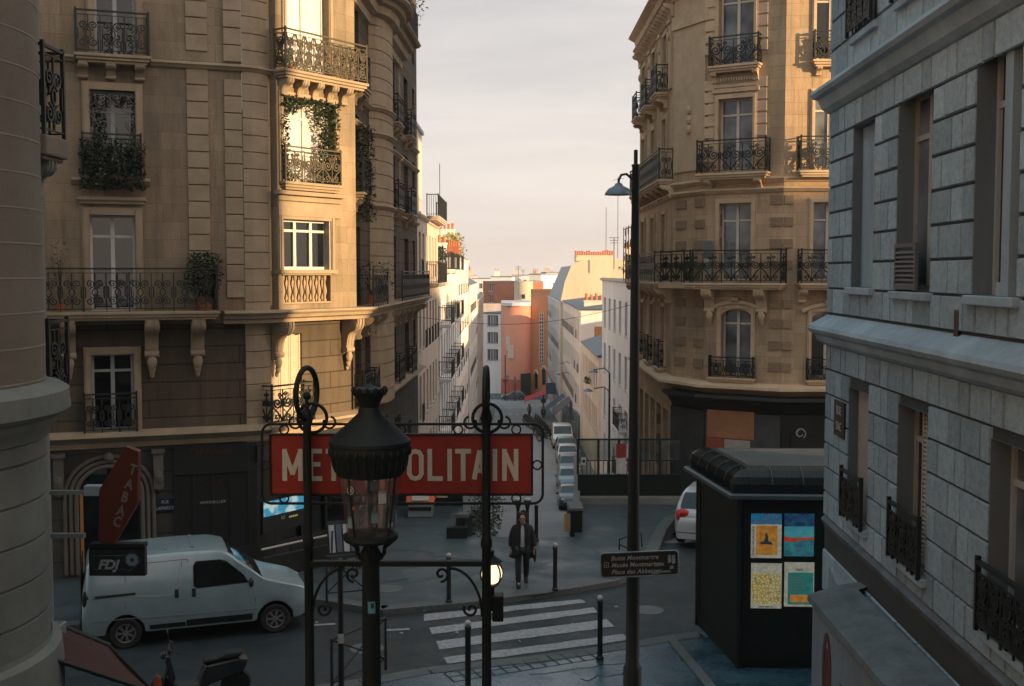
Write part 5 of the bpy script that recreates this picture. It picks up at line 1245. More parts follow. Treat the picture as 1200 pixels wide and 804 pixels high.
for x,y in ((333,503.5),(333,584),(311.5,545),(537,503.5),(605,503.5),(605,584),(629.5,545),(470,503.5),(470,584)):
    loop2([(x+5.2*cos(k*PI/8),y+5.2*sin(k*PI/8)) for k in range(16)],.007,ms,'ring',True)
for x0 in (366,571):
    for s in (-1,1):
        MB().tube([tuple(pt(x0+s*(20+7*cos(t)),495+7*sin(t)*1,9)) for t in [k*PI/7 for k in range(-3,9)]],.009,6).build('scroll',M_['green'],ms,I4,smooth=True)
    loop2([(x0+17*cos(k*PI/12),490+17*sin(k*PI/12)) for k in range(24)],.014,ms,'ring',True)
def mpost(px,lab,tilt):
    D=8.93; t=thing('sign_post',lab,'post',TR(pt(px,600,D).x,D,3.0)); x=pt(px,600,D).x
    m=MB(); zt=pt(px,495,D).z; zz=3.0
    m.lathe([(.09,0),(.09,.25),(.06,.3),(.045,.5),(.038,1.0),(.036,pt(px,640,D).z-3.0-.02),(.046,pt(px,640,D).z-3.0),(.046,pt(px,634,D).z-3),(.034,pt(px,628,D).z-3),(.032,pt(px,500,D).z-3),(.05,pt(px,490,D).z-3),(.03,pt(px,480,D).z-3)],14)
    m.build('pole',M_['green'],t,TR(x,D,3.0),smooth=True)
    zc=pt(px,461,D).z; h=pt(px,431,D).z-zc
    MB().tube([(x+h*.98*cos(k*PI/14)*sin(tilt),D+h*.98*cos(k*PI/14)*cos(tilt),zc+h*sin(k*PI/14)) for k in range(28)],.022,8,True).build('finial_ring',M_['green'],t,I4,smooth=True)
    m=MB(); m.tube([(x,D,zc-h-.05),(x,D,zc-h*.2)],[.03,.012],8); m.ball((x,D,zc-h*.1),.035,8); m.build('finial',M_['green'],t,I4,smooth=True)
    return t
mp1=mpost(361,'green iron post with ring finial at the left end of the METROPOLITAIN sign',R(14)); mp2=mpost(570,'green iron post with ring finial, before the last letters of the METROPOLITAIN sign',R(2))
xb=thing('cross_bar','dark green cross bar with scroll brackets under the METROPOLITAIN sign, between the two posts','bar',TR(pt(465,660,8.93).x,8.93,pt(465,660,8.93).z))
p0,p1=pt(363,660,8.93),pt(568,660,8.93)
MB().box(p0.x,p1.x,8.90,8.96,p0.z-.022,p0.z+.022).build('bar',M_['green'],xb,I4,bevel=.006)
def scr(px,py,s): 
    P=[(px+s*(6*cos(t)*(1-t/14)),py+6*sin(t)*(1-t/14)) for t in [k*.5 for k in range(18)]]; return P
for s,x0 in ((1,400),(-1,520)):
    pass
for s,xa in ((-1,567),(1,364)):
    P=[(xa+s*(2),722)]+[(xa+s*(2+38*(1-cos(t))),722-56*sin(t)) for t in [k*PI/2/9 for k in range(1,10)]]
    MB().tube([tuple(pt(x,y,8.93)) for x,y in P],.012,7).build('bracket',M_['green'],xb,I4,smooth=True)
    MB().tube([tuple(pt(x,y,8.93)) for x,y in [(xa+s*(50+9*(1-k/22)*cos(k*.42+1.5)),673+9*(1-k/22)*sin(k*.42+1.5)) for k in range(19)]],.011,7).build('scroll',M_['green'],xb,I4,smooth=True)
    MB().tube([tuple(pt(x,y,8.93)) for x,y in [(xa+s*(15+9*(1-k/22)*cos(k*.42-.5)),714+9*(1-k/22)*sin(k*.42-.5)) for k in range(19)]],.011,7).build('scroll',M_['green'],xb,I4,smooth=True)
# small glowing globe lamp on the right post
D=9.15; gl_=thing('globe_lamp','small lit globe lamp in an iron cage just behind the right sign post','lamp',TR(pt(577,690,D).x,D,pt(577,690,D).z))
c=pt(576,672,D); MB().ball(tuple(c),.088,20).build('globe',emis('warm_globe_light',(1.,.74,.46),.9),gl_,I4,smooth=True)
m=MB()
for k in range(6): t=k*PI/3+.35; m.tube([tuple(c+Vector((.095*cos(t)*sin(q),.095*sin(t)*sin(q),.11*cos(q)))) for q in [j*PI/8 for j in range(9)]],.0075,5)
m.lathe([(.075,.085),(.09,.1),(.05,.13),(.02,.15),(.02,.17),(.028,.185),(0,.2)],12).xf(Matrix.Translation(c),len(m.v)-12*7); m.build('cage',M_['green'],gl_,I4,smooth=True)
m=MB(); m.tube([tuple(c-Vector((0,0,.1))),tuple(c-Vector((.0,0,.3))),(pt(570,700,8.93).x,8.95,pt(570,712,8.93).z)],.025,8); m.build('bracket',M_['green'],gl_,I4)
m=MB(); a=pt(577,727,D); b=pt(590,697,D); m.box(a.x,b.x,D-.05,D+.08,a.z,b.z); m.build('junction_box',M_['green'],gl_,I4,bevel=.01)
# ================================================================ FOREGROUND LANTERN
D=8.3; lx0=pt(434,600,D).x; z=lambda py:pt(434,py,D).z; PX=D/FOC
lt=thing('street_lantern','large glazed iron lantern with sticker covered panes in front of the red sign','street lamp',TR(lx0,D,3.0))
LM=TR(lx0,D,0)
MB().lathe([(.1,3.0),(.1,3.6),(.075,3.7),(.068,z(760)),(.066,z(700)),(.064,z(660)),(.078,z(655)),(.078,z(648)),(.05,z(640))],20).build('post',M_['green'],lt,LM,smooth=True)
MB().lathe([(0,z(452)+.02),(.03,z(452)),(.075,z(455)),(.112,z(455)),(.12,z(459)),(.085,z(470)),(.07,z(477)),(.082,z(480)),(.085,z(484)),(.3,z(516)),(.302,z(520)),(.285,z(521))],28).build('hood',M_['green'],lt,LM,smooth=True)
m=MB()
for k in range(28):
    t=2*PI*k/28; m.ball((.288*cos(t),.288*sin(t),z(528)),.02,6,(1,1,1.8))
m.build('ornament',M_['green'],lt,LM,smooth=True); m=MB()
for k in range(28):
    t=2*PI*k/28; m.tube([(.275*cos(t),.275*sin(t),z(535)),(.262*cos(t),.262*sin(t),z(545)),(.25*cos(t),.25*sin(t),z(552))],[.012,.016,.008],5)
m.build('fluting',M_['green'],lt,LM,smooth=True); m=MB()
for k in range(12): t=2*PI*k/12; m.tube([(.1*cos(t),.1*sin(t),z(462)),(.118*cos(t),.118*sin(t),z(457)),(.122*cos(t),.122*sin(t),z(453))],[.02,.02,.008],6)
m.build('crown',M_['green'],lt,LM,smooth=True)
MB().lathe([(.285,z(519)),(.295,z(523)),(.29,z(532)),(.27,z(537)),(.272,z(543)),(.255,z(550)),(.24,z(556)),(.232,z(556)),(.235,z(520))],28).build('gallery',M_['green'],lt,LM,smooth=True)
gm_,nt_,b_=newmat('clear_lantern_glass'); nt_.nodes.remove(b_)
tr_=nt_.nodes.new('ShaderNodeBsdfTransparent'); tr_.inputs[0].default_value=(.82,.80,.80,1); gs=nt_.nodes.new('ShaderNodeBsdfGlossy'); gs.inputs['Roughness'].default_value=.12; gs.inputs[0].default_value=(.8,.8,.8,1)
df=nt_.nodes.new('ShaderNodeBsdfDiffuse'); df.inputs[0].default_value=(.25,.2,.2,1); m1=nt_.nodes.new('ShaderNodeMixShader'); m1.inputs[0].default_value=.10; nt_.links.new(tr_.outputs[0],m1.inputs[1]); nt_.links.new(gs.outputs[0],m1.inputs[2])
m2=nt_.nodes.new('ShaderNodeMixShader'); 
o_,_=coords(nt_); nn=ND(nt_,'ShaderNodeTexNoise',Scale=9.,Detail=5.); nt_.links.new(o_,nn.inputs['Vector']); mr=nt_.nodes.new('ShaderNodeMapRange'); mr.inputs[1].default_value=.4; mr.inputs[2].default_value=.75; mr.inputs[3].default_value=.06; mr.inputs[4].default_value=.38; nt_.links.new(nn.outputs[0],mr.inputs[0]); nt_.links.new(mr.outputs[0],m2.inputs[0])
nt_.links.new(m1.outputs[0],m2.inputs[1]); nt_.links.new(df.outputs[0],m2.inputs[2]); nt_.links.new(m2.outputs[0],nt_.nodes['Material Output'].inputs[0])
gn=MB().lathe([(.235,z(555)),(.172,z(626))],32).build('glass',gm_,lt,LM,smooth=True)
m=MB()
for k in range(4): t=k*PI/2+PI/4+.2; m.tube([(.238*cos(t),.238*sin(t),z(555)),(.175*cos(t),.175*sin(t),z(626))],.009,5)
m.lathe([(.172,z(624)),(.2,z(626)),(.205,z(630)),(.19,z(633)),(.05,z(634))],28); m.build('lower_ring',M_['green'],lt,LM,smooth=True)
m=MB(); m.tube([(0,0,z(640)),(0,0,z(560))],.022,8); m.lathe([(0,z(560)),(.09,z(560)),(.12,z(556)),(0,z(555))],16); m.tube([(.05,0,z(640)),(.045,0,z(575))],.008,6); m.build('gas_fitting',M_['green'],lt,LM)
for s in(-1,1): MB().tube([(s*.07,0,z(655)),(s*.1,0,z(648)),(s*.105,0,z(641)),(s*.16,0,z(634)),(s*.19,0,z(629))],.016,8).build('bracket',M_['green'],lt,LM,smooth=True)
for s in (0,PI): MB().tube([(.0,(-.07 if s else .07),z(655)),(0,(-.11 if s else .11),z(642)),(0,(-.18 if s else .18),z(631))],.016,8).build('bracket',M_['green'],lt,LM,smooth=True)
def sticker(px,py,w,h,c,par,rad=None,D0=8.3,tilt=0,glyph=None,nm='sticker',lab=None):
    # curved label hugging the tapering glass on the near side
    dx=(px-434)*PX; zc=z(py); r=rad or (.172+(.235-.172)*(zc-z(626))/(z(555)-z(626)))+.003
    y=-math.sqrt(max(.0004,r*r-dx*dx)); a=math.atan2(dx,-y); m=MB(); n=5
    for i in range(n+1):
        t=a+(i/n-.5)*w*PX/r
        for s in (0,1): m.v.append((r*sin(t)+ (0),-r*cos(t),zc+(s-.5)*h*PX+tilt*(i/n-.5)*.01))
    m.f=[(2*i,2*i+2,2*i+3,2*i+1) for i in range(n)]
    return m.build(nm,plain('sticker_print',c,.6,var=.3,scale=60,bump=0) ,par,LM,label=lab)
s1=sticker(415,569,13,14,(.02,.02,.022),gn,lab='black sticker with a white ring emblem')
r_=.225; m=MB(); th=math.asin((415-434)*PX/r_); zc=z(569); 
for q,rad_ in ((0,.028),): m.line2([(rad_*cos(k*PI/8),rad_*sin(k*PI/8)) for k in range(16)],.003,.001,0,True)
m.line2([(-.012,.012),(.0,.012),(.0,-.014)],.003,.001); m.line2([(.016,.012),(.004,.012),(.005,0),(.014,-.003),(.012,-.012),(.003,-.012)],.003,.001)
m.xf(Matrix.Translation((r_*sin(th),-r_*cos(th)-.002,zc))@Matrix.Rotation(th,4,'Z')); m.build('sticker_emblem',M_['light'],gn,LM)
sticker(443,563,9,11,(.03,.06,.09),gn); sticker(452,577,10,15,(.42,.42,.42),gn,lab='pale sticker with a dark figure'); sticker(452,577,4,7,(.04,.04,.05),gn,rad=.2165)
sticker(443,600,8,14,(.12,.19,.22),gn); sticker(413,607,8,14,(.2,.3,.33),gn,lab='pale blue sticker low on the left pane'); sticker(418,590,5,4,(.4,.09,.04),gn); sticker(465,605,5,16,(.42,.40,.38),gn,lab='torn white sticker on the right edge'); sticker(460,612,8,5,(.42,.4,.38),gn)
sticker(436,709,9,14,(.10,.28,.38),lt,rad=.069,lab='pale blue sticker on the post'); sticker(437,707,4,6,(.02,.03,.05),lt,rad=.0705)
# ================================================================ TALL STREET LAMP WITH DIRECTION SIGN
D=17.; x=pt(743,500,D).x
sl_=thing('street_lamp','tall dark street lamp pole with a shallow bell shade, standing left of the kiosk','street lamp',TR(x,D,.12)); SM=TR(x,D,0)
zz=lambda py:pt(743,py,D).z
MB().lathe([(.14,.12),(.14,1.2),(.105,1.25),(.1,zz(690)),(.085,zz(560)),(.068,zz(350)),(.055,zz(196)),(.062,zz(195)),(.062,zz(193)),(.03,zz(192)),(.03,zz(176)),(0,zz(175))],16).build('pole',M_['blk'],sl_,SM,smooth=True)
s=pt(725,222,D).x-x
MB().tube([(0,0,zz(216)),(-.03,0,zz(211)),(s*.55,0,zz(204)),(s*.85,0,zz(205)),(s,0,zz(211)),(s,0,zz(217))],.02,8).build('arm',M_['blk'],sl_,SM,smooth=True)
MB().lathe([(0,zz(214)),(.05,zz(215)),(.07,zz(218)),(.15,zz(221)),(.2,zz(226)),(.21,zz(228.5)),(.2,zz(228.5)),(0,zz(227))],20,(s,0)).build('lamp_shade',M_['zinc'],sl_,SM,smooth=True)
# direction sign on the pole
ds=thing('direction_sign','brown tourist direction sign with a grey rim and stickers, strapped to the tall lamp pole','sign',TR(x,D-.14,zz(675)))
a=pt(704,671,D-.14); b=pt(795,646,D-.14); tl=R(2.4); DM=TR((a.x+b.x)/2,D-.14,0)@Matrix.Translation((0,0,pt(750,661,D-.14).z))@Matrix.Rotation(-tl,4,'Y'); hw,hh=(b.x-a.x)/2,.185
rr=[]; 
for cx_,cz_,a0 in ((hw-.05,hh-.05,0),(-hw+.05,hh-.05,90),(-hw+.05,-hh+.05,180),(hw-.05,-hh+.05,270)):
    for k in range(5): t=R(a0+22.5*k); rr.append((cx_+.05*cos(t),cz_+.05*sin(t)))
MB().yprism(rr,0,.02).build('panel',plain('brown_sign_paint',(.03,.02,.014),.5,var=.2,bump=0),ds,DM)
MB().tube([(x_,-.004,z_) for x_,z_ in rr],.011,6,True).build('rim',M_['gmet'],ds,DM,smooth=True)
for k,l in enumerate(('Butte Montmartre','Musée Montmartre','Place des Abbesses')):
    text_mb(l,.066,.95,.002,.0015,'LEFT',1.05,.25).xf(Matrix.Translation((-hw+.155,-.003,.07-k*.105))).build('lettering',M_['light'],ds,DM)
m=MB(); m.line2([(-hw+.05,-.03),(-hw+.115,-.03),(-hw+.115,.045),(-hw+.05,.045)],.005,.002,-.004,True); m.line2([(-hw+.083,-.015),(-hw+.083,.025)],.006,.002,-.004); m.build('pictogram',M_['light'],ds,DM)
for (sx,sz,w_,h_,c_) in ((hw-.28,-.02,.14,.05,(.22,.3,.36)),(hw-.13,.06,.05,.13,(.33,.4,.42)),(hw-.07,.05,.05,.15,(.33,.4,.42)),(hw-.1,-.07,.06,.05,(.3,.36,.38)),(hw-.22,-.13,.22,.035,(.25,.3,.32)),(hw-.35,-.15,.12,.03,(.25,.3,.32))):
    MB().yprism([(sx-w_/2,sz-h_/2),(sx+w_/2,sz-h_/2*.7),(sx+w_/2*.8,sz+h_/2),(sx-w_/2*.9,sz+h_/2*.8)],-.006,-.002).build('sticker',plain('torn_sticker',c_,.7,var=.5,scale=25,bump=0),ds,DM)
m=MB(); m.box(-.13,.13,.02,.07,-.06,-.03); m.box(-.13,.13,.02,.07,.06,.09); m.build('strap',M_['gmet'],ds,TR(x,D-.14,zz(661)))
bk=thing('sign_bracket','thin iron bracket frame on the tall lamp pole above the brown sign','bracket',TR(x,D,zz(650)))
m=MB(); m.tube([(-.2,.1,zz(646)),(-.2,.1,zz(634)),(0,.2,zz(630)),(.13,.1,zz(627)),(.14,.05,zz(642))],.012,6); m.tube([(-.2,.1,zz(640)),(-.05,.1,zz(645))],.01,6); m.tube([(0,.2,zz(630)),(0,0,zz(630))],.012,6); m.build('frame',M_['iron'],bk,SM)
# second slim pole right of the kiosk side
D=20.8; x=pt(817,600,D).x
# ================================================================ KIOSK
kk=thing('advertising_kiosk','black kiosk with ribbed roof edge and four bright posters on its front','kiosk',TR(5.0,21.2,.12))
kl=pt(817,749,22.55); kn=(pt(865,700,20.05).x,20.05); K0=(kl.x,22.55); K1=kn; K2=(6.3,19.95); K3=(6.7,22.5)
kh=pt(865,575,20.45).z; kp=[K0,K1,K2,K3]
kp_=[K0,K1,K2,K3]
MB().prism([(p[0],p[1]) for p in kp_],.12,kh).build('body',M_['kio'],kk,I4)
fs=Seg(*K1,*K2); ls=Seg(*K0,*K1)
cl=[K3,K0,K1,K2,K3]
def ringsweep(P,prof,zc,mat,nm,par):
    Q=P+[P[0],P[1]]; m=sweep(Q,prof,zc); 
    # closed loop: build rows from offsets of the closed polygon
    n=len(P); m=MB(); rows=[]
    for o,dz in prof:
        off=offset([P[-1]]+P+[P[0]],o)[1:-1]; rows.append([(x,y,zc+dz) for x,y in off])
    for r_ in rows: m.v+=r_
    for j in range(len(rows)-1):
        for i in range(n): m.f.append((j*n+i,(j+1)*n+i,(j+1)*n+(i+1)%n,j*n+(i+1)%n))
    return m.build(nm,M_[mat],par,I4)
KP=[K0,K1,K2,K3]
ringsweep(KP,[(0,.03),(.2,.06),(.24,.03),(.24,-.03),(.2,-.05),(0,-.02)],kh,'eav','eaves',kk)
ringsweep(KP,[(.15,.06),(.17,.22),(.12,.34),(.0,.44),(-.14,.48),(-.3,.48)],kh,'kir','roof_edge',kk)
MB().prism(offset([KP[-1]]+KP+[KP[0]],-.25)[1:-1],kh+.3,kh+.485).build('roof',M_['kit'],kk,I4)
rb_=MB()
for s in (fs,ls,Seg(*K2,*K3)):
    n=int(s.L/.045)
    for i in range(1,n): 
        u=s.L*i/n; P=[(u,-.155,kh+.08),(u,-.178,kh+.22),(u,-.128,kh+.345),(u,-.005,kh+.448),(u,.14,kh+.488)]
        if i%12: rb_.tube([tuple(s.M@Vector(p)) for p in P],.007,4)
        else: rb_.tube([tuple(s.M@Vector(p)) for p in P],.022,5)
rb_.build('roof_ribs',M_['kir'],kk,I4)
for p in (K0,K1,K2): MB().lathe([(.05,.12),(.05,kh)],8,p).build('corner_post',M_['kir'],kk,I4)
m=MB()
for s in(fs,ls):
    m2_=MB(); m2_.box(.08,s.L-.08,-.02,.0,.25,.35); m2_.box(.08,s.L-.08,-.02,0,kh-.25,kh-.12); m2_.box(.08,.16,-.02,0,.35,kh-.25); m2_.box(s.L-.16,s.L-.08,-.02,0,.35,kh-.25); m2_.xf(s.M); m.add(m2_.v,m2_.f)
    m.build('panel_frame',M_['kio'],kk,I4); m=MB()
def poster(x0,x1,y0,y1,lab,fn):
    a,b,c,d=fs.rect(x0,x1,y0,y1,.03); a1,b1=fs.uz(x0,y1,.03),fs.uz(x1,y0,.03)
    t=thing('poster',lab,'poster',fs.M@Matrix.Translation(((a+b)/2,-.03,c)))
    def bx(nm,u0,u1,v0,v1,mat,lift): # fractions, v from top
        return MB().box(a+(b-a)*u0,a+(b-a)*u1,-.03-lift,-.0301-lift+.0025,d-(d-c)*v1,d-(d-c)*v0).build(nm,mat,t,fs.M)
    def tx(s_,u,v,h,c_,al='CENTER'): text_mb(s_,(d-c)*h,.9,.001,.001,al).xf(Matrix.Translation((a+(b-a)*u,-.038,d-(d-c)*v))).build('lettering',c_,t,fs.M)
    fn(bx,tx,a,b,c,d,t); return t
def gmat(n,c,s=.22,c2=None,sc=9,det=4.,lo=.4,hi=.6):   # softly backlit print
    m,nt,b=newmat(n); v,o=coords(nt,'xz'); nz_=ND(nt,'ShaderNodeTexNoise',Scale=float(sc),Detail=det,Roughness=.7); nt.links.new(v,nz_.inputs['Vector'])
    cc=mixc(nt,ramp(nt,nz_.outputs[0],lo,hi),c,c2 or tuple(x*.7 for x in c)); nt.links.new(cc,b.inputs['Base Color']); nt.links.new(cc,b.inputs['Emission Color']); b.inputs['Emission Strength'].default_value=s*.62; b.inputs['Roughness'].default_value=.3; return m
wp_=gmat('backlit_white_print',(.60,.58,.48)); bl_=gmat('backlit_blue_print',(.02,.22,.46),.25)
def pA(bx,tx,a,b,c,d,t):
    bx('sheet',0,1,0,1,wp_,0); bx('title_band',0,1,0,.24,bl_,.003); tx("l'officiel",.92,.10,.10,M_['light'],'RIGHT'); tx('spectacles',.96,.215,.11,M_['light'],'RIGHT')
    bx('picture',.17,.86,.27,.93,gmat('backlit_amber_print',(.42,.17,.02),.25,(.62,.30,.05),7),.003); bx('picture',.04,.11,.27,.96,gmat('backlit_text_strip',(.5,.5,.42),.2,(.05,.05,.05),60,2.,.5,.52),.003)
    m=MB(); u=(a+b)/2; zc=d-(d-c)*.68; w=(b-a)
    m.yprism([(u-w*.2,zc),(u+w*.22,zc-.01),(u+w*.15,zc+.04),(u+w*.07,zc+.05),(u+w*.06,zc+.13),(u+w*.02,zc+.19),(u-w*.04,zc+.2),(u-w*.03,zc+.12),(u-w*.08,zc+.05),(u-w*.17,zc+.04)],-.041,-.036); m.build('figure_print',M_['zinc'],t,fs.M)
def pB(bx,tx,a,b,c,d,t):
    bx('sheet',0,1,0,1,gmat('backlit_teal_print',(.02,.13,.17),.3,(.05,.24,.27),6),0); bx('picture',0,1,.0,.32,gmat('backlit_night_print',(.01,.03,.10),.3,(.02,.10,.17),9),.003); bx('picture',0,1,.3,.56,gmat('backlit_cyan_print',(.08,.36,.42),.3,(.05,.28,.34),4),.004)
    m=MB(); w=b-a; zc=d-(d-c)*.6; m.yprism([(a,zc-.03),(a+w*.3,zc-.045),(a+w*.6,zc-.01),(b,zc),(b,zc+.04),(a+w*.6,zc+.035),(a+w*.3,zc+.02),(a,zc+.06)],-.044,-.036); m.build('picture',gmat('backlit_red_print',(.6,.06,.02),.3),t,fs.M)
    tx('lieu',.5,.87,.09,M_['light'])
def pC(bx,tx,a,b,c,d,t):
    bx('sheet',0,1,0,1,wp_,0)
    m,nt,bb=newmat('backlit_city_map'); v,o=coords(nt,'xz'); vo=nt.nodes.new('ShaderNodeTexVoronoi'); vo.feature='DISTANCE_TO_EDGE'; vo.inputs['Scale'].default_value=17; nt.links.new(v,vo.inputs['Vector'])
    nz_=ND(nt,'ShaderNodeTexNoise',Scale=4.,Detail=3.); nt.links.new(v,nz_.inputs['Vector'])
    cc=mixc(nt,ramp(nt,vo.outputs['Distance'],.0,.12),(.10,.10,.08),mixc(nt,ramp(nt,nz_.outputs[0],.4,.65),(.58,.42,.12),(.48,.44,.2))); nt.links.new(cc,bb.inputs['Base Color']); nt.links.new(cc,bb.inputs['Emission Color']); bb.inputs['Emission Strength'].default_value=.22
    bx('map_print',.03,.97,.23,.9,m,.003); tx('vous etes ici',.5,.975,.045,M_['blk'])
def pD(bx,tx,a,b,c,d,t):
    bx('sheet',0,1,0,1,wp_,0); bx('picture',.12,.97,.23,.95,gmat('backlit_green_print',(.02,.17,.15),.3,(.03,.24,.2),5),.003); bx('picture',.2,.95,.73,.9,gmat('backlit_orange_print',(.62,.25,.05),.3),.005)
    for k,l in enumerate(('DEMAIN C EST','PARIS ET SES','QUARTIERS QUI','VOUS ACCUEILLENT','TOUTE L ANNEE','ENSEMBLE')): tx(l,.16,.36+k*.06,.036,M_['light'],'LEFT')
    tx('PARIS',.5,.19,.05,M_['blk'])
poster(880,916,602,654,'poster with a blue title band over an amber picture, top left on the black kiosk',pA)
poster(919,954,602,652,'dark teal poster crossed by a red band, top right on the black kiosk',pB)
poster(880,916,660,713,'yellow city map poster, bottom left on the black kiosk',pC)
poster(919,954,659,711,'green and orange text poster, bottom right on the black kiosk',pD)
# ================================================================ BOLLARDS
def bollard(px,pyb,h,lab,ballc=True):
    x,y=gp(px,pyb,.12); t=thing('bollard',lab,'bollard',TR(x,y,.12),group='white topped bollards round the crossing')
    T=TR(x,y,.12); MB().lathe([(.07,0),(.07,.05),(.05,.07),(.048,h-.16),(.058,h-.14),(.058,h-.11),(.04,h-.09),(.0,h-.09)],12).build('post',M_['blk'],t,T,smooth=True)
    MB().ball((0,0,h-.05),.055,12).build('cap',M_['light'],t,T,smooth=True); return t
bollard(526,706,1.08,'bollard on the far pavement left of the walking person'); bollard(650.5,692,1.08,'bollard on the far pavement right of the walking person')
bollard(703,773,1.2,'bollard at the near kerb, right end of the crosswalk'); bollard(548.5,812,1.25,'bollard at the near kerb beside the right sign post')
bollard(628.5,634,1.05,'slim bollard behind the walking person, at the top of the sloping street'); 
for px,lb_ in ((607,'left one of the two cup topped posts above the walking person'),(618,'right one of the two cup topped posts above the walking person')):
    x,y=gp(px,632,.12); t=thing('iron_post',lb_,'post',TR(x,y,.12)); T=TR(x,y,.12)
    MB().lathe([(.05,0),(.045,.7),(.04,.8),(.09,.98),(.1,1.05),(.06,1.05),(0,1.0)],10).build('post',M_['blk'],t,T,smooth=True); MB().lathe([(0,1.02),(.085,1.06),(.08,1.1),(0,1.12)],10).build('cap',M_['light'],t,T,smooth=True)
# ================================================================ RIGHT PARAPET, FENCE, LEFT PARAPET
pw=thing('parapet_wall','low stone parapet with pale coping running down beside the parked cars','wall',TR(1.75,31,0))
def slopewall(P,w0,zt,zb,mat,cmat,par,ct=.09):
    # P: list of (x,y); zt(y) top; zb(y) bottom
    a=offset(P,w0/2); b=offset(P,-w0/2); m=MB(); n=len(P)
    for (x,y),(X,Y) in zip(a,b): m.v+=[(x,y,zb(y)),(x,y,zt(y)),(X,Y,zt(Y)),(X,Y,zb(Y))]
    for i in range(n-1):
        k=4*i
        for j in range(4): m.f.append((k+j,k+4+j,k+4+(j+1)%4,k+(j+1)%4))
    m.f+=[(0,1,2,3),(4*n-1,4*n-2,4*n-3,4*n-4)]; m.build('wall',M_[mat],par,I4,fix=True)
    a=offset(P,w0/2+.05); b=offset(P,-w0/2-.05); m=MB()
    for (x,y),(X,Y) in zip(a,b): m.v+=[(x,y,zt(y)+.002),(x,y,zt(y)+ct),(X,Y,zt(Y)+ct),(X,Y,zt(Y)+.002)]
    for i in range(n-1):
        k=4*i
        for j in range(4): m.f.append((k+j,k+4+j,k+4+(j+1)%4,k+(j+1)%4))
    m.f+=[(0,1,2,3),(4*n-1,4*n-2,4*n-3,4*n-4)]; m.build('coping',M_[cmat],par,I4,fix=True)
MB().box(1.6,1.92,30.7,31.6,-.1,.72).build('end_pier',M_['kio'],pw,I4,bevel=.02); MB().box(1.57,1.95,30.67,31.63,.722,.8).build('pier_cap',M_['kerb'],pw,I4,bevel=.01)
PP=[(1.80,31.6),(2.08,36),(2.57,45),(2.83,50)]
slopewall(PP,.1,lambda y:.75-(y-31)*.09,lambda y:ground(y)-.3,'dul2','kerb',pw)
x,y=1.5,30.85; t=thing('marker_panel','small yellow and white marker panel against the end of the stone parapet','sign',TR(x,y,.12))
MB().box(x-.07,x+.05,y-.05,y-.02,.12,.62).build('panel',plain('yellow_plastic',(.5,.28,.06),.5),t,I4,bevel=.01); MB().box(x+.05,x+.14,y-.05,y-.02,.12,.62).build('panel',M_['light'],t,I4,bevel=.01)
fe=thing('fence','glazed iron fence on a dark wall, closing the square on the right','fence',TR(4,34.9,.12))
a,b=pt(677,590,34.9).x,pt(797,590,34.9).x; zw=pt(735,556,34.9).z; zt=pt(735,516,34.9).z
MB().box(a,b,34.85,35.0,-7,zw).build('wall',M_['kio'],fe,I4); MB().box(a-.05,b+.3,34.5,34.84,0,.32).build('ledge',M_['dul2'],fe,I4,bevel=.01)
m=MB(); n=5
for k in range(n+1): u=a+(b-a)*k/n; m.box(u-.035,u+.035,34.88,34.96,zw,zt+.05)
m.box(a,b,34.89,34.95,zt,zt+.05); m.box(a,b,34.89,34.95,zw+.42,zw+.45); k=a
while k<b: m.box(k,k+.02,34.91,34.93,zw,zw+.42); k+=.13
m.build('rails',M_['iron'],fe,I4)
fg,nt_,b_=newmat('fence_glass'); nt_.nodes.remove(b_); t1=nt_.nodes.new('ShaderNodeBsdfTransparent'); t1.inputs[0].default_value=(.72,.78,.78,1); g1=nt_.nodes.new('ShaderNodeBsdfGlossy'); g1.inputs['Roughness'].default_value=.08; ms_=nt_.nodes.new('ShaderNodeMixShader'); ms_.inputs[0].default_value=.07; nt_.links.new(t1.outputs[0],ms_.inputs[1]); nt_.links.new(g1.outputs[0],ms_.inputs[2]); nt_.links.new(ms_.outputs[0],nt_.nodes['Material Output'].inputs[0])
MB().box(a+.04,b-.04,34.915,34.925,zw+.46,zt).build('glass',fg,fe,I4)
t=thing('poster','red and white paper posters stuck on the glass of the right hand fence','poster',TR(pt(727,535,34.8).x,34.86,zw+.5))
for x0,x1,y0,y1,c_ in ((722,733.5,520,536,(.28,.03,.02)),(722,733,537,555,(.55,.5,.5)),(734.5,739,520,536,(.5,.5,.5)),(734.5,739,537,553,(.25,.05,.05))):
    p,q=pt(x0,y1,34.86),pt(x1,y0,34.86); MB().box(p.x,q.x,34.86,34.872,p.z,q.z).build('sheet',plain('poster_print',c_,.6,var=.4,scale=12,bump=0),t,I4)
t=thing('notice','small white notice with a black symbol on the fence end','sign',TR(pt(684,540,34.8).x,34.86,zw+.2)); p,q=pt(681,545,34.86),pt(687,536,34.86); MB().box(p.x,q.x,34.86,34.87,p.z,q.z).build('panel',M_['light'],t,I4); MB().ball(((p.x+q.x)/2,34.858,(p.z+q.z)/2),.05,8,(1,.05,1)).build('symbol',M_['blk'],t,I4)
MB().prism([(1.7,30.3),(a+3.5,30.3),(a+3.5,34.9),(2.05,34.9)],-7,.1)
lw=thing('parapet_wall','sloping stone parapet with pale coping on the left edge of the descending street','wall',TR(-1.4,31,0))
slopewall([(-1.38,30.3),(-1.33,36),(-1.30,46)][::-1],.26,lambda y:.62-(y-30.3)*.19,lambda y:ground(y)-.6,'kio','kerb',lw)
MB().box(-1.75,-1.2,30.0,30.28,.1,.42).build('end_block',M_['kio'],lw,I4,bevel=.02)
plant('shrub','dark scraggly shrubs growing on the street side of the left sloping parapet',(-.75,33.5,-.7),1600,(.5,2.8,1.5),.10,pot=0)
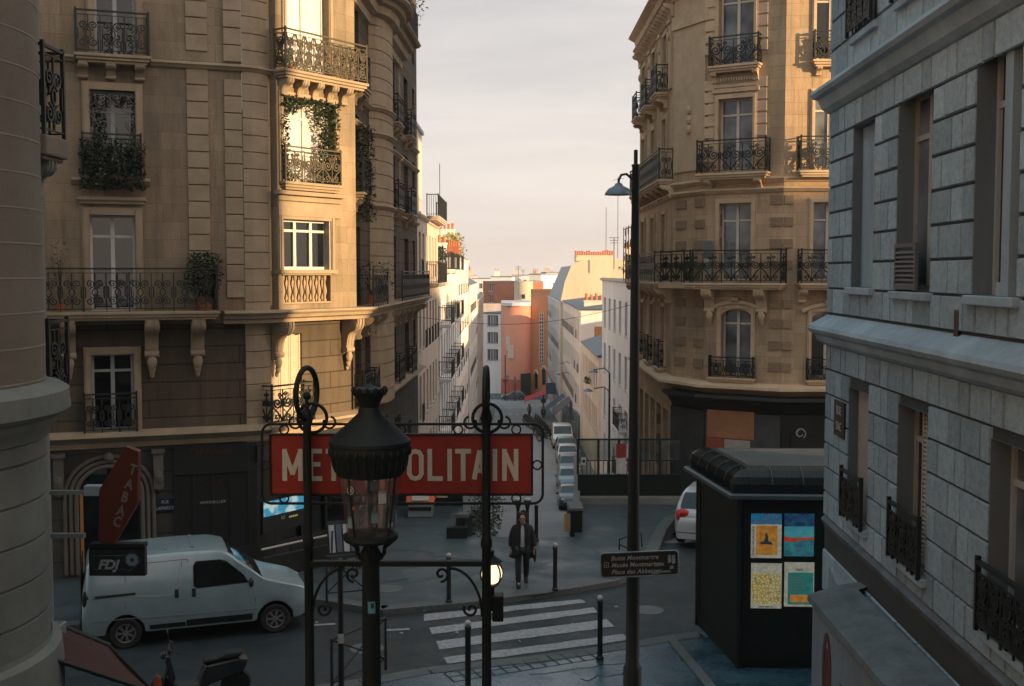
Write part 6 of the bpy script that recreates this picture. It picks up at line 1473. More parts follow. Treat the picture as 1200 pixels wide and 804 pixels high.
# left terrace edge wall (dark) and recycling bin
tw=thing('terrace_wall','dark wall closing the left terrace beside the shop side wall','wall',TR(-2.6,34.5,0)); MB().box(-3.9,-1.5,34.3,34.5,-3,1.25).build('wall',M_['kio'],tw,I4)
rbn=thing('recycling_bin','grey street container with a bright orange sloping lid in front of the dark terrace wall','bin',TR(-2.72,33.2,.12))
a,b=pt(479,606,33).x,pt(508,606,33).x
MB().xprism([(0,.12),(.8,.12),(.8,.50),(.03,.50)],a,b).xf(Matrix.Translation((0,32.6,0))).build('body',M_['gmet'],rbn,I4,bevel=.03)
MB().xprism([(-.03,.52),(.8,.52),(.8,.95),(.35,.86)],a-.05,b+.05).xf(Matrix.Translation((0,32.6,0))).build('lid',plain('orange_plastic',(.62,.13,.03),.45,var=.15,bump=0),rbn,I4,bevel=.03)
MB().xprism([(.04,.60),(.30,.82),(.32,.83),(.06,.58)],a+.12,b-.12).xf(Matrix.Translation((0,32.575,0.02))).build('label_strip',M_['light'],rbn,I4)
MB().box(a+.03,b-.03,32.59,32.62,.33,.43).build('slot',M_['blk'],rbn,I4)
MB().box(b+.1,b+.42,32.9,32.95,.65,1.0).xf(Matrix.Identity(4)).build('notice',M_['cream'],rbn,I4)
# shop ramp wall with pale rail, left
ra=thing('ramp_wall','dark ramp wall with a pale sloping handrail in front of the corner shop','wall',TR(-5.6,26.8,0))
pA_,pB_=gp(296,662,.12),gp(372,640,.12)
s=Seg(-5.75,25.9,-4.05,27.6); MB().box(0,s.L,0,.12,.0,.62).build('wall',M_['blk'],ra,s.M); MB().tube([tuple(s.M@Vector((0,.05,.82))),tuple(s.M@Vector((s.L,.05,.86)))],.025,8).build('handrail',M_['cream'],ra,I4)
m=MB(); 
for k in range(4): m.tube([tuple(s.M@Vector((s.L*k/3*.98+.02,.05,.6))),tuple(s.M@Vector((s.L*k/3*.98+.02,.05,.83)))],.014,6)
m.build('baluster',M_['blk'],ra,I4)
# pedestrian barriers
def barrier(xa,ya,xb_,yb,lab,h=1.0):
    s=Seg(xa,ya,xb_,yb); t=thing('pedestrian_barrier',lab,'barrier',TR(xa,ya,.12),group='iron cross braced pedestrian barriers'); m=MB(); z0=.12
    P=[(0,0,z0),(0,0,z0+h),(s.L,0,z0+h),(s.L,0,z0)]; m.tube([tuple(s.M@Vector(p)) for p in P],.028,6)
    m.build('frame',M_['iron'],t,I4); m=MB(); m.tube([tuple(s.M@Vector((0,0,z0+.2))),tuple(s.M@Vector((s.L,0,z0+.2)))],.016,6); m.tube([tuple(s.M@Vector((0,0,z0+.2))),tuple(s.M@Vector((s.L,0,z0+h)))],.014,6); m.tube([tuple(s.M@Vector((0,0,z0+h))),tuple(s.M@Vector((s.L,0,z0+.2)))],.014,6); m.build('brace',M_['iron'],t,I4)
a=gp(383,706,.12); b=gp(430,702,.12); barrier(*a,*b,'cross braced barrier on the far pavement, seen behind the lantern post')
a=gp(470,700,.12); b=gp(430,702,.12)
a=gp(389,815,.12); b=gp(452,785,.12); barrier(a[0],a[1],b[0],b[1],'barrier at the near kerb, low at the foot of the lantern',.95)
# slim pole with sticker, left of the lantern
x,y=gp(400,812,.12); t=thing('traffic_pole','slim dark pole with a torn white sticker, between the left sign post and the lantern','pole',TR(x,y,.12)); hz=pt(400,655,y).z
MB().lathe([(.05,.12),(.045,hz),(.0,hz+.02)],10,(x,y)).build('pole',M_['blk'],t,I4,smooth=True); MB().ball((x,y,pt(400,707,y).z),.05,8).build('clamp',M_['blk'],t,I4); MB().box(x-.045,x+.06,y-.052,y-.046,pt(400,753,y).z,pt(400,742,y).z).build('sticker',M_['light'],t,I4)
# folding newspaper rack behind the lantern
x,y=gp(404,672,.12); t=thing('postcard_rack','leaning rack of pale magazines on the far pavement behind the lantern','rack',TR(x,y,.12))
MB().box(-.35,.35,-.03,.03,.35,1.25).xf(TR(x,y,.12,R(20))@Matrix.Rotation(R(-18),4,'X')).build('board',M_['blk'],t,I4)
for k in range(4): MB().box(-.32+.17*k,-.19+.17*k,-.06,-.035,.5,1.15).xf(TR(x,y,.12,R(20))@Matrix.Rotation(R(-18),4,'X')).build('magazine',plain('magazine_cover',[(.4,.42,.45),(.08,.1,.15),(.45,.42,.4),(.1,.12,.25)][k],.5,var=.5,scale=9,bump=0),t,I4)
m=MB(); 
for s_ in(-1,1): m.tube([(x+s_*.3,y-.1,.12),(x+s_*.3,y+.1,1.1)],.02,6); m.tube([(x+s_*.3,y+.45,.12),(x+s_*.3,y+.15,1.1)],.02,6)
m.build('stand',M_['iron'],t,I4)
# ================================================================ TABAC sign, lottery sign, supports, red awning on the left
D=14.5
tb=thing('tobacco_sign','dark red lozenge TABAC sign hanging at the left, above the white van','sign',TR(pt(140,580,D).x,D,pt(140,635,D).z))
P=[(149,522),(164,528),(163,588),(135,637),(117,634),(118,573)]
q=[pt(x_,y_,D) for x_,y_ in P]
MB().yprism([(v.x,v.z) for v in q],D-.06,D+.06).build('body',plain('dark_red_acrylic',(.11,.022,.012),.4,var=.2,bump=0),tb,I4,bevel=.01)
for ch_,x_,y_ in (('T',154,556),('A',149.5,573),('B',144.5,588),('A',140,604),('C',136,617)):
    p=pt(x_,y_,D-.07); text_mb(ch_,.13,.8,.003,.004).xf(Matrix.Translation((p.x,D-.066,p.z))@Matrix.Rotation(R(17),4,'Y')).build('letter',plain('faded_letter',(.22,.19,.175),.5,bump=0),tb,I4)
su=thing('sign_bracket','grey horizontal arms carrying the TABAC and lottery signs from the left building','bracket',TR(pt(62,590,D).x,D,pt(62,640,D).z))
p,q=pt(56,579,D),pt(118,579,D); MB().box(p.x-.5,q.x,D+.07,D+.12,p.z-.02,p.z+.03).build('arm',M_['gmet'],su,I4); p,q=pt(97,582,D),pt(119,570,D); MB().box(p.x,q.x,D+.02,D+.16,p.z,q.z).build('light_box',plain('grey_plastic_box',(.3,.38,.44),.5),su,I4,bevel=.01)
p,q=pt(56,632,D),pt(96,627,D); MB().box(p.x-.5,q.x,D+.07,D+.13,p.z,q.z).build('arm',M_['gmet'],su,I4)
fj=thing('lottery_sign','dark lottery sign with FDJ letters and a clover, hanging before the white van','sign',TR(pt(138,675,D).x,D,pt(138,675,D).z))
p,q=pt(106,674,D),pt(171,642,D); MB().box(p.x,q.x,D-.05,D+.05,p.z,q.z).build('panel',plain('navy_black_panel',(.012,.016,.02),.5,bump=0),fj,I4,bevel=.01)
p2,q2=pt(107,641,D),pt(171,636,D); MB().box(p2.x,q2.x,D-.07,D+.07,p2.z,q2.z).build('cap',M_['kir'],fj,I4)
text_mb('FDJ',.115,1.05,.003,.006,shear=.3).xf(Matrix.Translation((pt(128,666,D).x,D-.054,pt(128,665.5,D).z))).build('lettering',plain('pale_blue_white_letter',(.32,.38,.42),.5,bump=0),fj,I4)
c=pt(155,656,D-.05)
MB().yprism([(c.x-.13,c.z),(c.x,c.z-.13),(c.x+.13,c.z),(c.x,c.z+.13)],D-.058,D-.051).build('lozenge',plain('dark_navy',(.02,.035,.055),.4,bump=0),fj,I4)
m=MB()
for k in range(4):
    t_=k*PI/2+PI/4
    for s in(-.35,.35): m.yprism([(c.x+.052*cos(t_)+.03*cos(w_)+s*.05*cos(t_+PI/2),c.z+.052*sin(t_)+.03*sin(w_)+s*.05*sin(t_+PI/2)) for w_ in [j*PI/5 for j in range(10)]],D-.064+.001*(s>0),D-.0585)
m.build('clover',plain('pale_clover',(.16,.25,.28),.5,bump=0),fj,I4)
m=MB(); fr=[pt(x_,y_,D) for x_,y_ in ((111,650),(147,650),(153,648),(165,657),(153,668),(147,666),(111,666))]; m.tube([(v.x,D-.054,v.z) for v in fr],.005,5,True); m.build('outline',plain('dim_outline',(.09,.12,.14),.5,bump=0),fj,I4)
aw=thing('awning','dull red sloping cafe awning below the rounded building at the bottom left','awning',TR(-5.8,14.2,2.6))
m=MB(); Pq=[pt(60,729,14.6),pt(128,757,14.9),pt(182,812,13.2),pt(60,772,12.2)]
vs=[]
n=12
for i in range(n+1):
    for j in range(5):
        u=i/n; v=j/4; p=Pq[0].lerp(Pq[1],u).lerp(Pq[3].lerp(Pq[2],u),v); p=p.copy(); p.z-=.03*sin(v*PI)+.01*abs(sin(u*PI*6)); vs.append(tuple(p))
fsx=[(i*5+j,i*5+j+1,(i+1)*5+j+1,(i+1)*5+j) for i in range(n) for j in range(4)]
m.add(vs,fsx); cv=m.build('canopy',plain('dull_red_canvas',(.06,.016,.012),.8,var=.25,scale=3,bump=.3,bscale=60),aw,I4,smooth='all'); so2=cv.modifiers.new('s','SOLIDIFY'); so2.thickness=.02
m=MB(); m.tube([tuple(Pq[0]),tuple(Pq[1])],.04,8); m.tube([tuple(Pq[3]),tuple(Pq[2])],.025,8); m.tube([tuple(Pq[1]),tuple(Pq[2])],.02,8); m.build('frame',M_['iron'],aw,I4)
p=pt(66,742,14.3); MB().box(p.x-.1,p.x+.08,14.2,14.45,p.z-.1,p.z+.12).build('motor_box',M_['gmet'],aw,I4,bevel=.02)
p=pt(184,799,13.2); t=thing('orange_flag','small orange plastic flap at the outer corner of the red awning','flag',TR(p.x,p.y,p.z)); MB().yprism([(-.05,-.08),(.05,-.05),(.04,.05),(-.01,.08)],0,.02).xf(Matrix.Translation(p)).build('flap',plain('orange_flap',(.4,.08,.03),.5),t,I4)
# ================================================================ CABLE over the street
t=thing('overhead_cable','thin dark cable sagging across the street between the two corner buildings','cable',TR(-3.8,46,4.9))
p,q=pt(487,371,46.2),pt(745,356,46.2)
MB().tube([tuple(p.lerp(q,k/24)+Vector((0,0,-.55*sin(PI*k/24)))) for k in range(25)],.012,4).build('wire',M_['iron'],t,I4)
# ================================================================ STREET FURNITURE down the street
def armlamp(x,y,h,lab):
    zg=ground(y); t=thing('street_lamp',lab,'street lamp',TR(x,y,zg),group='double armed street lamps on the right pavement')
    MB().lathe([(.09,0),(.08,1),(.05,h)],8).xf(TR(x,y,zg)).build('pole',M_['iron'],t,I4,smooth=True)
    for k,(s,hh_) in enumerate(((-1,h),(-1,h-1.1))):
        MB().tube([(x,y,zg+hh_),(x-.3,y,zg+hh_+.3),(x-.9,y,zg+hh_+.2)],.03,6).build('arm',M_['iron'],t,I4); MB().lathe([(0,.1),(.15,.05),(.32,-.08),(0,-.06)],12).xf(TR(x-.95-.3*k,y,zg+hh_+.12)).build('lamp_shade',M_['zinc'],t,I4,smooth=True)
armlamp(pt(714,500,66).x,66,7.3+.9,'double armed street lamp in front of the white block on the right'); armlamp(pt(668,500,118).x,118,7.2,'double armed street lamp further down, above the blue awning')
for (x,y,lab,w_,c_,d_) in ((4.9,146,'bright red sloping awning at the far end of the right pavement',5.5,(.6,.03,.035),3.2),(5.3,124,'blue awning among the shops on the right pavement',4,(.03,.07,.12),1.4),(5.4,112,'grey blue awning nearest of the shops on the right pavement',5,(.07,.09,.10),1.2)):
    zg=ground(y)+2.5; t=thing('awning',lab,'awning',TR(x,y,zg)); m=MB(); m.add([(x-d_,y,zg-.3),(x-d_,y+w_,zg-.3),(x+.5,y+w_,zg+1.1),(x+.5,y,zg+1.1),(x-d_,y,zg-.6),(x-d_,y+w_,zg-.6)],[(0,1,2,3),(0,4,5,1)]); o=m.build('canopy',plain('awning_canvas',c_,.8,var=.2,bump=.1),t,I4); mm=o.modifiers.new('s','SOLIDIFY'); mm.thickness=.03
t=thing('shop_sign','square blue box sign hanging over the right pavement near the red awning','sign',TR(4.5,140,ground(140)+3.6)); MB().box(4.2,5.4,140,140.2,ground(140)+3.4,ground(140)+4.8).build('panel',plain('blue_box_sign',(.03,.08,.16),.5),t,I4,bevel=.03)
for i,(px,D,h_) in enumerate(((592,186,7.5),(603.5,184,4),(637,150,3))):
    x=fx(px,D); zg=ground(D); t=thing('sign_post',['tall pole with a round red road sign before the salmon building','short pole with a round pale road sign before the salmon building','thin pole at the far end of the right pavement'][i],'post',TR(x,D,zg)); MB().tube([(x,D,zg),(x,D,zg+h_)],.09,6).build('pole',M_['iron'],t,I4)
    MB().lathe([(0,0),(.36,0),(.36,.06),(0,.06)],14).xf(Matrix.Translation((x,D-.1,zg+(3.2 if i==0 else h_-.8)))@Matrix.Rotation(PI/2,4,'X')).build('disc',plain('road_sign',((.25,.05,.04),(.22,.2,.2),(.1,.1,.1))[i],.5),t,I4)
    if i==0: MB().lathe([(0,0),(.3,0),(.3,.06),(0,.06)],14).xf(Matrix.Translation((x+.4,D-.2,zg+3.9))@Matrix.Rotation(PI/2,4,'X')).build('disc',M_['gmet'],t,I4)
t=thing('fence','low railing along the far pavement of the crossroads','fence',TR(0,190,ground(190))); m=MB()
for k in range(16): m.tube([(-1+k*.7,190-.12*k,ground(190)),(-1+k*.7,190-.12*k,ground(190)+1.1)],.05,4)
m.tube([(-1,190,ground(190)+1.1),(9.5,188.2,ground(190)+1.1)],.05,4); m.build('rail',M_['iron'],t,I4)
# right hand street pavement and left one
struct(MB().add([(4.95,35,ground(35)),(6.6,35,ground(35)),(6.6,68,-7.2+.14),(4.95,68,-7.2+.14)],[(0,1,2,3)]).build('street_pavement',M_['pave'])) if False else None
for x0,x1 in ((4.2,6.6),(-4.4,-2.4)):
    m=MB(); ys=[38,50,60,68,80,99,120,150,170]
    if x0<0: ys=[34.6]+ys[1:]
    for y in ys: m.v+=[(x0,y,ground(y)-.2),(x0,y,ground(y)+.13),(x1,y,ground(y)+.13)]
    for i in range(len(ys)-1): k=3*i; m.f+=[(k,k+3,k+4,k+1),(k+1,k+4,k+5,k+2)]
    struct(m.build('street_pavement',M_['kerb']))
struct(MB().prism([(-8,190),(12,187),(14,194),(-10,199)],ground(192)-.3,ground(190)+.14).build('far_pavement',M_['pave']))
# ================================================================ VEHICLES
def interp(P,x):
    if x<=P[0][0]: return P[0][1]
    for (a,b),(c,d) in zip(P,P[1:]):
        if x<=c:
            t=(x-a)/(c-a) if c>a else 0; return b+(d-b)*t
    return P[-1][1]
def smooth_interp(P,x,e=.06): return (interp(P,x-e)+2*interp(P,x)+interp(P,x+e))/4
paints={}
def paint(name,c,rough=.3,metal=.2):
    if name not in paints:
        m,nt,b=newmat(name); o,_=coords(nt); n=ND(nt,'ShaderNodeTexNoise',Scale=2.,Detail=6.,Roughness=.7); nt.links.new(o,n.inputs['Vector'])
        nt.links.new(mixc(nt,ramp(nt,n.outputs[0],.4,.75),c,tuple(x*.8 for x in c)),b.inputs['Base Color']); b.inputs['Roughness'].default_value=rough; b.inputs['Metallic'].default_value=metal; b.inputs['Coat Weight'].default_value=.5; b.inputs['Coat Roughness'].default_value=.12
        paints[name]=m
    return paints[name]
def vehicle(name,label,cat,M,sp,pm,group=None,detail=True):
    """local x: front(0)->rear(L); y lateral; z up"""
    t=thing(name,label,cat,M,group); L,Wd=sp['L'],sp['W']; tum=sp.get('tum',.22); rw=sp['rw']; wx=sp['wx']; sill=sp['sill']
    top=lambda x:smooth_interp(sp['top'],x,sp.get('sm',.05)); belt=lambda x:min(interp(sp['belt'],x),top(x)-.03)
    def hw(x):
        f=min(1,max(0,x/.55)); r=min(1,max(0,(L-x)/sp.get('rround',.35)))
        return Wd/2*(1-.22*(1-f)**2.2)*(1-sp.get('rtap',.10)*(1-r)**2.2)
    def zs(x,base=sill):
        z=base+.12*max(0,1-x/.3)
        for w_ in wx:
            d=abs(x-w_)
            if d<rw+.07: z=max(z,rw+math.sqrt((rw+.07)**2-d*d))
        return z
    def sec(x):
        h=hw(x); zt,zb,z0=top(x),belt(x),zs(x); d=zt-zb; zm=max(z0+.02,(sill+zb)/2); sh=max(zm+.01,zb-.12)
        yr=h-.03-d*tum
        return [(h*.965,z0),(h*.995,max(z0+.01,sill+.18)),(h,zm+.0),(h*.993,sh),(h*.97,zb),(yr+.0,zb+d*.86),(yr-.05,zb+d*.955),(yr-.17,zt-.006 if d>.1 else zt-.004),(yr*.5,zt),(0,zt+.01*(d>.1))]
    def yat(x,z):
        S=sec(x)
        for (y0,a),(y1,b) in zip(S,S[1:]):
            if a<=z<=b and b>a: return y0+(y1-y0)*(z-a)/(b-a)
        return S[-1][0] if z>S[-1][1] else S[0][0]
    xs=sorted(set([0,.02,.06,.12]+[L*i/56 for i in range(1,56)]+[L-.1,L-.04,L-.01,L]+[w_+s*(rw+.07)*q for w_ in wx for s in(-1,1) for q in(.999,.97,.85,.6)]))
    m=MB(); K=10; full=2*K-1
    for x in xs:
        S=sec(x); m.v+=[(x,-y,z) for y,z in S]+[(x,y,z) for y,z in S[-2::-1]]
    for i in range(len(xs)-1):
        for k in range(full-1): m.f.append((i*full+k,i*full+k+1,(i+1)*full+k+1,(i+1)*full+k))
    m.f.append(tuple(range(full))); m.f.append(tuple((len(xs)-1)*full+k for k in range(full))[::-1])
    body=m.build('body',pm,t,M,smooth=True,fix=True)
    MB().box(.15,L-.12,-Wd/2+.22,Wd/2-.22,sill-.04,sill+.45).build('underbody',M_['blk'],t,M)
    def patch(P,s,off=.006,sub=6):   # polygon (x,z) on the side surface
        Q=[]
        for a,b in zip(P,P[1:]+P[:1]):
            for k in range(sub): Q.append((a[0]+(b[0]-a[0])*k/sub,a[1]+(b[1]-a[1])*k/sub))
        c=(sum(p[0] for p in P)/len(P),sum(p[1] for p in P)/len(P)); n=len(Q); m=MB()
        for f in (1,.5):
            for p in Q:
                x,z=c[0]+(p[0]-c[0])*f,c[1]+(p[1]-c[1])*f; m.v.append((x,s*(yat(x,z)+off),z))
        m.v.append((c[0],s*(yat(*c)+off),c[1]))
        for i in range(n):
            j=(i+1)%n; m.f+= [(i,j,n+j,n+i),(n+i,n+j,2*n)]
        if s>0: m.f=[f[::-1] for f in m.f]
        return m
    for s in (-1,1):
        for P in sp['win']:
            c=(sum(p[0] for p in P)/len(P),sum(p[1] for p in P)/len(P))
            if detail: patch([(c[0]+(x-c[0])*1.06,c[1]+(z-c[1])*1.09) for x,z in P],s,.003).build('window_seal',M_['blk'] if not sp.get('lightseal') else sp['lightseal'],t,M)
            patch(P,s,.007).build('window',M_['gl'],t,M)
        if detail:
            for P in sp.get('lines',[]):
                MB().tube([(x,s*(yat(x,z)+.001),z) for x,z in P],.006,4).build('seam',M_['blk'],t,M)
            for P in sp.get('dark',[]): patch(P,s,.012).build('trim_strip',M_['blk'],t,M)
    def topglass(x0,x1,nm,fr=.9,off=.008):
        m=MB(); n=12
        for i in range(n+1):
            x=x0+(x1-x0)*i/n; S=sec(x); yr=S[7][0]*(1 if fr>.85 else fr)+.08; z=top(x)
            m.v+=[(x,-yr,z-.012+off),(x,-yr*.5,z+off),(x,0,z+.01+off),(x,yr*.5,z+off),(x,yr,z-.012+off)]
        for i in range(n):
            for k in range(4): m.f.append((i*5+k,(i+1)*5+k,(i+1)*5+k+1,i*5+k+1))
        return m.build(nm,M_['gl'],t,M,smooth=True)
    topglass(*sp['ws'],'windscreen')
    if 'rs' in sp: topglass(*sp['rs'],'rear_window')
    for w_ in wx:
        for s in(-1,1):
            y=s*(Wd/2-.11); wo=MB().lathe([(rw*.62,-.09),(rw*.9,-.1),(rw,-.07),(rw,.07),(rw*.9,.1),(rw*.62,.09)],24); T=M@TR(w_,y,rw)@Matrix.Rotation(PI/2,4,'X')
            wo=wo.build('wheel',M_['rub'],t,T,smooth=True)
            r_=MB(); yy=-.085*(-1 if s<0 else 1)
            r_.lathe([(0,yy),(.05,yy),(.06,yy*.8)],12); r_.lathe([(rw*.56,yy*.9),(rw*.63,yy*1.02),(rw*.66,yy)],24)
            for k in range(7):
                a=k*2*PI/7; 
                for da in (-.12,.12): r_.tube([(.04*cos(a),.04*sin(a),yy*.95),(rw*.6*cos(a+da),rw*.6*sin(a+da),yy*.9)],[.018,.012],4)
            r_.build('rim',M_['met'],wo,T,smooth=True); MB().lathe([(0,yy*.5),(rw*.64,yy*.55)],20).build('brake_disc',M_['blk'],wo,T)
    hy=hw(.1)
    for s in(-1,1):
        c=(sp.get('hlx',.10),s*(hy-.14),sp['hlz']); MB().ball(c,.14,12,(.75,1.15,sp.get('hls',.62))).build('headlight',M_['met'] if detail else M_['cream'],t,M,smooth=True)
        c=(L-.06,s*(hw(L-.1)-.07),sp['tlz']); MB().ball(c,.085,12,(.7,.6,sp.get('tls',1.2))).build('tail_light',sp.get('tlm',M_['red']),t,M,smooth=True)
        if detail or True:
            x=sp['mx']; MB().ball((x,s*(hw(x)+.08),sp['mz']),.1,10,(.6,.9,1.0 if sp.get('van') else .75)).build('mirror',M_['blk'] if sp.get('van') else pm,t,M,smooth=True)
    MB().box(.0,.1,-hw(.05)*.62,hw(.05)*.62,sill+.05,sill+.3).build('grille',M_['blk'],t,M,bevel=.02)
    MB().box(-.035,-.01,-.26,.26,sill+.12,sill+.22).build('number_plate',M_['cream'],t,M)
    MB().box(L+.0,L+.02,-.26,.26,sill+.35,sill+.45).build('number_plate',M_['cream'],t,M)
    return t,patch,yat
VAN=dict(tlm=M_['blk'],L=4.78,W=1.90,rw=.325,wx=(.83,3.93),sill=.32,tum=.10,sm=.07,rround=.2,rtap=.04,van=True,
  top=[(0,.62),(.05,.86),(.3,1.0),(.8,1.14),(1.05,1.22),(1.78,1.86),(2.1,1.95),(2.8,1.965),(4.6,1.93),(4.72,1.86),(4.78,.9)],
  belt=[(0,.5),(.05,.74),(.3,.88),(.8,1.02),(1.05,1.10),(1.3,1.12),(2.4,1.16),(4.6,1.2),(4.78,.8)],
  win=[[(1.42,1.2),(1.52,1.36),(1.86,1.66),(2.0,1.70),(2.46,1.70),(2.52,1.62),(2.52,1.22),(2.45,1.17)]],
  lines=[[(2.66,.38),(2.66,1.78)],[(2.78,.5),(2.78,1.75)],[(1.25,.75),(1.3,1.12)],[(2.66,1.78),(3.9,1.76)],[(3.92,.85),(3.92,1.76)]],
  dark=[[(1.32,.36),(2.7,.36),(2.7,.5),(1.32,.5)],[(2.72,.36),(3.45,.36),(3.45,.46),(2.72,.46)],[(2.58,.98),(2.5,.98),(2.5,1.16),(2.58,1.16)],[(2.93,.99),(2.85,.99),(2.85,1.17),(2.93,1.17)],[(3.72,1.13),(4.7,1.11),(4.7,1.17),(3.72,1.18)]],
  ws=(1.08,1.80),hlx=.16,hlz=.80,hls=.8,tlz=1.1,tls=2.2,mx=1.35,mz=1.2)
# position the van from its wheel contact points
wf=gp(322,740,0); wr_=gp(148,758,0); dx,dy=wr_[0]-wf[0],wr_[1]-wf[1]; ang=math.atan2(dy,dx)
# near side is local y<0 or >0
van_paint=paint('silver_white_van_paint',(.30,.40,.44),.32,.3)
side=Vector((-sin(ang),cos(ang))) # local +y in world
u=Vector((dx,dy)).normalized(); base=Vector(wf)-u*.83*.915-side*(.73)   # near wheels at local +y => outer face toward the camera
VM=TR(base.x,base.y,.0,ang)@Matrix.Scale(.915,4)
v_,vp,vy=vehicle('delivery_van','silver white delivery van parked at the left kerb, behind the hanging lottery sign','van',VM,VAN,van_paint)
m=MB()
for s in(1,-1):
    m=MB(); P=[(3.9,1.12),(3.3,1.06),(3.0,1.06),(2.82,1.28),(2.8,1.68)]; m.tube([(x,s*(vy(x,z)+.002),z) for x,z in P],.008,4); m.build('seam',M_['light'],v_,VM)
    m=MB(); P=[(x,.62-.02*sin(x)) for x in [1.2+.2*k for k in range(18)]]; m.tube([(x,s*(vy(x,z)+.002),z) for x,z in P],.012,4); m.build('seam',M_['gmet'],v_,VM)
for k in range(7): MB().box(2.5+.28*k,2.56+.28*k,-.6,.6,1.965-.004*k,1.985-.008*k).build('roof_rib',van_paint,v_,VM,bevel=.004)
MB().box(4.74,4.84,-.88,.88,.34,.62).build('rear_bumper',M_['blk'],v_,VM,bevel=.03); MB().box(4.775,4.80,-.84,.84,.66,1.75).build('rear_door',M_['blk'],v_,VM,bevel=.01); MB().box(-.06,.3,-.72,.72,.34,.58).build('front_bumper',M_['blk'],v_,VM,bevel=.05)
MB().box(1.16,1.3,.2,.75,1.24,1.26).build('wiper',M_['blk'],v_,VM)
print('van ang',math.degrees(ang),base)
HATCH=dict(L=3.95,W=1.72,rw=.30,wx=(.78,3.22),sill=.26,tum=.30,sm=.07,rround=.5,rtap=.16,
  top=[(0,.5),(.06,.72),(.4,.86),(1.0,.98),(1.75,1.42),(2.3,1.50),(3.0,1.48),(3.4,1.40),(3.8,.95),(3.93,.85),(3.95,.5)],
  belt=[(0,.4),(.06,.62),(.4,.76),(1.0,.88),(1.4,.90),(3.2,1.0),(3.7,.98),(3.95,.6)],
  win=[[(1.35,.96),(1.85,1.32),(2.35,1.38),(2.35,.97)],[(2.42,.98),(2.42,1.38),(2.95,1.36),(3.3,1.18),(3.25,1.03)]],
  lines=[[(2.4,.35),(2.4,1.36)],[(1.25,.4),(1.3,.9)]],dark=[],
  ws=(1.05,1.74),rs=(3.38,3.74),hlx=.16,hlz=.68,hls=.6,tlz=.84,tls=1.5,mx=1.5,mz=.98)
tlm=plain('red_tail_lamp',(.5,.03,.02),.25,bump=0,var=.1)
HATCH['tlm']=tlm
a=gp(800,663,0)
HM=TR(6.35,32.9,0,R(-110))   # rear toward the camera, nose away to the right
h_,_,_=vehicle('parked_car','white hatchback seen from behind with a large red tail lamp, half hidden by the kiosk','car',HM,HATCH,paint('white_car_paint',(.48,.49,.52),.3,.1))
MB().ball((3.80,-.60,.90),.17,14,(.6,1.1,.75)).build('tail_light',tlm,h_,HM,smooth=True,label='large red tail lamp')
SED=dict(HATCH); SED.update(L=4.2,top=[(0,.5),(.06,.72),(.5,.90),(1.15,1.0),(1.85,1.40),(2.4,1.47),(3.0,1.44),(3.7,1.05),(4.1,.98),(4.2,.55)],belt=[(0,.4),(.06,.62),(.5,.8),(1.15,.9),(1.5,.92),(3.4,.98),(4.2,.7)],win=[[(1.5,.97),(1.95,1.3),(2.4,1.36),(2.4,.98)],[(2.48,.99),(2.48,1.36),(2.95,1.33),(3.3,1.08),(3.2,1.0)]],ws=(1.2,1.84),rs=(3.1,3.68),wx=(.8,3.35),lines=[],tlz=.82,tls=.8)
SVAN=dict(VAN); SVAN.update(L=4.4,W=1.83,wx=(.8,3.5),win=[VAN['win'][0]],lines=[],dark=[])
cars=[(68,SED,'dark_car_paint',(.035,.04,.05),'dark grey car parked nearest in the row down the street'),
(74.5,SED,'steel_car_paint',(.13,.16,.19),'steel grey car second in the parked row down the street'),
(81,HATCH,'graphite_car_paint',(.05,.055,.065),'graphite hatchback third in the parked row down the street'),
(87,HATCH,'pinkish_car_paint',(.5,.44,.44),'pale pinkish hatchback fourth in the parked row down the street'),
(92.3,SED,'slate_car_paint',(.10,.12,.15),'blue grey car fifth in the parked row, just before the white van'),
(97.5,SVAN,'cream_van_paint',(.6,.57,.54),'small white van parked at the far end of the row of cars')]
for y,sp,pn,c,lab in cars:
    pxl={68:655.5,74.5:654.5,81:655.2,87:653.4,92.3:652.4,97.5:648.5}[y]; x=(pxl-600)/FOC*y+.88
    sl=math.atan((ground(y+2)-ground(y-2))/4)
    M=Matrix.Translation((x,y,ground(y)+.02))@Matrix.Rotation(PI/2,4,'Z')@Matrix.Rotation(-sl,4,'Y')
    vehicle('parked_car' if sp is not SVAN else 'parked_van',lab,'car' if sp is not SVAN else 'van',M,sp,paint(pn,c,.28,.3),'cars parked down the street',detail=False)
fxx=pt(597,470,186).x; 
M=TR(-1.2,183,ground(183)+.02,R(8)); vehicle('parked_car','small blue grey car crossing in front of the salmon building','car',TR(-1.8,187,ground(187)+.02,R(5)),HATCH,paint('slate_car_paint',(.1,.12,.15)),None,False)
